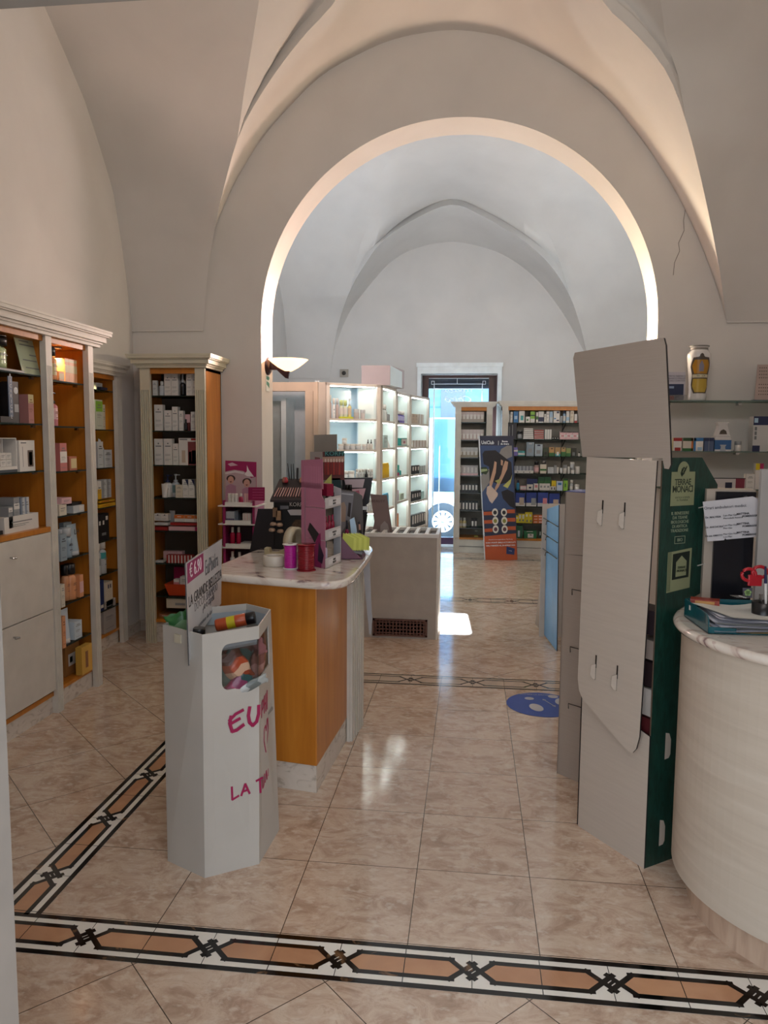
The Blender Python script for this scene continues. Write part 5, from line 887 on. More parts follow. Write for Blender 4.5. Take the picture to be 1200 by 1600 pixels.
r7(2, [('c', 799.5, 802.5, 697, 1, 'pk', '', 'gy', 'w', 'slim pink carton on the third row', .04), ('c', 803, 809, 699, 1, 'v', 'B.5,.7,w', 'gy', 'w', 'small purple carton on the third row', .04), ('c', 809.4, 820.5, 704.5, 1, 't', 'B.2,.6,w', 'gy', 'w', 'low teal and white carton on the third row', .05), ('c', 822.6, 835, 691, 1, '#8b9aa6', 'R.25,.75,.25,.55,g R.3,.7,.85,.95,s', 'gy', 'w', 'taller grey blister pack on the third row', .03), ('c', 836, 848, 694, 1, '#a3b2bd', 'R.2,.75,.2,.5,g R.3,.7,.85,.95,n', 'gy', 'w', 'shorter grey blue blister pack on the third row', .03),
  ('c', 849, 857, 699.5, 1, '#33402c', 'R.2,.7,.2,.5,k', 'gy', 'w', 'dark olive pack on the third row', .04), ('c', 858, 866.5, 699, 1, '#b98f5a', 'B0,.4,gr R.3,.7,.8,.9,k', 'gy', 'w', 'tan pack with green lower half on the third row', .04), ('c', 867.5, 876, 699, 1, '#ac8a5a', 'B0,.3,t R.3,.7,.1,.5,w', 'gy', 'w', 'tan pack with teal foot on the third row', .04), ('c', 877, 884, 699, 1, '#ac8a5a', 'B0,.5,gr R.3,.7,.85,.95,k', 'gy', 'w', 'tan pack with tall green part on the third row', .04), ('c', 884.5, 892, 700.5, 1, '#8f9a5a', 'B0,.4,gr', 'gy', 'w', 'olive and green pack on the third row', .04), ('c', 893, 901, 700, 1, '#2e2d22', 'R.2,.7,.1,.5,gy', 'gy', 'w', 'black and olive pack on the third row', .04), ('b', 903.5, 907, 706, 1, 'w', '', 'gy', 'k', 'tiny white bottle at the right of the third row')])
r7(3, [('s', 801, 834, 735.3, 1, 'w', 'R.2,.25,.3,.6,k R.5,.55,.3,.6,k R.8,.85,.3,.6,k', 'gy', 'w', 'long white price tray under the grey cartons on the fourth row', .06, -.02), ('c', 801.5, 834, 728, 6, '#8b8a92', 'V.0,.35,s', 'gy', 'w', 'grey carton in the white tray on the fourth row', .05, .04), ('f', 834.6, 843, 721, 1, '#a58d86', 'B.2,.7,pk', 'gy', 'k', 'beige tub with black lid on the fourth row'), ('c', 844, 854, 725.5, 1, 'c', 'B.3,.5,gr', 'k', 'w', 'cream pack with green line on the fourth row', .05), ('s', 846.5, 853.5, 717.8, 1, 'k', 'L', 'w', 'w', 'black pack on top of the cream pack on the fourth row', .05, 0, .125),
  ('c', 856, 865.5, 730, 2, 's', 'T', 'gy', 'w', 'pale grey carton on the fourth row', .05), ('c', 866, 870, 727, 1, 'g', '', 'gy', 'w', 'darker grey carton on the fourth row', .05), ('t', 870, 873.5, 730, 1, 'w', '', 'gy', 'w', 'white tube on the fourth row'), ('t', 875, 879.5, 731, 1, 's', '', 'gy', 'g', 'grey tube on the fourth row'), ('j', 880, 886.5, 726.5, 1, 'w', '', 'gy', 'g', 'tallest white tub on the fourth row'), ('j', 887, 891, 729, 1, 'w', '', 'gy', 'w', 'small white tub on the fourth row'), ('j', 892, 898.5, 731, 1, 'w', '', 'gy', 'g', 'white tub under the upper one on the fourth row'), ('j', 899, 907, 729, 1, 'w', '', 'gy', 'w', 'wide white tub at the right of the fourth row'), ('j', 891, 898, 722, 1, 's', '', 'gy', 'w', 'grey white tub stacked on another on the fourth row', .05, 0, .079)])
r7(4, [('b', 807, 812, 750, 1, '#3a8bb0', '', 'gy', 'n', 'blue bottle with dark cap on the fifth row'), ('c', 813, 822.5, 759, 2, 'pk', 'B.3,.7,w', 'r', 'w', 'low pinkish carton on the fifth row', .05), ('c', 823, 840, 748, 1, '#22336e', 'B.0,.5,b', 'gy', 'w', 'blue bag behind the white cartons on the fifth row', .04, .1), ('c', 841, 861, 745, 2, '#1f5a3a', 'B.4,.7,gr', 'gy', 'w', 'green bag behind the white cartons on the fifth row', .04, .1), ('c', 823.5, 833, 757, 1, 'w', 'R.3,.7,.3,.6,n', 'gy', 'w', 'white carton with navy mark on the fifth row', .05), ('c', 834, 841.5, 755.5, 1, 'w', 'R.2,.8,.4,.8,p', 'gy', 'w', 'white and rose carton on the fifth row', .05), ('c', 843, 859.5, 755.5, 3, 'w', 'R.2,.8,.4,.7,g', 'gy', 'w', 'white carton on the fifth row', .05),
  ('c', 862, 869, 751, 1, 'y', 'R.3,.7,.3,.6,ye', 'gy', 'w', 'yellow bag on the fifth row', .05, .05), ('c', 860, 868.5, 760, 2, 'w', 'R.3,.7,.2,.8,n', 'gy', 'w', 'little white and navy carton on the fifth row', .04), ('c', 870, 879.5, 752, 1, '#b9c6d6', 'R.2,.8,.6,.85,b', 'gy', 'w', 'pale pack with blue oval on the fifth row', .05), ('c', 880.5, 887.5, 748, 1, 'lg', 'B.85,1,dg R.3,.6,.3,.6,gr', 'gy', 'w', 'lime carton with dark top on the fifth row', .05), ('f', 891, 896, 750, 1, 's', 'B.2,.6,w', 'gy', 'w', 'white bottle on the fifth row'), ('j', 898, 906, 757, 1, 'w', '', 'gy', 'w', 'white jar at the right of the fifth row')])
r7(5, [('c', 805.5, 821, 770, 1, '#1f3a8a', 'B0,.25,w R.4,.9,.1,.65,be', 'gy', 'w', 'leftmost blue bag with picture on the sixth row', .08), ('c', 822, 839, 769.5, 1, '#1f3a8a', 'B0,.25,w R.5,.95,.1,.6,g', 'gy', 'w', 'blue bag with grey picture on the sixth row', .08), ('c', 840, 857, 769.5, 1, '#1f3a8a', 'B0,.25,s R.5,.9,.15,.6,p', 'gy', 'w', 'blue bag with rosy picture on the sixth row', .08), ('c', 858, 875, 771, 1, '#1f3a8a', 'B0,.25,s R.4,.9,.1,.55,be', 'gy', 'w', 'rightmost blue bag on the sixth row', .08)])
r7(6, [('c', 805.5, 810, 806, 1, 'y', 'R.2,.8,.6,.8,w', 'gy', 'w', 'leftmost yellow carton on the seventh row', .06), ('c', 810.2, 820.2, 803, 2, 'y', 'R.2,.8,.5,.9,w R.2,.7,.2,.4,gy', 'gy', 'w', 'lower yellow carton on the seventh row', .06), ('c', 820.5, 832, 800.3, 2, 'y', 'R.2,.7,.6,.8,w R.4,.8,.1,.3,gy', 'gy', 'w', 'taller yellow carton on the seventh row', .06)])
for i in range(3): row(PW, ZR[6], [('s', 832.5, 850, 817.9-4.4*(i+1), 1, 'o', 'R.55,.95,.2,.8,pk R.1,.4,.4,.6,w', 'gy', 'w', STK[3][i]+' orange box of stack on the seventh row', .08, 0, .039*i)], ww)
r7(6, [('s', 850.5, 859, 811, 1, '#d08a3a', 'B0,.35,y', 'gy', 'w', 'low orange box right of stack on the seventh row', .08)])
r7(7, [('c', 806, 817, 821, 1, '#1f5a3c', 'R.3,.6,.1,.6,s', 'gy', 'w', 'tall dark green pack behind the banner on the bottom row', .08), ('c', 818.5, 839, 829, 1, '#17693a', 'R.2,.7,.85,.93,w R.3,.75,.08,.6,w R.45,.65,.38,.5,k', 'gy', 'w', 'bright green pack with white figure on the bottom row', .1), ('c', 841, 853, 829.5, 1, '#14321f', 'R.2,.3,.4,.9,s', 'gy', 'w', 'very dark green pack on the bottom row', .08, .04), ('c', 846, 858, 838, 1, '#16452a', 'R.3,.5,.2,.6,s B.9,1,g', 'gy', 'w', 'small dark green pack in front at the right of the bottom row', .06)])
# ---- shelf bank goods
def bank(bi, z, items, where): row(PB[bi], z, items, where, back=.02)
w1 = 'of lit bank, first bay'
bank(0, BAYS[0][3][0], [('f', 513.5, 519, 617, 1, '#c4aaa2', '', 'gy', 'w', 'pinkish bottle at the left end on the upper shelf'), ('f', 520, 524.6, 622, 1, '#dde2e4', 'T', 'gy', 'w', 'slim white bottle on the upper shelf'), ('f', 525.2, 530.5, 622, 1, '#b5a5a2', '', 'gy', 's', 'brownish bottle on the upper shelf'), ('f', 531.2, 543.5, 625, 2, '#d5dbc6', 'B.3,.8,w', 'gy', '#b9c88a', 'white bottle with green cap on the upper shelf'), ('p', 544.2, 550.5, 623, 1, '#d9cf8a', 'B.3,.8,#c9b9a0', 'gy', 's', 'pale yellow pump bottle on the upper shelf'), ('j', 554.5, 563, 639, 1, '#b9b2b0', '', 'gy', 's', 'left pale jar on the upper shelf'), ('j', 564.5, 572, 640, 1, '#bdb8b8', '', 'gy', 's', 'right pale jar on the upper shelf')], w1)
g = G(); p = PB[0]; u0, u1 = p.uz(531, 650)[0], p.uz(552, 650)[0]; g.box(-(u1-u0)/2, (u1-u0)/2, 0, .03, 0, .016, C('#c6cc1e')); g.build('display_tray', None, p.w((u0+u1)/2, -.0, BAYS[0][3][0]), p.rz, label='low yellow green tray before the bottles on the upper shelf of lit bank', cat='tray')
bank(0, BAYS[0][3][1], [('j', 530, 566, 693.5, 4, '#cfd0d2', '', 'gy', 'w', 'low clear jar on the second shelf'), ('j', 536, 543.5, 684.5, 1, '#d5dadb', '', 'gy', 'w', 'clear jar stacked on another on the second shelf', None, 0, .052), ('j', 567, 573, 694, 1, '#c7c4c6', '', 'gy', 'w', 'low jar beside the black droppers on the second shelf'), ('d', 573.5, 583.5, 686.5, 2, 'w', 'B.2,.8,w', 'k', 'k', 'white bottle with black dropper on the second shelf'), ('t', 585, 589.5, 686, 1, 's', '', 'gy', 's', 'silver tube on the second shelf')], w1)
bank(0, BAYS[0][3][2], [('j', 535, 556, 736, 2, '#dfe4e6', '', 'gy', 'w', 'white jar at the left on the third shelf'), ('f', 556.5, 584, 733, 6, '#dce0e0', 'T', 'g', 'w', 'small white bottle on the third shelf'), ('d', 571, 576, 734, 1, 'k', '', 'k', 'k', 'black dropper bottle before the white ones on the third shelf', None, -.03)], w1)
bank(0, BAYS[0][3][3], [('f', 572, 584, 780, 3, '#dce0e0', 'T', 'g', 'w', 'white bottle on the fourth shelf')], w1)
w2 = 'of lit bank, second bay'
bank(1, BAYS[1][3][0], [('f', 598, 606, 631, 2, '#cdd2d0', '', 'gy', 'w', 'grey white bottle on the upper shelf'), ('d', 606.8, 611, 638, 1, 'g', '', 'k', 'k', 'bottle with black dropper on the upper shelf')], w2)
bank(1, BAYS[1][3][1], [('c', 599, 606, 680, 1, '#b9cdca', 'T', 'gy', 'w', 'pale glassy pack on the second shelf', .05), ('t', 607.3, 611.5, 685, 1, 'w', '', 'gy', 'w', 'white tube on the second shelf')], w2)
for k, (bc, lab) in enumerate((('#e0b400', 'yellow hanging packet on the third shelf of the second bay of the bank'), ('#3a93b5', 'teal blue packet on the fourth shelf of the second bay of the bank'))):
    for j in range(3):
        z = BAYS[1][3][2+k]; u = PB[1].uz(600+4.2*j, 740)[0]; g = G(); wq = .17 if k == 0 else .15; hq = .15; g.slab([(-wq*.45, 0, 0), (wq*.45, 0, 0), (wq*.5, .005, hq*.8), (wq*.2, 0, hq), (-wq*.5, .003, hq*.96)], (0, .02, 0), C(bc)); g.build('packet', None, PB[1].w(u, .02, z+.001), PB[1].rz, label=('leftmost ', 'middle ', 'rightmost ')[j]+lab, cat='packet', group=lab.split(' on')[0]+'s')
w3 = 'of lit bank, third bay'
bank(2, BAYS[2][3][0], [('f', 615.5, 634, 640, 4, 'v', 'B.3,.8,#a9a5cc', 'gy', 'w', 'violet bottle with white cap on the upper shelf', None, .02), ('s', 615.5, 624.5, 656.5, 1, 'k', '', 'gy', 'w', 'flat black pack at the shelf edge on the upper shelf', .03, -.02)], w3)
bank(2, BAYS[2][3][1], [('b', 616, 622.5, 681, 2, '#2a1418', '', 'gy', 'k', 'black topped dark bottle on the second shelf', None), ('c', 626, 637, 684.5, 1, '#2f8f86', 'R.12,.88,.1,.88,w R.35,.65,.3,.6,m', 'gy', 'w', 'teal framed carton with white front on the second shelf', .05)], w3)
bank(2, BAYS[2][3][2], [('c', 616, 624, 727.5, 1, '#35b3a6', 'B0,.3,m', 'gy', 'w', 'turquoise carton with dark red foot on the third shelf', .05), ('d', 625, 628.6, 729, 1, 't', '', 'k', 'k', 'small bottle with black dropper on the third shelf')], w3)
bank(2, BAYS[2][3][3], [('c', 615, 623.5, 768, 1, '#d9cfd6', 'R.2,.5,.2,.7,m', 'gy', 'w', 'white carton with magenta figure on the fourth shelf', .05), ('c', 625, 631, 772, 1, '#b9cbb9', 'T', 'gy', 'w', 'pale green carton on the fourth shelf', .05)], w3)
bank(2, BAYS[2][3][4], [('c', 615, 623, 805, 1, '#c98a78', 'R0,.5,0,.4,k R.5,1,.3,.9,pe', 'gy', 'w', 'carton with portrait picture on the lowest shelf', .05)], w3)
w4 = 'of lit bank, last bay'
bank(3, BAYS[3][3][0], [('c', 644, 653, 646.5, 2, 'be', 'T', 'gy', 'w', 'beige carton on the upper shelf', .05), ('c', 654, 662.5, 647, 2, '#d8d8d4', 'V0,.3,be', 'gy', 'w', 'pale carton on the upper shelf', .05)], w4)
bank(3, BAYS[3][3][1], [('c', 645, 668, 688, 5, '#d8d2cc', 'V0,.35,be', 'gy', 'w', 'pale carton with beige edge on the second shelf', .05)], w4)
bank(3, BAYS[3][3][2], [('c', 643.5, 655.5, 728, 3, '#25282c', 'R.25,.75,.4,.85,w', 'gy', 'w', 'black carton with white label on the third shelf', .05), ('c', 656.5, 665, 728, 3, '#c9d4d4', 'V0,.3,gy', 'gy', 'w', 'slim pale carton on the third shelf', .05)], w4)
bank(3, BAYS[3][3][3], [('c', 643.5, 658, 768.5, 4, '#25282c', 'R.2,.7,.35,.75,w', 'gy', 'w', 'black carton with white label on the fourth shelf', .05), ('c', 658.5, 662.5, 768, 1, '#b9dede', '', 'gy', 'w', 'pale turquoise carton on the fourth shelf', .05)], w4)
bank(3, BAYS[3][3][4], [('c', 643.5, 665, 806, 6, '#3a3c40', 'R.2,.8,.3,.95,w', 'gy', 'w', 'black and white carton on the lowest shelf', .05)], w4)
# boxes on top of the bank
p1 = on_y(571, 577, 7.75); p2 = on_y(607, 577, 7.6)
g = G(); g.slab([(-.28, 0, 0), (0, 0, 0), (.09, .55, 0), (-.19, .55, 0)], (0, 0, .19), C('#aaa3ab')); g.slab([(.003, .0, .0), (.075, .44, 0), (.075, .44, .165), (.003, 0, .188)], (.003, 0, 0), C('#cfe0ea')); g.build('large_carton', None, (-.80, 7.36, 2.076), 0, label='large grey and pale blue carton lying on top of the illuminated bank', cat='box')
# ================================================================== THINGS ON THE COUNTER AND THE DESK
ZC = .971
def qd(g, Y, pts, m, th=.003, o=Vector((0, 0, 0)), ms=None, dy=0): g.slab([on_y(px, py, Y)+Vector((0, dy, 0))-o for px, py in pts], (0, th, 0), m, ms); return g
# white tape roll, ribbon spools
def spool(label, px, py, r, h, m, mf, fl, name='ribbon_spool'):
    p = on_z(px, py, ZC); t = thing(name, label, 'spool', p); g = G(); g.lathe([(r*.93, .004), (r*.93, h-.004)], m, 28)
    for k in range(14): g.lathe([(r*.93, .006+(h-.012)*k/14), (r*.955, .006+(h-.012)*(k+.5)/14), (r*.93, .006+(h-.012)*(k+1)/14)], m, 28)
    g.build('ribbon', t); g = G()
    for z in (0, h-.003): g.lathe([(.012, z), (r*fl, z), (r*fl, z+.003), (.012, z+.003)], mf, 28)
    g.lathe([(.012, 0), (.012, h)], M('#6d4a4a', .6), 14); g.build('flanges', t); return t
spool('magenta ribbon spool with white flanges on the marble counter', 454, 888, .030, .112, M('#b0188a', .3, var=.02), WHITE, 1.2)
spool('dark red ribbon spool at the front of the marble counter', 478.5, 891, .040, .118, M('#7d0f1c', .25, var=.02), M('#8a1a26', .2), 1.08)
p = on_z(429, 883, ZC); t = G(); t.lathe([(.036, 0), (.052, 0), (.053, .002), (.053, .044), (.052, .046), (.036, .046), (.035, .044), (.035, .002), (.036, 0)], M('#c9c0b2', .4), 32); t.build('tape_roll', None, p, 0, label='broad pale packing tape roll lying on the marble counter', cat='tape')
td = thing('tape_dispenser', 'beige desk tape dispenser with upright roll behind the white tape roll', 'tape dispenser', on_z(433, 872, ZC)); BE = M('#a79a78', .35)
g = G(); g.slab([(-.06, -.02, 0), (.075, -.02, 0), (.08, -.02, .03), (.05, -.02, .055), (.0, -.02, .03), (-.03, -.02, .028), (-.035, -.02, .05), (-.06, -.02, .052)], (0, .045, 0), BE); g.build('dispenser_body', td, bevel=.003)
g = G(); tr = Matrix.Translation((.085, .005, .088)) @ Matrix.Rotation(math.radians(70), 4, 'Z') @ Matrix.Rotation(math.pi/2, 4, 'X'); g.lathe([(.045, -.02), (.068, -.02), (.068, .02), (.045, .02), (.045, -.02)], M('#c2b69c', .35), 30, tr=tr); g.build('tape_reel', td)
# pink counter stand
Kp = on_z(508, 889, ZC); lv = (on_z(471, 880, ZC)-Kp); rv = (on_z(533, 878, ZC)-Kp); PS = thing('counter_stand', 'pink and white counter stand with trays of small cosmetics on the marble counter', 'display stand', Kp)
PNK = M('#b5738c', .4); ln = lv.normalized(); rn = rv.normalized()
def K3(a, b, z): v = lv*a+rv*b; return (v.x, v.y, z)
g = G(); g.slab([K3(0, 0, 0), K3(1, 0, 0), K3(1, .0, .385), K3(.15, 0, .385), K3(.15, 0, .33), K3(0, 0, .30)], rn*.006, PNK); g.build('pink_side', PS)
g = G(); g.slab([K3(.08, .0, .36), K3(1.0, .0, .36), K3(1.0, .0, .485), K3(.1, .0, .495)], rn*.004, PNK)
for k in range(10): x = .2+.07*k; g.slab([K3(x, -.004, .375), K3(x+.012, -.004, .375), K3(x+.012, -.004, .46), K3(x, -.004, .46)], rn*.001, M('#c48aa2', .4))
g.build('header_card', PS)
g = G(); g.slab([K3(.3, .97, 0), K3(.3, .97, .36), K3(0, .97, .35), K3(0, .97, 0)], rn*.006, M('#b9babf', .4)); g.slab([K3(.85, 0, 0), K3(.85, 1, 0), K3(.85, 1, .36), K3(.85, 0, .36)], -ln*.005, M('#9aa0a8', .5)); g.build('back_card', PS)
for z, h in ((.0, .045), (.125, .05), (.27, .05)):
    g = G(); g.slab([K3(0, 0, z), K3(0, 1, z), K3(0, 1, z+h), K3(0, 0, z+h)], ln*.003, M('#c9c4c6', .45)); g.slab([K3(0, .0, z), K3(0, 1, z), K3(.8, 1, z), K3(.8, 0, z)], (0, 0, .004), WHITE)
    g.slab([K3(-.002, .2, z+.012), K3(-.002, .95, z+.012), K3(-.002, .95, z+h-.01), K3(-.002, .2, z+h-.01)], -ln*.0006, M('#dad8da', .4)); tr_ = g.build('tray', PS)
    letters({.0: 'KORFF\nMAKE UP', .125: 'ROSSETTO\nGLOSS', .27: 'SMALTO\nNUOVO'}[z], .013, DARK, PS, frame(tuple(Vector(K3(-.004, .55, z+h/2))-ln*.002), rv), sx=.8)
g = G(); g.slab([K3(.15, -.008, .0), K3(.62, -.008, .0), K3(.30, -.008, .15), K3(.18, -.008, .16)], rn*.001, M('#8c1557', .4)); g.slab([K3(.25, -.01, .155), K3(.62, -.01, .20), K3(.72, -.01, .165), K3(.42, -.01, .11)], rn*.001, M('#14121c', .3)); g.slab([K3(.05, -.009, .06), K3(.25, -.009, .12), K3(.3, -.009, .03), K3(.12, -.009, .02)], rn*.001, M('#241430', .4)); g.build('printed_picture', PS)
CR3 = M('#7d0f30', .35)
for i in range(3):
    o = G(); o.box(-.021, .021, -.018, .018, 0, .055, CR3); v = Kp+lv*(.62-.24*i)+rv*.35; o.build('carton', None, (v.x, v.y, ZC+.325-(.0 if i < 2 else .0)), math.atan2(lv.y, lv.x), label=('left', 'middle', 'right')[i]+' crimson carton on top of the pink counter stand', cat='box', group='crimson cartons on the pink stand')
for i in range(4):
    v = Kp+lv*.12+rv*(.15+.2*i); put('b', .02, .10, .02, (v.x, v.y, ZC+.130), math.atan2(rv.y, rv.x), ('leftmost', 'second', 'third', 'rightmost')[i]+' crimson nail varnish bottle on the middle tray of the pink stand', '#8a1236', '', 'w', '#8a1236', group='crimson varnish bottles')
for i in range(2):
    v = Kp+lv*.3+rv*(.3+.22*i); put('b', .018, .085, .018, (v.x, v.y, ZC+.005), math.atan2(rv.y, rv.x), ('left', 'right')[i]+' small white bottle on the lowest tray of the pink stand', 'w', '', 'w', 'w', group='small white bottles on the pink stand')
v = Kp+lv*.1+rv*.15; put('b', .018, .115, .018, (v.x, v.y, ZC+.006), 0, 'small clear bottle with dark blue cap low on the pink stand', '#b0a6b8', '', 'w', '#1d3346')
for i, c in enumerate(('#16141a', '#c9c9d0', '#16141a')):
    v = Kp+lv*.15+rv*(.3+.2*i); put('b', .018, .06, .018, (v.x, v.y, ZC+.275), 0, ('black varnish bottle at the left', 'silver varnish bottle in the middle', 'black varnish bottle at the right')[i]+' on the top tray of the pink stand', c, '', 'w', c)
# black make-up display (left)
YM = 3.86; o = on_z(430, 868, ZC); o = Vector((on_y(430, 860, YM).x, YM, ZC)); MU = thing('makeup_display', 'black make-up display with tilted tester tray at the back of the counter', 'display stand', o)
g = qd(G(), YM, [(428, 782), (474, 782), (474, 858), (428, 866)], BLACK, .03, o); g.slab([on_y(403, 795, YM)-o, on_y(429, 795, YM)-o, on_y(429, 868, YM)-o, on_y(388, 872, YM)-o], (0, .006, 0), M('#1d1a1e', .3)); g.slab([on_y(428, 782, YM)-o, on_y(474, 782, YM)-o, on_y(474, 782, YM)-o+Vector((0, .15, -.0)), on_y(428, 782, YM)-o+Vector((0, .15, -.0))], (0, 0, .004), BLACK); g.build('body', MU)
g = G(); tp = [on_y(422, 781, YM-.05)-o, on_y(474, 781, YM-.05)-o, on_y(478, 748, YM+.12)-o, on_y(437, 748, YM+.12)-o]; g.slab(tp, (0, .0, -.012), M('#2a2225', .35)); g.build('tester_tray', MU)
def ontray(s, t): a = Vector(tp[0]).lerp(Vector(tp[1]), s); b = Vector(tp[3]).lerp(Vector(tp[2]), s); return a.lerp(b, t)
for i in range(11):
    a, b = ontray(.10+.082*i, .1), ontray(.13+.082*i, .5); g = G(); g.tube([a+Vector((0, 0, .006)), b+Vector((0, 0, .006))], .0035, M(('#c79a94', '#b98a80', '#d1aaa6')[i % 3], .25, .3), 6); g.build('lip_pencil', None, o, 0, label=f'slim rose tester pencil, {["leftmost","second","third","fourth","fifth","sixth","seventh","eighth","ninth","tenth","rightmost"][i]} of the row in the black tray', cat='make-up', group='tester pencils in the black display tray')
for s, c, n in ((.3, '#a01f2a', 'red'), (.24, '#8f5a4c', 'brown'), (.86, '#b98a6c', 'beige')):
    a = ontray(s, .78); g = G(); g.lathe([(0, 0), (.011, .003), (.013, .012), (.008, .03), (0, .034)], C(c, .3), 12); g.build('makeup_sponge', None, a+o, 0, label=f'small {n} sponge drop near the top of the black tester tray', cat='make-up')
for i, (x0, x1, y0, y1) in enumerate(((449.5, 452.5, 724, 750), (455, 455.5, 725, 750), (458.5, 459.5, 724.5, 750))):
    g = G(); g.tube([on_y(x1, y1, YM+.1), on_y(x0, y0, YM+.1)], [.0035, .0015], BLACK, 6); g.build('makeup_brush', None, None, None, label=('left leaning', 'middle', 'right')[i]+' thin black brush standing above the black tester tray', cat='brush')
g = G(); g.tube([on_y(464.5, 750, YM+.1), on_y(465, 731, YM+.1)], .006, BLACK, 8); g.build('mascara', None, None, None, label='thick black mascara tube upright beside the thin brushes', cat='make-up')
letters('KORFF', .03, WHITE, MU, frame(tuple(on_y(464, 788.5, YM-.002)-o), (1, 0, 0)), sx=.9)
g = qd(G(), YM, [(449, 797), (456, 796), (474, 796), (474, 805), (454, 805)], M('#b9b4b4', .5), .001, o, dy=-.002); qd(g, YM, [(438, 790), (451, 790), (451, 795), (438, 796)], M('#8b8b90', .3, .5), .002, o, dy=-.004); g.build('printed_band', MU)
g = qd(G(), YM, [(456, 820), (462, 812), (474, 812), (474, 850), (458, 850)], M('#4a3524', .7, var=.5, scale=60), .001, o, dy=-.002); g.build('printed_hair_portrait', MU)
for i, (x, y) in enumerate(((427, 821), (437, 822), (425, 830), (438, 832))):
    p_ = on_y(x, y, YM-.04); g = G(); g.lathe([(0, -.004), (.016, 0), (.018, .008), (.012, .016), (0, .018)], M('#9c806a', .4), 14); g.build('powder_pot', None, p_, 0, label='beige powder pot '+('upper left', 'upper right', 'lower left', 'lower right')[i]+' in the lower part of the black display', cat='make-up')
for x, y, c in ((429.5, 800, '#6e5138'), (435, 805, '#8a6a4c')):
    p_ = on_y(x, y+8, YM-.035); g = G(); g.box(-.012, .012, 0, .012, 0, .05, C(c)); g.build('foundation_tube', None, p_, 0, label=('darker' if c[1] == '6' else 'lighter')+' brown foundation tube in the black display on the counter', cat='make-up')
# second black display with picture board
YK = 4.12; o = Vector((on_y(535, 860, YK).x, YK, ZC)); M2 = thing('makeup_display', 'black make-up display with picture header at the far end of the counter', 'display stand', o)
g = qd(G(), YK, [(533, 747), (582, 746), (576, 786), (571, 790), (569, 800), (574, 800), (566, 858), (520, 862), (520, 747)], M('#1a171a', .35), .02, o); g.slab([on_y(572, 790, YK)-o, on_y(566, 858, YK)-o, on_y(566, 858, YK)-o+Vector((-.02, .1, 0)), on_y(572, 790, YK)-o+Vector((-.02, .1, 0))], (.004, 0, 0), BLACK); g.build('body', M2)
g = qd(G(), YK, [(538, 749), (570, 748.5), (567, 762), (541, 762)], M('#b9a6aa', .5), .001, o, dy=-.002); qd(g, YK, [(550, 764), (571.5, 763), (567, 780), (552, 780)], M('#c09aa0', .5), .001, o, dy=-.002); qd(g, YK, [(556, 767), (561, 766), (563, 777), (556, 777)], M('#a5586a', .5), .001, o, dy=-.0035); qd(g, YK, [(556, 791), (575, 791), (574, 796.5), (557, 796.5)], M('#c9ced2', .4), .002, o, dy=-.004); g.build('printed_inserts', M2)
for i, x in enumerate((542.5, 547.5)):
    g = G(); p_ = on_y(x, 766, YK-.03); g.lathe([(.009, 0), (.009, .03), (.007, .031)], BLACK, 10); g.build('lipstick', None, p_, 0, label=('left', 'right')[i]+' black lipstick standing before the pink inserts of the far display', cat='make-up')
YQ = 4.0; g = qd(G(), YQ, [(504, 706), (538, 704.5), (538, 750), (505, 750)], M('#5a2a26', .5), .004, o); qd(g, YQ, [(507, 706), (538, 705), (538, 712.5), (508, 713.5)], M('#0d1f22', .4), .001, o, dy=-.002); qd(g, YQ, [(504, 714), (538, 713), (538, 721), (504, 722)], M('#a5806e', .5), .001, o, dy=-.002)
for k in range(7): x = 507+4.4*k; qd(g, YQ, [(x, 722), (x+3.4, 722), (x+3.4, 742), (x, 742)], M(('#7a2320', '#8f2f26')[k % 2], .4), .002, o, dy=-.004); qd(g, YQ, [(x+.6, 717), (x+2.6, 716.5), (x+3, 722), (x+.6, 722)], M('#cdb5a8', .4), .002, o, dy=-.004)
g.build('picture_header', M2); letters('KORFF', .033, M('#4d8a86', .4), M2, frame(tuple(on_y(523, 709, YQ-.004)-o), (1, 0, 0)), sx=1.1)
g = qd(G(), YQ, [(484.5, 706), (504, 706), (504, 760), (485, 760)], M('#8b807a', .6), .006, o); qd(g, YQ, [(492, 714), (500, 715), (500, 720), (492, 719)], M('#6d3a3a', .5), .001, o, dy=-.002); g.build('side_card', M2)
YV = 4.22; o2 = Vector((on_y(508, 860, YV).x, YV, ZC)); g = qd(G(), YV, [(490.5, 679.5), (526.5, 678.5), (527, 862), (492, 862)], M('#7d756c', .6), .006, o2); g.build('backing_card', None, o2, label='plain grey upright card behind the picture header of the far make-up display', cat='card')
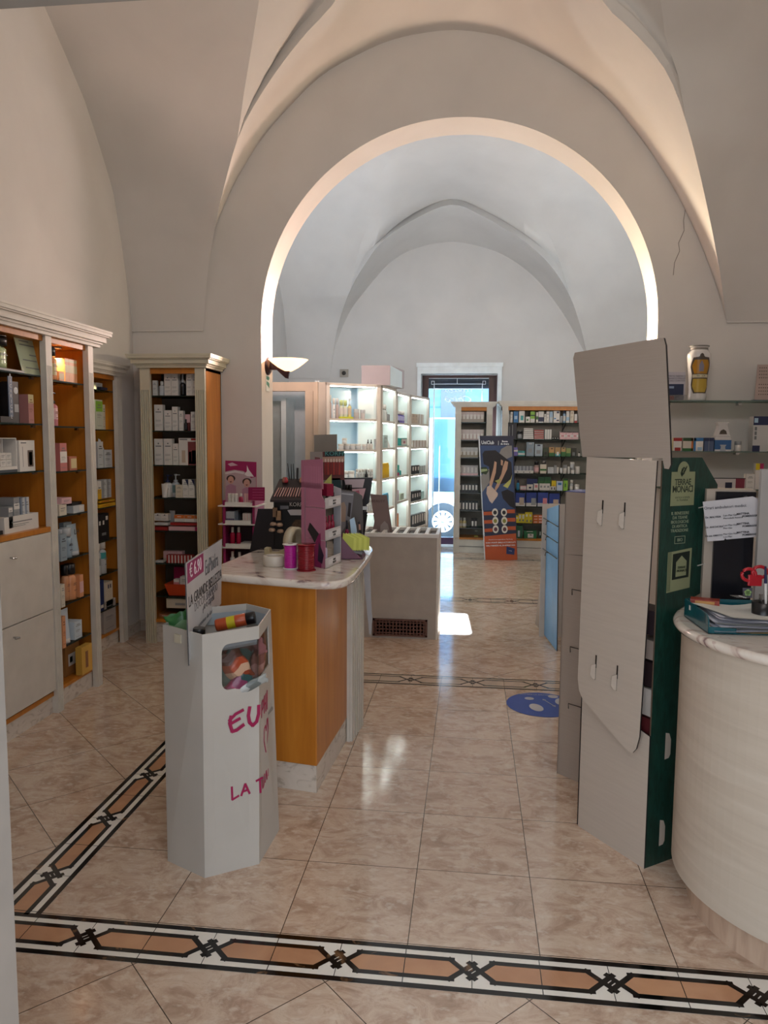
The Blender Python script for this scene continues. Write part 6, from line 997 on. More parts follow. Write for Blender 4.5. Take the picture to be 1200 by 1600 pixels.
# sachet tray, leaflet stand and small things at the right edge of the counter
p_ = on_z(551, 874, ZC); SX = thing('sachet_tray', 'purple counter tray of lime green sachets near the right edge of the counter', 'tray', p_, .25); PU = M('#5c2440', .4); s = FOC/p_.y
g = G(); g.slab([(-.055, 0, 0), (.05, 0, 0), (.008, 0, .035), (-.055, 0, .11)], (0, .004, 0), PU); g.slab([(.05, 0, 0), (.085, .17, 0), (.085, .17, .004), (.05, 0, .03)], (-.003, 0, 0), PU); g.box(-.055, .05, .0, .17, 0, .004, PU); g.slab([(-.055, .17, 0), (.085, .17, 0), (.085, .17, .05), (-.055, .17, .11)], (0, .004, 0), PU); g.build('tray', SX)
g = G(); g.slab([(-.0, .006, .035), (.05, .006, .02), (.075, .1, .1), (.03, .1, .12)], (0, .01, 0), M('#6e7078', .5)); g.build('grey_box', SX)
for i in range(7):
    g = G(); x = -.052+.013*i; g.slab([(x, .02, .06), (x+.055, .01, .04), (x+.06, .03, .1), (x+.008, .04, .125)], (.001, .003, 0), M(('#a9ad3a', '#b9bd4a')[i % 2], .4)); og = g.build('sachet', None, p_, .25, label=('leftmost', 'second', 'third', 'fourth', 'fifth', 'sixth', 'rightmost')[i]+' lime green sachet standing in the purple counter tray', cat='sachet', group='lime green sachets')
YL = 3.92; o3 = Vector((on_y(553, 858, YL).x, YL, ZC)); LS = thing('leaflet_holder', 'grey leaflet holder with photo leaflets at the right end of the counter', 'holder', o3); g = qd(G(), YL, [(530, 765), (555, 768), (566, 775), (568, 866), (530, 866)], M('#55504e', .5), .01, o3); g.build('holder', LS)
g = qd(G(), YL, [(532, 767), (553.5, 769.5), (548, 812), (531, 835)], M('#77757a', .5), .001, o3, dy=-.003); qd(g, YL, [(533, 786), (538, 784), (541, 792), (540, 815), (533, 815)], M('#9a8272', .6), .001, o3, dy=-.005); qd(g, YL, [(545, 785), (549, 786), (547, 808), (543, 806)], M('#2a2224', .6), .001, o3, dy=-.005); qd(g, YL, [(534, 770), (552, 772), (552, 774), (534, 772)], M('#b0b0b4', .5), .001, o3, dy=-.005); g.build('leaflet', LS)
p_ = on_z(540, 866, ZC)+Vector((0, .03, 0)); put('b', .022, .17, .022, p_, 0, 'tall slim varnish bottle with dark cap and crimson base behind the sachet tray', '#7d1240', '', 'w', '#1a1822')
g = qd(G(), 3.75, [(546.5, 812), (553, 808.5), (556, 822), (559, 842), (550, 842), (548, 828)], M('#b4cfe4', .35), .012); g.build('tissue_pack', None, None, None, label='crumpled pale blue and white packet standing behind the sachet tray', cat='packet')
g = qd(G(), 3.82, [(559, 816), (562, 814), (567, 842), (572, 856), (568, 858), (562, 838)], M('#221c1e', .5), .01); qd(g, 3.82, [(560.5, 819), (563, 819), (564, 828), (561, 828)], M('#b48a74', .5), .002, dy=-.003); g.build('lipstick_card', None, None, None, label='narrow dark card with flesh-coloured picture leaning near the counter edge', cat='card')
a_ = on_z(566, 868, ZC); g = G(); g.box(-.05, .03, -.03, .11, 0, .004, CLEARP); g.box(-.05, .03, -.032, -.03, 0, .03, CLEARP); g.box(.028, .03, -.03, .11, 0, .03, CLEARP); g.box(-.04, .02, -.02, .08, .0045, .008, M('#9fa6b4', .4)); g.build('acrylic_tray', None, (a_.x, a_.y+.05, ZC), .2, label='small clear acrylic tray with papers at the right edge of the counter', cat='tray')
Yh = 3.78; g = G(); hp_ = [on_y(px, py, Yh) for px, py in ((566, 872), (577, 866), (578.5, 900), (580, 940), (581.5, 970), (579.5, 992), (577, 990), (574, 960), (570, 915))]; g.slab(hp_, (0, .003, 0), M('#9b9a9c', .3)); g.build('paper_strip', None, None, None, label='long grey glossy paper strip hanging down from the right edge of the counter', cat='paper')
g = qd(G(), 3.55, [(503, 758), (518, 741), (518, 757)], M('#a8ab5c', .5), .002); g.build('folded_card', None, None, None, label='triangular lime green card above the pink counter stand', cat='card')
g = qd(G(), 4.0, [(519, 747), (532, 747), (533, 765), (519, 765)], M('#123034', .4), .05); g.build('carton', None, None, None, label='dark petrol carton between the pink stand and the far display', cat='box')
# card on the low unit
YX = 5.98; o4 = Vector((on_y(596, 831, YX).x, YX, .829)); CH_ = thing('display_card', 'brown grey display card with wing-shaped holder on the low slotted unit', 'card', o4)
g = qd(G(), YX, [(578.5, 772), (604.5, 774), (613, 831), (582, 831), (585, 815)], M('#7d6a66', .5), .006, o4); qd(g, YX, [(594, 831), (595, 820), (601, 814), (606, 819), (609, 831)], M('#9a8f8b', .4), .004, o4, dy=-.012); g.build('card', CH_); letters('BEAUTY', .03, M('#54403f', .5), CH_, frame(tuple(on_y(591, 783, YX-.003)-o4), (1, 0, 0)))
# pink floor stand by the arch wall
YPK = 5.36; xs0, xs1 = on_y(348, 800, YPK).x, on_y(398, 800, YPK).x; PF = thing('floor_stand', 'magenta and white shelf stand for children\'s products beside the arch', 'display stand', (xs0, YPK, 0)); MGS = M('#8f1f58', .4); wf = xs1-xs0; oo = Vector((xs0, YPK, 0))
zt_ = on_y(372, 782, YPK).z
for x in (0, wf-.018): G().box(x, x+.018, 0, .02, 0, zt_, MGS).build('post', PF)
g = G(); g.box(.0, .004, .02, .25, 0, zt_-.05, MGS); g.build('side_panel', PF); g = G(); g.box(wf-.004, wf, .02, .25, 0, zt_-.0, M('#a5587f', .45)); g.build('side_panel', PF)
g = G(); g.box(0, wf, .25, .26, 0, zt_, M('#5c4a50', .6)); g.build('back_panel', PF)
for py in (790, 818.5, 855, 892): z = on_y(372, py, YPK).z; g = G(); g.box(-.03, wf+.02, -.02, .25, z-.008, z, WHITE); g.box(.015, wf-.03, -.0, .008, z, z+.025, WHITE); g.build('shelf', PF)
g = qd(G(), YPK+.2, [(352, 719.5), (400.5, 722), (400.5, 785), (352, 785)], M('#9c1d5c', .45), .006, oo); g.build('poster_board', PF)
g = qd(G(), YPK+.2, [(352, 737), (366, 734), (380, 736), (388, 741), (392, 747), (400, 745), (400, 785), (352, 785)], M('#b5a0a6', .5), .001, oo, dy=-.002); qd(g, YPK+.2, [(352, 738), (368, 735), (382, 738), (381, 741), (367, 738.5), (352, 741)], M('#d3cdd0', .5), .001, oo, dy=-.004); qd(g, YPK+.2, [(386, 727), (389, 734), (395, 742), (397, 745), (386, 744), (382, 741), (386, 736)], M('#e0dadd', .5), .001, oo, dy=-.004); qd(g, YPK+.2, [(356, 725), (363, 722.5), (372, 727), (360, 728.5)], M('#d3b5c4', .5), .001, oo, dy=-.003); g.build('printed_scene', PF)
for cx, cy, r in ((361, 750, 5.6), (386, 755, 5.8)):
    g = qd(G(), YPK+.2, [(cx+r*1.25*math.cos(math.radians(t)), cy-2.5+r*.95*math.sin(math.radians(t))) for t in range(0, 360, 30)], M('#3a2a28', .7), .001, oo, dy=-.0045); g.build('printed_hair', PF)
    g = qd(G(), YPK+.2, [(cx+r*.85*math.cos(math.radians(t)), cy+r*1.1*math.sin(math.radians(t))) for t in range(0, 360, 30)], M('#c79a8a', .6), .001, oo, dy=-.006); qd(g, YPK+.2, [(cx-2, cy+2), (cx+2, cy+2), (cx, cy+4)], M('#5a1f26', .6), .0005, oo, dy=-.0075); qd(g, YPK+.2, [(cx-7, cy+9), (cx, cy+6), (cx+8, cy+9), (cx+9, 785), (cx-9, 785)], M('#a97f95', .6), .001, oo, dy=-.006); g.build('printed_child', PF)
g = qd(G(), YPK, [(389.5, 761), (415, 761), (415, 782), (389.5, 781)], M('#8f1450', .4), .004, oo, dy=-.025)
for k in range(4): qd(g, YPK, [(396, 764+4.3*k), (413, 764+4.3*k), (413, 765+4.3*k), (396, 765+4.3*k)], M('#b5487a', .4), .0006, oo, dy=-.027)
g.build('price_card', PF)
PFL = Plane((0, YPK+.03), (1, 0)); zs_ = [on_y(372, y, YPK).z for y in (790, 818.5, 855, 892)]
def rp(i, its): row(PFL, zs_[i], its, 'of pink floor stand')
rp(0, [('j', 355, 371, 771, 3, 'w', '', 'gy', 'w', 'white capped pot on the top shelf'), ('b', 372, 379, 771, 1, '#a52a50', '', 'gy', 'w', 'crimson pot with white cap on the top shelf'), ('t', 381, 392, 771, 3, 'pk', '', 'gy', 'w', 'pale pink tube on the top shelf')])
rp(1, [('c', 353, 366, 799, 4, 's', 'B0,.4,#5a4a6a', 'gy', 'w', 'leaning grey white box on the second shelf', .08), ('c', 366.5, 372, 798, 2, '#6e7886', '', 'gy', 'w', 'dark grey box on the second shelf', .08, .02), ('c', 379, 392, 802, 3, 'w', 'V.6,.8,pk', 'gy', 'w', 'leaning white box on the second shelf', .08)])
rp(2, [('b', 358, 366, 824, 1, '#a5153c', '', 'w', 'w', 'left crimson spray bottle with white cap on the third shelf'), ('b', 368, 375.5, 824, 1, '#a5153c', '', 'w', 'w', 'right crimson spray bottle with white cap on the third shelf'), ('s', 375.5, 392, 848, 1, 'w', '', 'gy', 'w', 'white carton lying on the third shelf', .1), ('j', 353.5, 357.5, 849, 1, 'pk', '', 'gy', 'w', 'tiny round pot on the third shelf')])
rp(3, [('b', 358, 366, 862, 1, 'w', '', 'w', 'w', 'white bottle on the lowest visible shelf'), ('b', 369, 377, 863, 1, 'be', '', 'w', 'w', 'beige bottle on the lowest visible shelf')])
# goods in the dump bin
BC_ = BC
def bagged(name, label, cat, loc, rz, rx, build):
    t = thing(name, label, cat, loc, rz); t.rotation_euler.x = rx; build(t); return t
def can(body, band, cap, l=.19, r=.024):
    def f(t):
        g = G(); g.lathe([(r*.9, 0), (r, .006), (r, l*.35, C(band)), (r, l*.6), (r, l*.92), (r*.7, l*.97)], C(body, .3), 18); g.build('can_body', t)
        g = G(); g.lathe([(r*.95, l*.93), (r*.98, l*.94), (r*.98, l*1.16), (r*.9, l*1.2)], C(cap, .3), 18); g.build('cap', t)
    return f
bagged('spray_can', 'orange, yellow and black shower can lying across the top of the dump bin', 'can', (-.945, 2.69, .852), math.radians(96), math.radians(86), can('#b5502c', '#c9b81c', '#141216', l=.125, r=.024)).rotation_euler = (0, math.radians(78), math.radians(10))
t = bagged('spray_can', 'black capped can standing among the goods at the bin front', 'can', (-.955, 2.535, .655), 0, 0, can('#3a3440', '#5a5560', '#0c0b0d'))
def pouch(cols, w, h, d):
    def f(t):
        g = G(); rows = []
        for i in range(9):
            tt = i/8; k = math.sin(math.pi*tt)**.6; rows.append([(w/2*(1-.08*math.sin(3*math.pi*tt))*math.cos(a), (.004+d*k*(1+.25*math.sin(5*a+7*tt)))*math.sin(a), h*tt+.006*math.sin(4*a)) for a in [2*math.pi*j/16 for j in range(16)]])
        for i in range(8): g.grid([rows[i], rows[i+1]], C(cols[i*len(cols)//8], .25), True, True)
        g.face(rows[0][::-1], C(cols[0])); g.face(rows[-1], C(cols[-1])); g.build('pouch', t)
    return f
ANG = math.atan2((BB[2][1]-BB[1][1]), (BB[2][0]-BB[1][0])); ANG2 = math.atan2((BB[3][1]-BB[2][1]), (BB[3][0]-BB[2][0]))
for lab, cols, pf, nn, u, z, off, lean, (w, h, d), ang in (
    ('teal pouch seen at the left of the bin window', ('#3a6e6c', '#4c8a86', '#2f5a5c'), P1, n1, .52, .675, .04, .35, (.10, .14, .016), ANG),
    ('orange and white flame-patterned pouch in the middle of the bin window', ('#8a3a22', '#c9a58a', '#a5482a', '#5a2a22'), P1, n1, .80, .69, .030, -.5, (.09, .12, .014), ANG),
    ('magenta pouch low in the bin window', ('#9c2a5c', '#7d3a5a', '#2c4a4c'), P1, n1, .48, .65, .022, .9, (.06, .10, .01), ANG),
    ('dark red pouch at the top of the bin window', ('#6e2a2c', '#4a2024', '#8a5a5c'), P1, n1, .55, .76, .06, 1.2, (.08, .14, .016), ANG),
    ('grey and white pouch low at the right of the bin window', ('#b9bdbd', '#6d7574', '#a5aaa8'), P1, n1, .62, .655, .018, 1.25, (.035, .12, .008), ANG),
    ('rose and brown pouch in the side window of the bin', ('#b58a88', '#8a5a54', '#5a3230'), P2, n2_, .35, .67, .03, .15, (.13, .16, .016), ANG2),
    ('pale pink pouch further back in the side window', ('#c9a5a5', '#a57a7a'), P2, n2_, .55, .69, .055, -.3, (.10, .14, .012), ANG2)):
    o_ = BC+pf(u, 0)-nn*off; t = thing('pouch', lab, 'pouch', (o_.x, o_.y, z)); t.rotation_euler = (0, lean, ang); pouch(cols, w, h, d)(t)
t = thing('pouch', 'crumpled green pouch sticking up at the left of the bin', 'pouch', (-1.035, 2.62, .80)); t.rotation_euler = (.1, -.3, .3); pouch(('#5a9a50', '#8fb98a', '#3f7a44'), .09, .12, .015)(t)
t = thing('can', None, None); bpy.data.objects.remove(t)
for lab, u, z, off, cl_ in (('silver and teal can lying low behind the bin window', .55, .70, .09, ('#9aa5a5', '#4a8a84', '#8b9292')), ('dark can with orange band lying behind the bin window', .6, .80, .10, ('#2c3a3c', '#b5562a', '#14181a'))):
    o_ = BC+P1(.05, 0)-n1*off; t = bagged('spray_can', lab, 'can', (o_.x, o_.y, z-.01), 0, 0, can(*cl_, l=.13)); t.rotation_euler = (0, math.radians(86), ANG)
# teal tray with papers on the desk
ZD = .965; A_ = on_z(1106, 990, ZD); B_ = on_z(1052, 950, ZD); dv = (B_-A_).normalized(); rt = Vector((-dv.y, dv.x, 0)); rt = rt if rt.x > 0 else -rt; Lw = (B_-A_).length+.1
TR = thing('letter_tray', 'teal translucent letter tray full of papers on the marble desk top', 'tray', A_); TL = M('#0f5560', .2, coat=.6)
def T3(a, b, z): v = dv*a+rt*b; return (v.x, v.y, z)
Lw = .235
g = G(); g.slab([T3(0, 0, 0), T3(Lw, 0, 0), T3(Lw, .34, 0), T3(0, .34, 0)], (0, 0, .003), TL); g.build('tray_floor', TR)
g = G(); g.slab([T3(0, 0, 0)]+[T3(.03-.03*math.cos(math.radians(t)), 0, .03+.028*math.sin(math.radians(t))) for t in range(0, 91, 15)]+[T3(Lw, 0, .062), T3(Lw, 0, 0)], rt*.003, TL); g.build('side_wall', TR)
g = G(); g.slab([T3(Lw, 0, 0), T3(Lw, .34, 0), T3(Lw, .34, .06), T3(Lw, 0, .062)], -dv*.003, TL); g.build('back_wall', TR)
g = G(); g.slab([T3(0, 0, 0), T3(0, .085, 0), T3(0, .085, .018), T3(0, 0, .022)], dv*.003, TL); g.build('front_lip', TR)
g = G(); g.slab([T3(.17, -.001, .034), T3(.182, -.001, .034), T3(.182, -.001, .050), T3(.17, -.001, .048)], -rt*.0006, WHITE); g.build('maker_mark', TR)
rnd = random.Random(3)
for i in range(11):
    z = ZD+.006+.0042*i; th = rnd.uniform(-.09, .09)+(.25 if i == 10 else 0); c = A_+dv*(.10+rnd.uniform(-.008, .01))+rt*(.17+rnd.uniform(-.005, .015)); col = '#b9a77a' if i == 0 else ('#d3d2cb' if i % 4 == 2 else '#dedee6')
    pts = []; N_ = 12
    rows = []
    for k in range(N_+1):
        u = -.15+.30*k/N_; rows.append([Vector((u, v, .0022*math.sin(u*22+i)+(.012*(u/.15)**2 if i > 7 else .004*abs(u)))) for v in (-.105, -.03, .04, .105)])
    g = G(); R_ = Matrix.Rotation(math.atan2(rt.y, rt.x)+th, 4, 'Z'); g.grid([[R_ @ p for p in r] for r in rows], M(col, .55, var=.02)); g.grid([[R_ @ p+Vector((0, 0, -.0016)) for p in r[::-1]] for r in rows], M(col, .55, var=.02)); 
    g.build('paper_sheet', None, (c.x, c.y, z), 0, label=('beige folder at the bottom of the papers in the teal tray' if i == 0 else 'uppermost white sheet lying askew on the teal tray' if i == 10 else ('second', 'third', 'fourth', 'fifth', 'sixth', 'seventh', 'eighth', 'ninth', 'tenth')[i-1]+' sheet from the bottom of the pile in the teal letter tray'), cat='paper', group=None if i in (0, 10) else 'sheets piled in the teal tray')
p_ = A_+dv*.20+rt*.055; g = G(); g.box(-.045, .045, -.022, .022, 0, .016, M('#8a2f1e', .4, var=.3, scale=60)); g.box(-.03, .03, -.0225, -.022, .003, .012, M('#b98a4a', .4)); g.build('carton', None, (p_.x, p_.y, ZD+.052), math.atan2(rt.y, rt.x)-.35, label='small red and gold carton lying on the papers in the teal tray', cat='box')
# dark computer box with notice
YB_ = 2.80; xa, xb = on_y(1118, 800, YB_).x, on_y(1180, 800, YB_).x; zt2 = on_y(1140, 765, YB_).z; CB = thing('computer_case', 'dark fronted computer case with beige side standing on the desk', 'computer', (xa, YB_, .963))
G().box(0, xb-xa, 0, .012, 0, zt2-.963-.008, M('#15151c', .25)).build('front_panel', CB); g = G(); g.box(-.03, xb-xa+.002, .012, .09, 0, zt2-.963, M('#a89a8c', .6)); g.build('case', CB)
g = G(); g.lathe([(.008, 0), (.009, .004)], CHROME, 14, tr=Matrix.Translation((.1, 0, zt2-.963-.03)) @ Matrix.Rotation(math.pi/2, 4, 'X')); g.build('button', CB)
YN_ = 2.775; o5 = on_y(1145, 812, YN_); NT = thing('paper_notice', 'white paper notice with surgery hours fixed to the dark computer case', 'notice', o5)
g = qd(G(), YN_, [(1098, 784), (1176, 775.5), (1184, 779), (1187, 790), (1190.5, 838), (1135, 843), (1133, 841), (1131.5, 844), (1105.5, 846)], M('#bfbcbf', .6), .0008, o5); g.build('sheet', NT)
NI = M('#26242a', .5)
def nt(txt, px, py, s, **k): letters(txt, s, NI, NT, frame(tuple(on_y(px, py, YN_-.0008)-o5), (1, 0, 0)) @ Matrix.Rotation(.095, 4, 'Z'), align='LEFT', **k)
nt('Orari ambulatori medici:', 1100, 794.5, .0145)
for py, a, b, c, d, e in ((809, 'Dr. MALVISIA', 'Lun-Mar-Gio', 'MATTINA', 'Mercoledì-Venerdì', 'POMERIGGIO'), (824.5, 'Dr. ANCHORA', 'Lun-Mar-Ven', 'MATTINA', 'Mer-Gio', 'POMERIGGIO'), (838, 'Dr.ssa AMATO', 'Mar-Gio-Ven', 'MATTINA', 'Lun-Mer', 'POMERIGGIO')):
    nt(a, 1102, py, .0092, bold=.0002); nt(b, 1130, py-3.2, .0092); nt(c, 1151, py-5.6, .0098, bold=.0003); nt(d, 1130, py+1.2, .0088); nt(e, 1160, py-2, .0092, bold=.0003)
xg = on_y(1184, 850, 2.72).x; g = G(); g.box(0, .3, 0, .02, 0, on_y(1195, 733, 2.72).z-.963, M('#a19d99', .5)); g.build('privacy_panel', None, (xg, 2.72, .963), 0, label='pale grey upright panel on the desk at the right picture edge', cat='panel')
# pen cup, scissors, pen, keys
pc_ = on_z(1190, 935, ZD+.0); PCX = Vector((on_y(1186, 900, 2.48).x+.02, 2.48, ZD)); cup = G(); cup.lathe([(.032, 0), (.034, .002), (.036, .085), (.033, .085), (.031, .004)], M('#1b1a1c', .3), 20); cup.build('pen_cup', None, PCX, 0, label='black pen cup behind the papers at the right of the desk', cat='cup')
sc_ = thing('scissors', 'scissors with bright red handles standing in the pen cup', 'scissors', PCX+Vector((0, 0, .01))); RD = M('#a31522', .3)
for dx, px, py, rx, rz_ in ((-.012, 1170, 898, .021, .019), (.006, 1187, 894, .022, .018)):
    c = on_y(px, py, 2.47)-PCX-Vector((0, 0, .01)); pts = [c+Vector((rx*math.cos(a), 0, rz_*math.sin(a))) for a in [2*math.pi*k/18 for k in range(19)]]; G().tube(pts, .0055, RD, 8).build('handle', sc_)
    g = G(); g.slab([(dx-.004, 0, 0), (dx+.004, 0, 0), (dx+.006, 0, .1), (dx-.004, 0, .1)], (0, .002, 0), CHROME); g.build('blade', sc_)
g = G(); c = on_y(1180, 905, 2.47)-PCX-Vector((0, 0, .01)); g.box(c.x-.022, c.x+.02, -.015, -.005, c.z-.022, c.z+.014, RD); g.build('hinge_grip', sc_, bevel=.003)
pn = on_y(1196, 885, 2.45); PE = thing('pen', 'white ballpoint pen with dark blue cap leaning out of the pen cup', 'pen', PCX+Vector((.01, 0, .01))); v = pn-PE.location
G().tube([(0, 0, 0), v*.75], .004, WHITE, 8).build('barrel', PE); G().tube([v*.72, v], [.005, .003], M('#141c48', .3), 8).build('cap', PE)
kp = on_z(1160, 940, ZD+.0); KY = thing('key_bunch', 'bunch of keys with grey tag and green flower behind the paper pile', 'keys', Vector((on_y(1160, 930, 2.5).x, 2.5, ZD))); oK = KY.location
g = G(); g.slab([on_y(1161, 919, 2.5)-oK, on_y(1176, 919, 2.5)-oK, on_y(1175, 934, 2.5)-oK, on_y(1162, 935, 2.5)-oK], (0, .006, 0), M('#4a4552', .5)); g.build('tag', KY)
g = G(); c = on_y(1168.5, 926, 2.497)-oK
for k in range(5): a = 2*math.pi*k/5+.3; g.slab([c+Vector((.006*math.cos(a)+.0055*math.cos(b), 0, .006*math.sin(a)+.0055*math.sin(b))) for b in [2*math.pi*j/10 for j in range(10)]], (0, -.0008, 0), M('#8fae6c', .5))
g.build('printed_flower', KY)
for k in range(4):
    a = on_y(1156+3*k, 931, 2.49)-oK; g = G(); g.lathe([(.004, 0), (.009, 0), (.009, .002), (.004, .002)], CHROME, 12, a.x, a.y); g.v = [(x, y, z+a.z-.002*k) for x, y, z in g.v]; g.box(a.x-.03, a.x-.006, a.y-.003, a.y+.003, a.z-.002*k, a.z-.002*k+.002, CHROME); g.build('key', KY)
for i, (x0, y0, x1, y1) in enumerate(((1082, 793, 1099, 792), (1080, 884, 1101, 881))):
    g = G(); a, b = on_y(x0, y0, 2.85), on_y(x1, y1, 2.79); m_ = a.lerp(b, .5)+Vector((0, 0, -.003)); g.tube([a, m_, b], .0022, M('#b9b5ac', .5), 6); g.build('cable', None, None, None, label=('upper', 'lower')[i]+' thin pale cable between the green stand and the computer case', cat='cable')
# glass wall shelves right of the arch
YS = YA-.23
for i, (z, n_) in enumerate(((1.838, 'upper'), (1.488, 'middle'), (1.225, 'lowest'))):
    t = thing('wall_shelf', f'{n_} glass wall shelf on the wall right of the arch', 'shelf', (1.34, YS, z-.008)); G().box(0, .98, 0, .22, 0, .008, SHELFG).build('glass_plate', t); g = G(); g.box(0, .98, -.001, .001, 0, .008, M('#5e6e68', .2)); g.build('glass_edge', t)
    for x in (.06, .55, .92): g = G(); g.box(x-.012, x+.012, .17, .228, -.018, .018, CHROME); g.build('shelf_clamp', t)
VS = thing('pharmacy_jar', 'white ceramic pharmacy jar with yellow painted cartouche on the upper glass shelf', 'jar', Vector((on_y(1090, 600, YS+.09).x, YS+.09, 1.838))); CW_ = M('#d6d3d0', .18, coat=.5); sc = FOC/(YS+.09)
g = G(); g.lathe([(.055, 0), (.06, .004), (.062, .03), (.059, .06), (.062, .14), (.074, .26), (.079, .30), (.077, .325), (.062, .345), (.056, .352), (.057, .368), (.066, .374), (.066, .380), (.052, .382), (.05, .35)], CW_, 32); g.build('ceramic_body', VS)
def curved(g, pts, m, k):                          # painted patch following the jar front
    R_ = lambda z: .063+(.016*max(0, min(1, (z-.14)/.15)))+.0006*k
    n = 9
    zs2 = sorted(set(z for x, z in pts)); rows = []
    for j in range(n+1):
        z = zs2[0]+(zs2[-1]-zs2[0])*j/n; xs = []
        for (x0, z0), (x1, z1) in zip(pts, pts[1:]+pts[:1]):
            if (z0-z)*(z1-z) <= 0 and z0 != z1: xs.append(x0+(x1-x0)*(z-z0)/(z1-z0))
        if len(xs) < 2: xs = [pts[0][0], pts[0][0]]
        a, b = min(xs), max(xs); r = R_(z); rows.append([(r*math.sin(x/r), -r*math.cos(x/r), z) for x in [a+(b-a)*i/6 for i in range(7)]])
    g.grid(rows, m); return g
OC = M('#a9791f', .3); YE = M('#b89a3a', .3); BR_ = M('#4a4038', .4)
curved(G(), [(-.045, .05), (.045, .05), (.068, .10), (.058, .17), (.078, .24), (.055, .30), (.0, .325), (-.055, .30), (-.078, .24), (-.058, .17), (-.068, .10)], BR_, 1).build('painted_frame', VS)
curved(G(), [(-.036, .058), (.036, .058), (.056, .10), (.05, .15), (-.05, .15), (-.056, .10)], YE, 2).build('painted_lower_field', VS); curved(G(), [(-.045, .185), (.045, .185), (.064, .24), (.045, .28), (-.045, .28), (-.064, .24)], OC, 2).build('painted_upper_field', VS); curved(G(), [(-.055, .158), (.055, .158), (.055, .180), (-.055, .180)], M('#c9c2a4', .4), 3).build('painted_banner', VS)
curved(G(), [(-.014, .20), (.016, .20), (.018, .24), (.0, .275), (-.016, .245)], M('#7d7a8a', .4), 3).build('painted_figure', VS); letters('TERIACA', .016, BR_, VS, frame((0, -.0665, .169), (1, 0, 0)), sx=.9)
g = G(); g.lathe([(.0675, .374), (.0675, .380)], M('#6e6a62', .4), 32); g.lathe([(.0585, .353), (.0590, .366)], M('#8f867c', .4), 32); g.build('painted_rings', VS)
PS2 = Plane((0, YS+.03), (1, 0)); sh = 'right of arch'
AC = thing('card_holder', 'clear acrylic holder with white notice and dark blue booklet on the upper shelf', 'holder', PS2.w(PS2.uz(1058, 600)[0], 0, 1.838)); g = G(); g.box(-.075, .065, .04, .045, 0, .20, M('#bdb8c0', .4)); g.build('notice_card', AC); g = G(); g.box(-.072, .05, .02, .03, .035, .115, M('#1b2748', .4)); g.box(-.07, -.015, .0195, .02, .085, .1, M('#8a9ab5', .4)); g.build('booklet', AC); g = G(); g.box(-.08, .07, 0, .003, 0, .04, CLEARP); g.box(-.08, .07, 0, .05, 0, .003, CLEARP); g.build('holder_front', AC)
g = G(); g.box(-.06, -.015, .004, .02, .004, .032, M('#8a2226', .4)); g.box(-.01, .05, .004, .02, .004, .032, M('#1a2a50', .4)); g.build('small_cards', AC); letters('OFFERTA FARMACI\nDA BANCO PREZZI\nSPECIALI CON VOI', .016, M('#4a4650', .5), AC, frame((-.005, .0392, .155), (1, 0, 0)))
KL = thing('desk_calendar', 'pinkish perforated desk calendar leaning at the right end of the upper shelf', 'calendar', PS2.w(PS2.uz(1191, 600)[0], 0, 1.838)); g = G(); g.slab([(-.045, 0, .006), (.12, 0, .006), (.12, .05, .25), (-.02, .05, .25)], (0, .004, 0), M('#a8948c', .5)); g.build('leaf', KL)
g = G()
for i in range(6):
    for j in range(9):
        z = .04+.023*j; 
        if j == 4: continue
        x = -.022+.014*i+.016*(z/.25); y = .05*(z-.006)/.244-.0012; g.slab([(x, y, z), (x+.006, y, z), (x+.006, y, z+.006), (x, y, z+.006)], (0, .0008, 0), M('#4a3c38', .6))
g.build('printed_days', KL); G().box(-.05, .12, .0, .06, 0, .006, M('#3c5060', .5)).build('stand', KL)
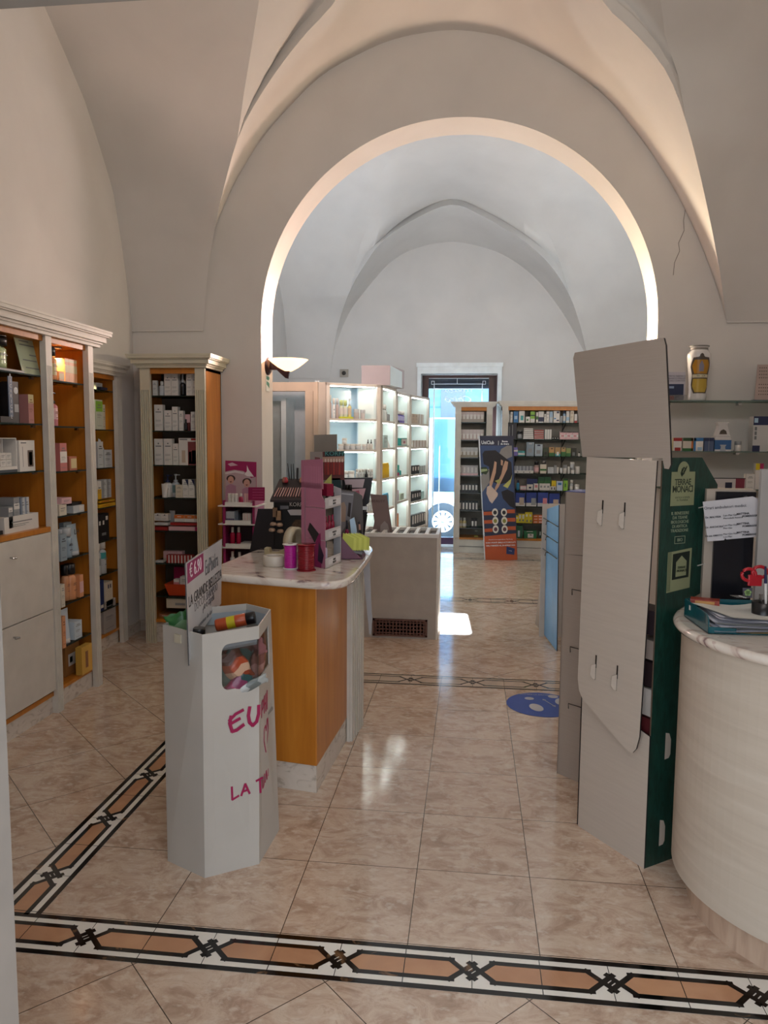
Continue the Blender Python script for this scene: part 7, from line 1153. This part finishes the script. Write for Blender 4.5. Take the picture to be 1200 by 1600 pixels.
row(PS2, 1.488, [('c', 1050, 1066, 684, 1, 'w', 'B.75,1,r R.3,.9,.0,.25,r R.0,.15,0,1,oc', 'gy', 'w', 'red topped white carton on the middle shelf', .05), ('c', 1067, 1083.5, 684, 1, '#c9c0b4', 'B.75,1,#2c4a2c V.85,1,o B0,.2,gr', 'gy', 'w', 'green topped pale carton on the middle shelf', .05), ('c', 1084.5, 1099.5, 684, 1, 'w', 'B.75,1,b V.0,.2,b R.4,.9,.05,.3,lb', 'gy', 'w', 'blue topped white carton on the middle shelf', .05), ('c', 1101, 1116, 684, 1, '#4a5a7a', 'B.75,1,#1f2c50 V.45,.5,g', 'gy', 'w', 'navy topped grey blue carton on the middle shelf', .05), ('c', 1177.5, 1202, 650.5, 1, '#bdbcba', 'B.75,1,n R.1,.25,.6,.7,gy R.1,.25,.47,.57,gy R.1,.25,.34,.44,gy R.0,.5,0,.17,n R.05,.3,.82,.95,lb', 'gy', 'w', 'large white and navy carton at the right end of the middle shelf', .08)], sh)
DB = thing('dispenser', 'white and blue tapered ampoule display with dark oval opening on the middle shelf', 'dispenser', PS2.w(PS2.uz(1130, 690)[0], 0, 1.488)); g = G(); w_ = .055; g.box(-w_, w_, 0, .09, 0, .078, M('#2f5f94', .4)); g.box(-w_, w_, 0, .09, .078, .1, M('#c9c6c4', .4)); g.box(-w_, w_, -.001, 0, 0, .012, WHITE); g.build('base', DB)
g = G(); g.slab([(-.052, .01, .1), (.05, .01, .1), (.028, .01, .175), (.04, .01, .2), (-.043, .01, .2), (-.03, .01, .175)], (0, .06, 0), M('#c9c6c4', .4)); g.build('hopper', DB, bevel=.004); g = G(); g.slab([(-.026+.0, .008, .118), (.026, .008, .118), (.018, .008, .142), (0, .008, .152), (-.018, .008, .142)], (0, .002, 0), M('#4a4238', .5)); g.build('opening', DB)
g = G(); g.slab([(-.02, -.002, .0), (.02, -.002, .0), (.014, -.002, .03), (.022, -.002, .045), (-.022, -.002, .045), (-.014, -.002, .03)], (0, .001, 0), M('#aab0b8', .4)); g.build('printed_picture', DB)
put('j', .045, .07, .045, PS2.w(PS2.uz(1155, 690)[0], 0, 1.488), 0, 'small white jar with grey lid between dispenser and navy carton on the middle shelf', 'w', '', 'k', 'g')
row(PS2, 1.225, [('s', 1110, 1166, 746.5, 1, '#c9c2c0', 'R.42,.62,.0,.6,#1a1c38 R.72,.98,.0,.95,#7d2a3c B.93,1,k', 'gy', 'w', 'long white carton with navy and crimson print on the lowest shelf', .08), ('c', 1166, 1180, 740.5, 1, 'w', 'T', 'gy', 'w', 'small white carton on the lowest shelf', .05), ('c', 1181, 1194, 724, 1, 'w', 'R0,.5,.75,1,y R.5,1,.75,1,m', 'gy', 'w', 'white pack with yellow and magenta top on the lowest shelf', .04)], sh)
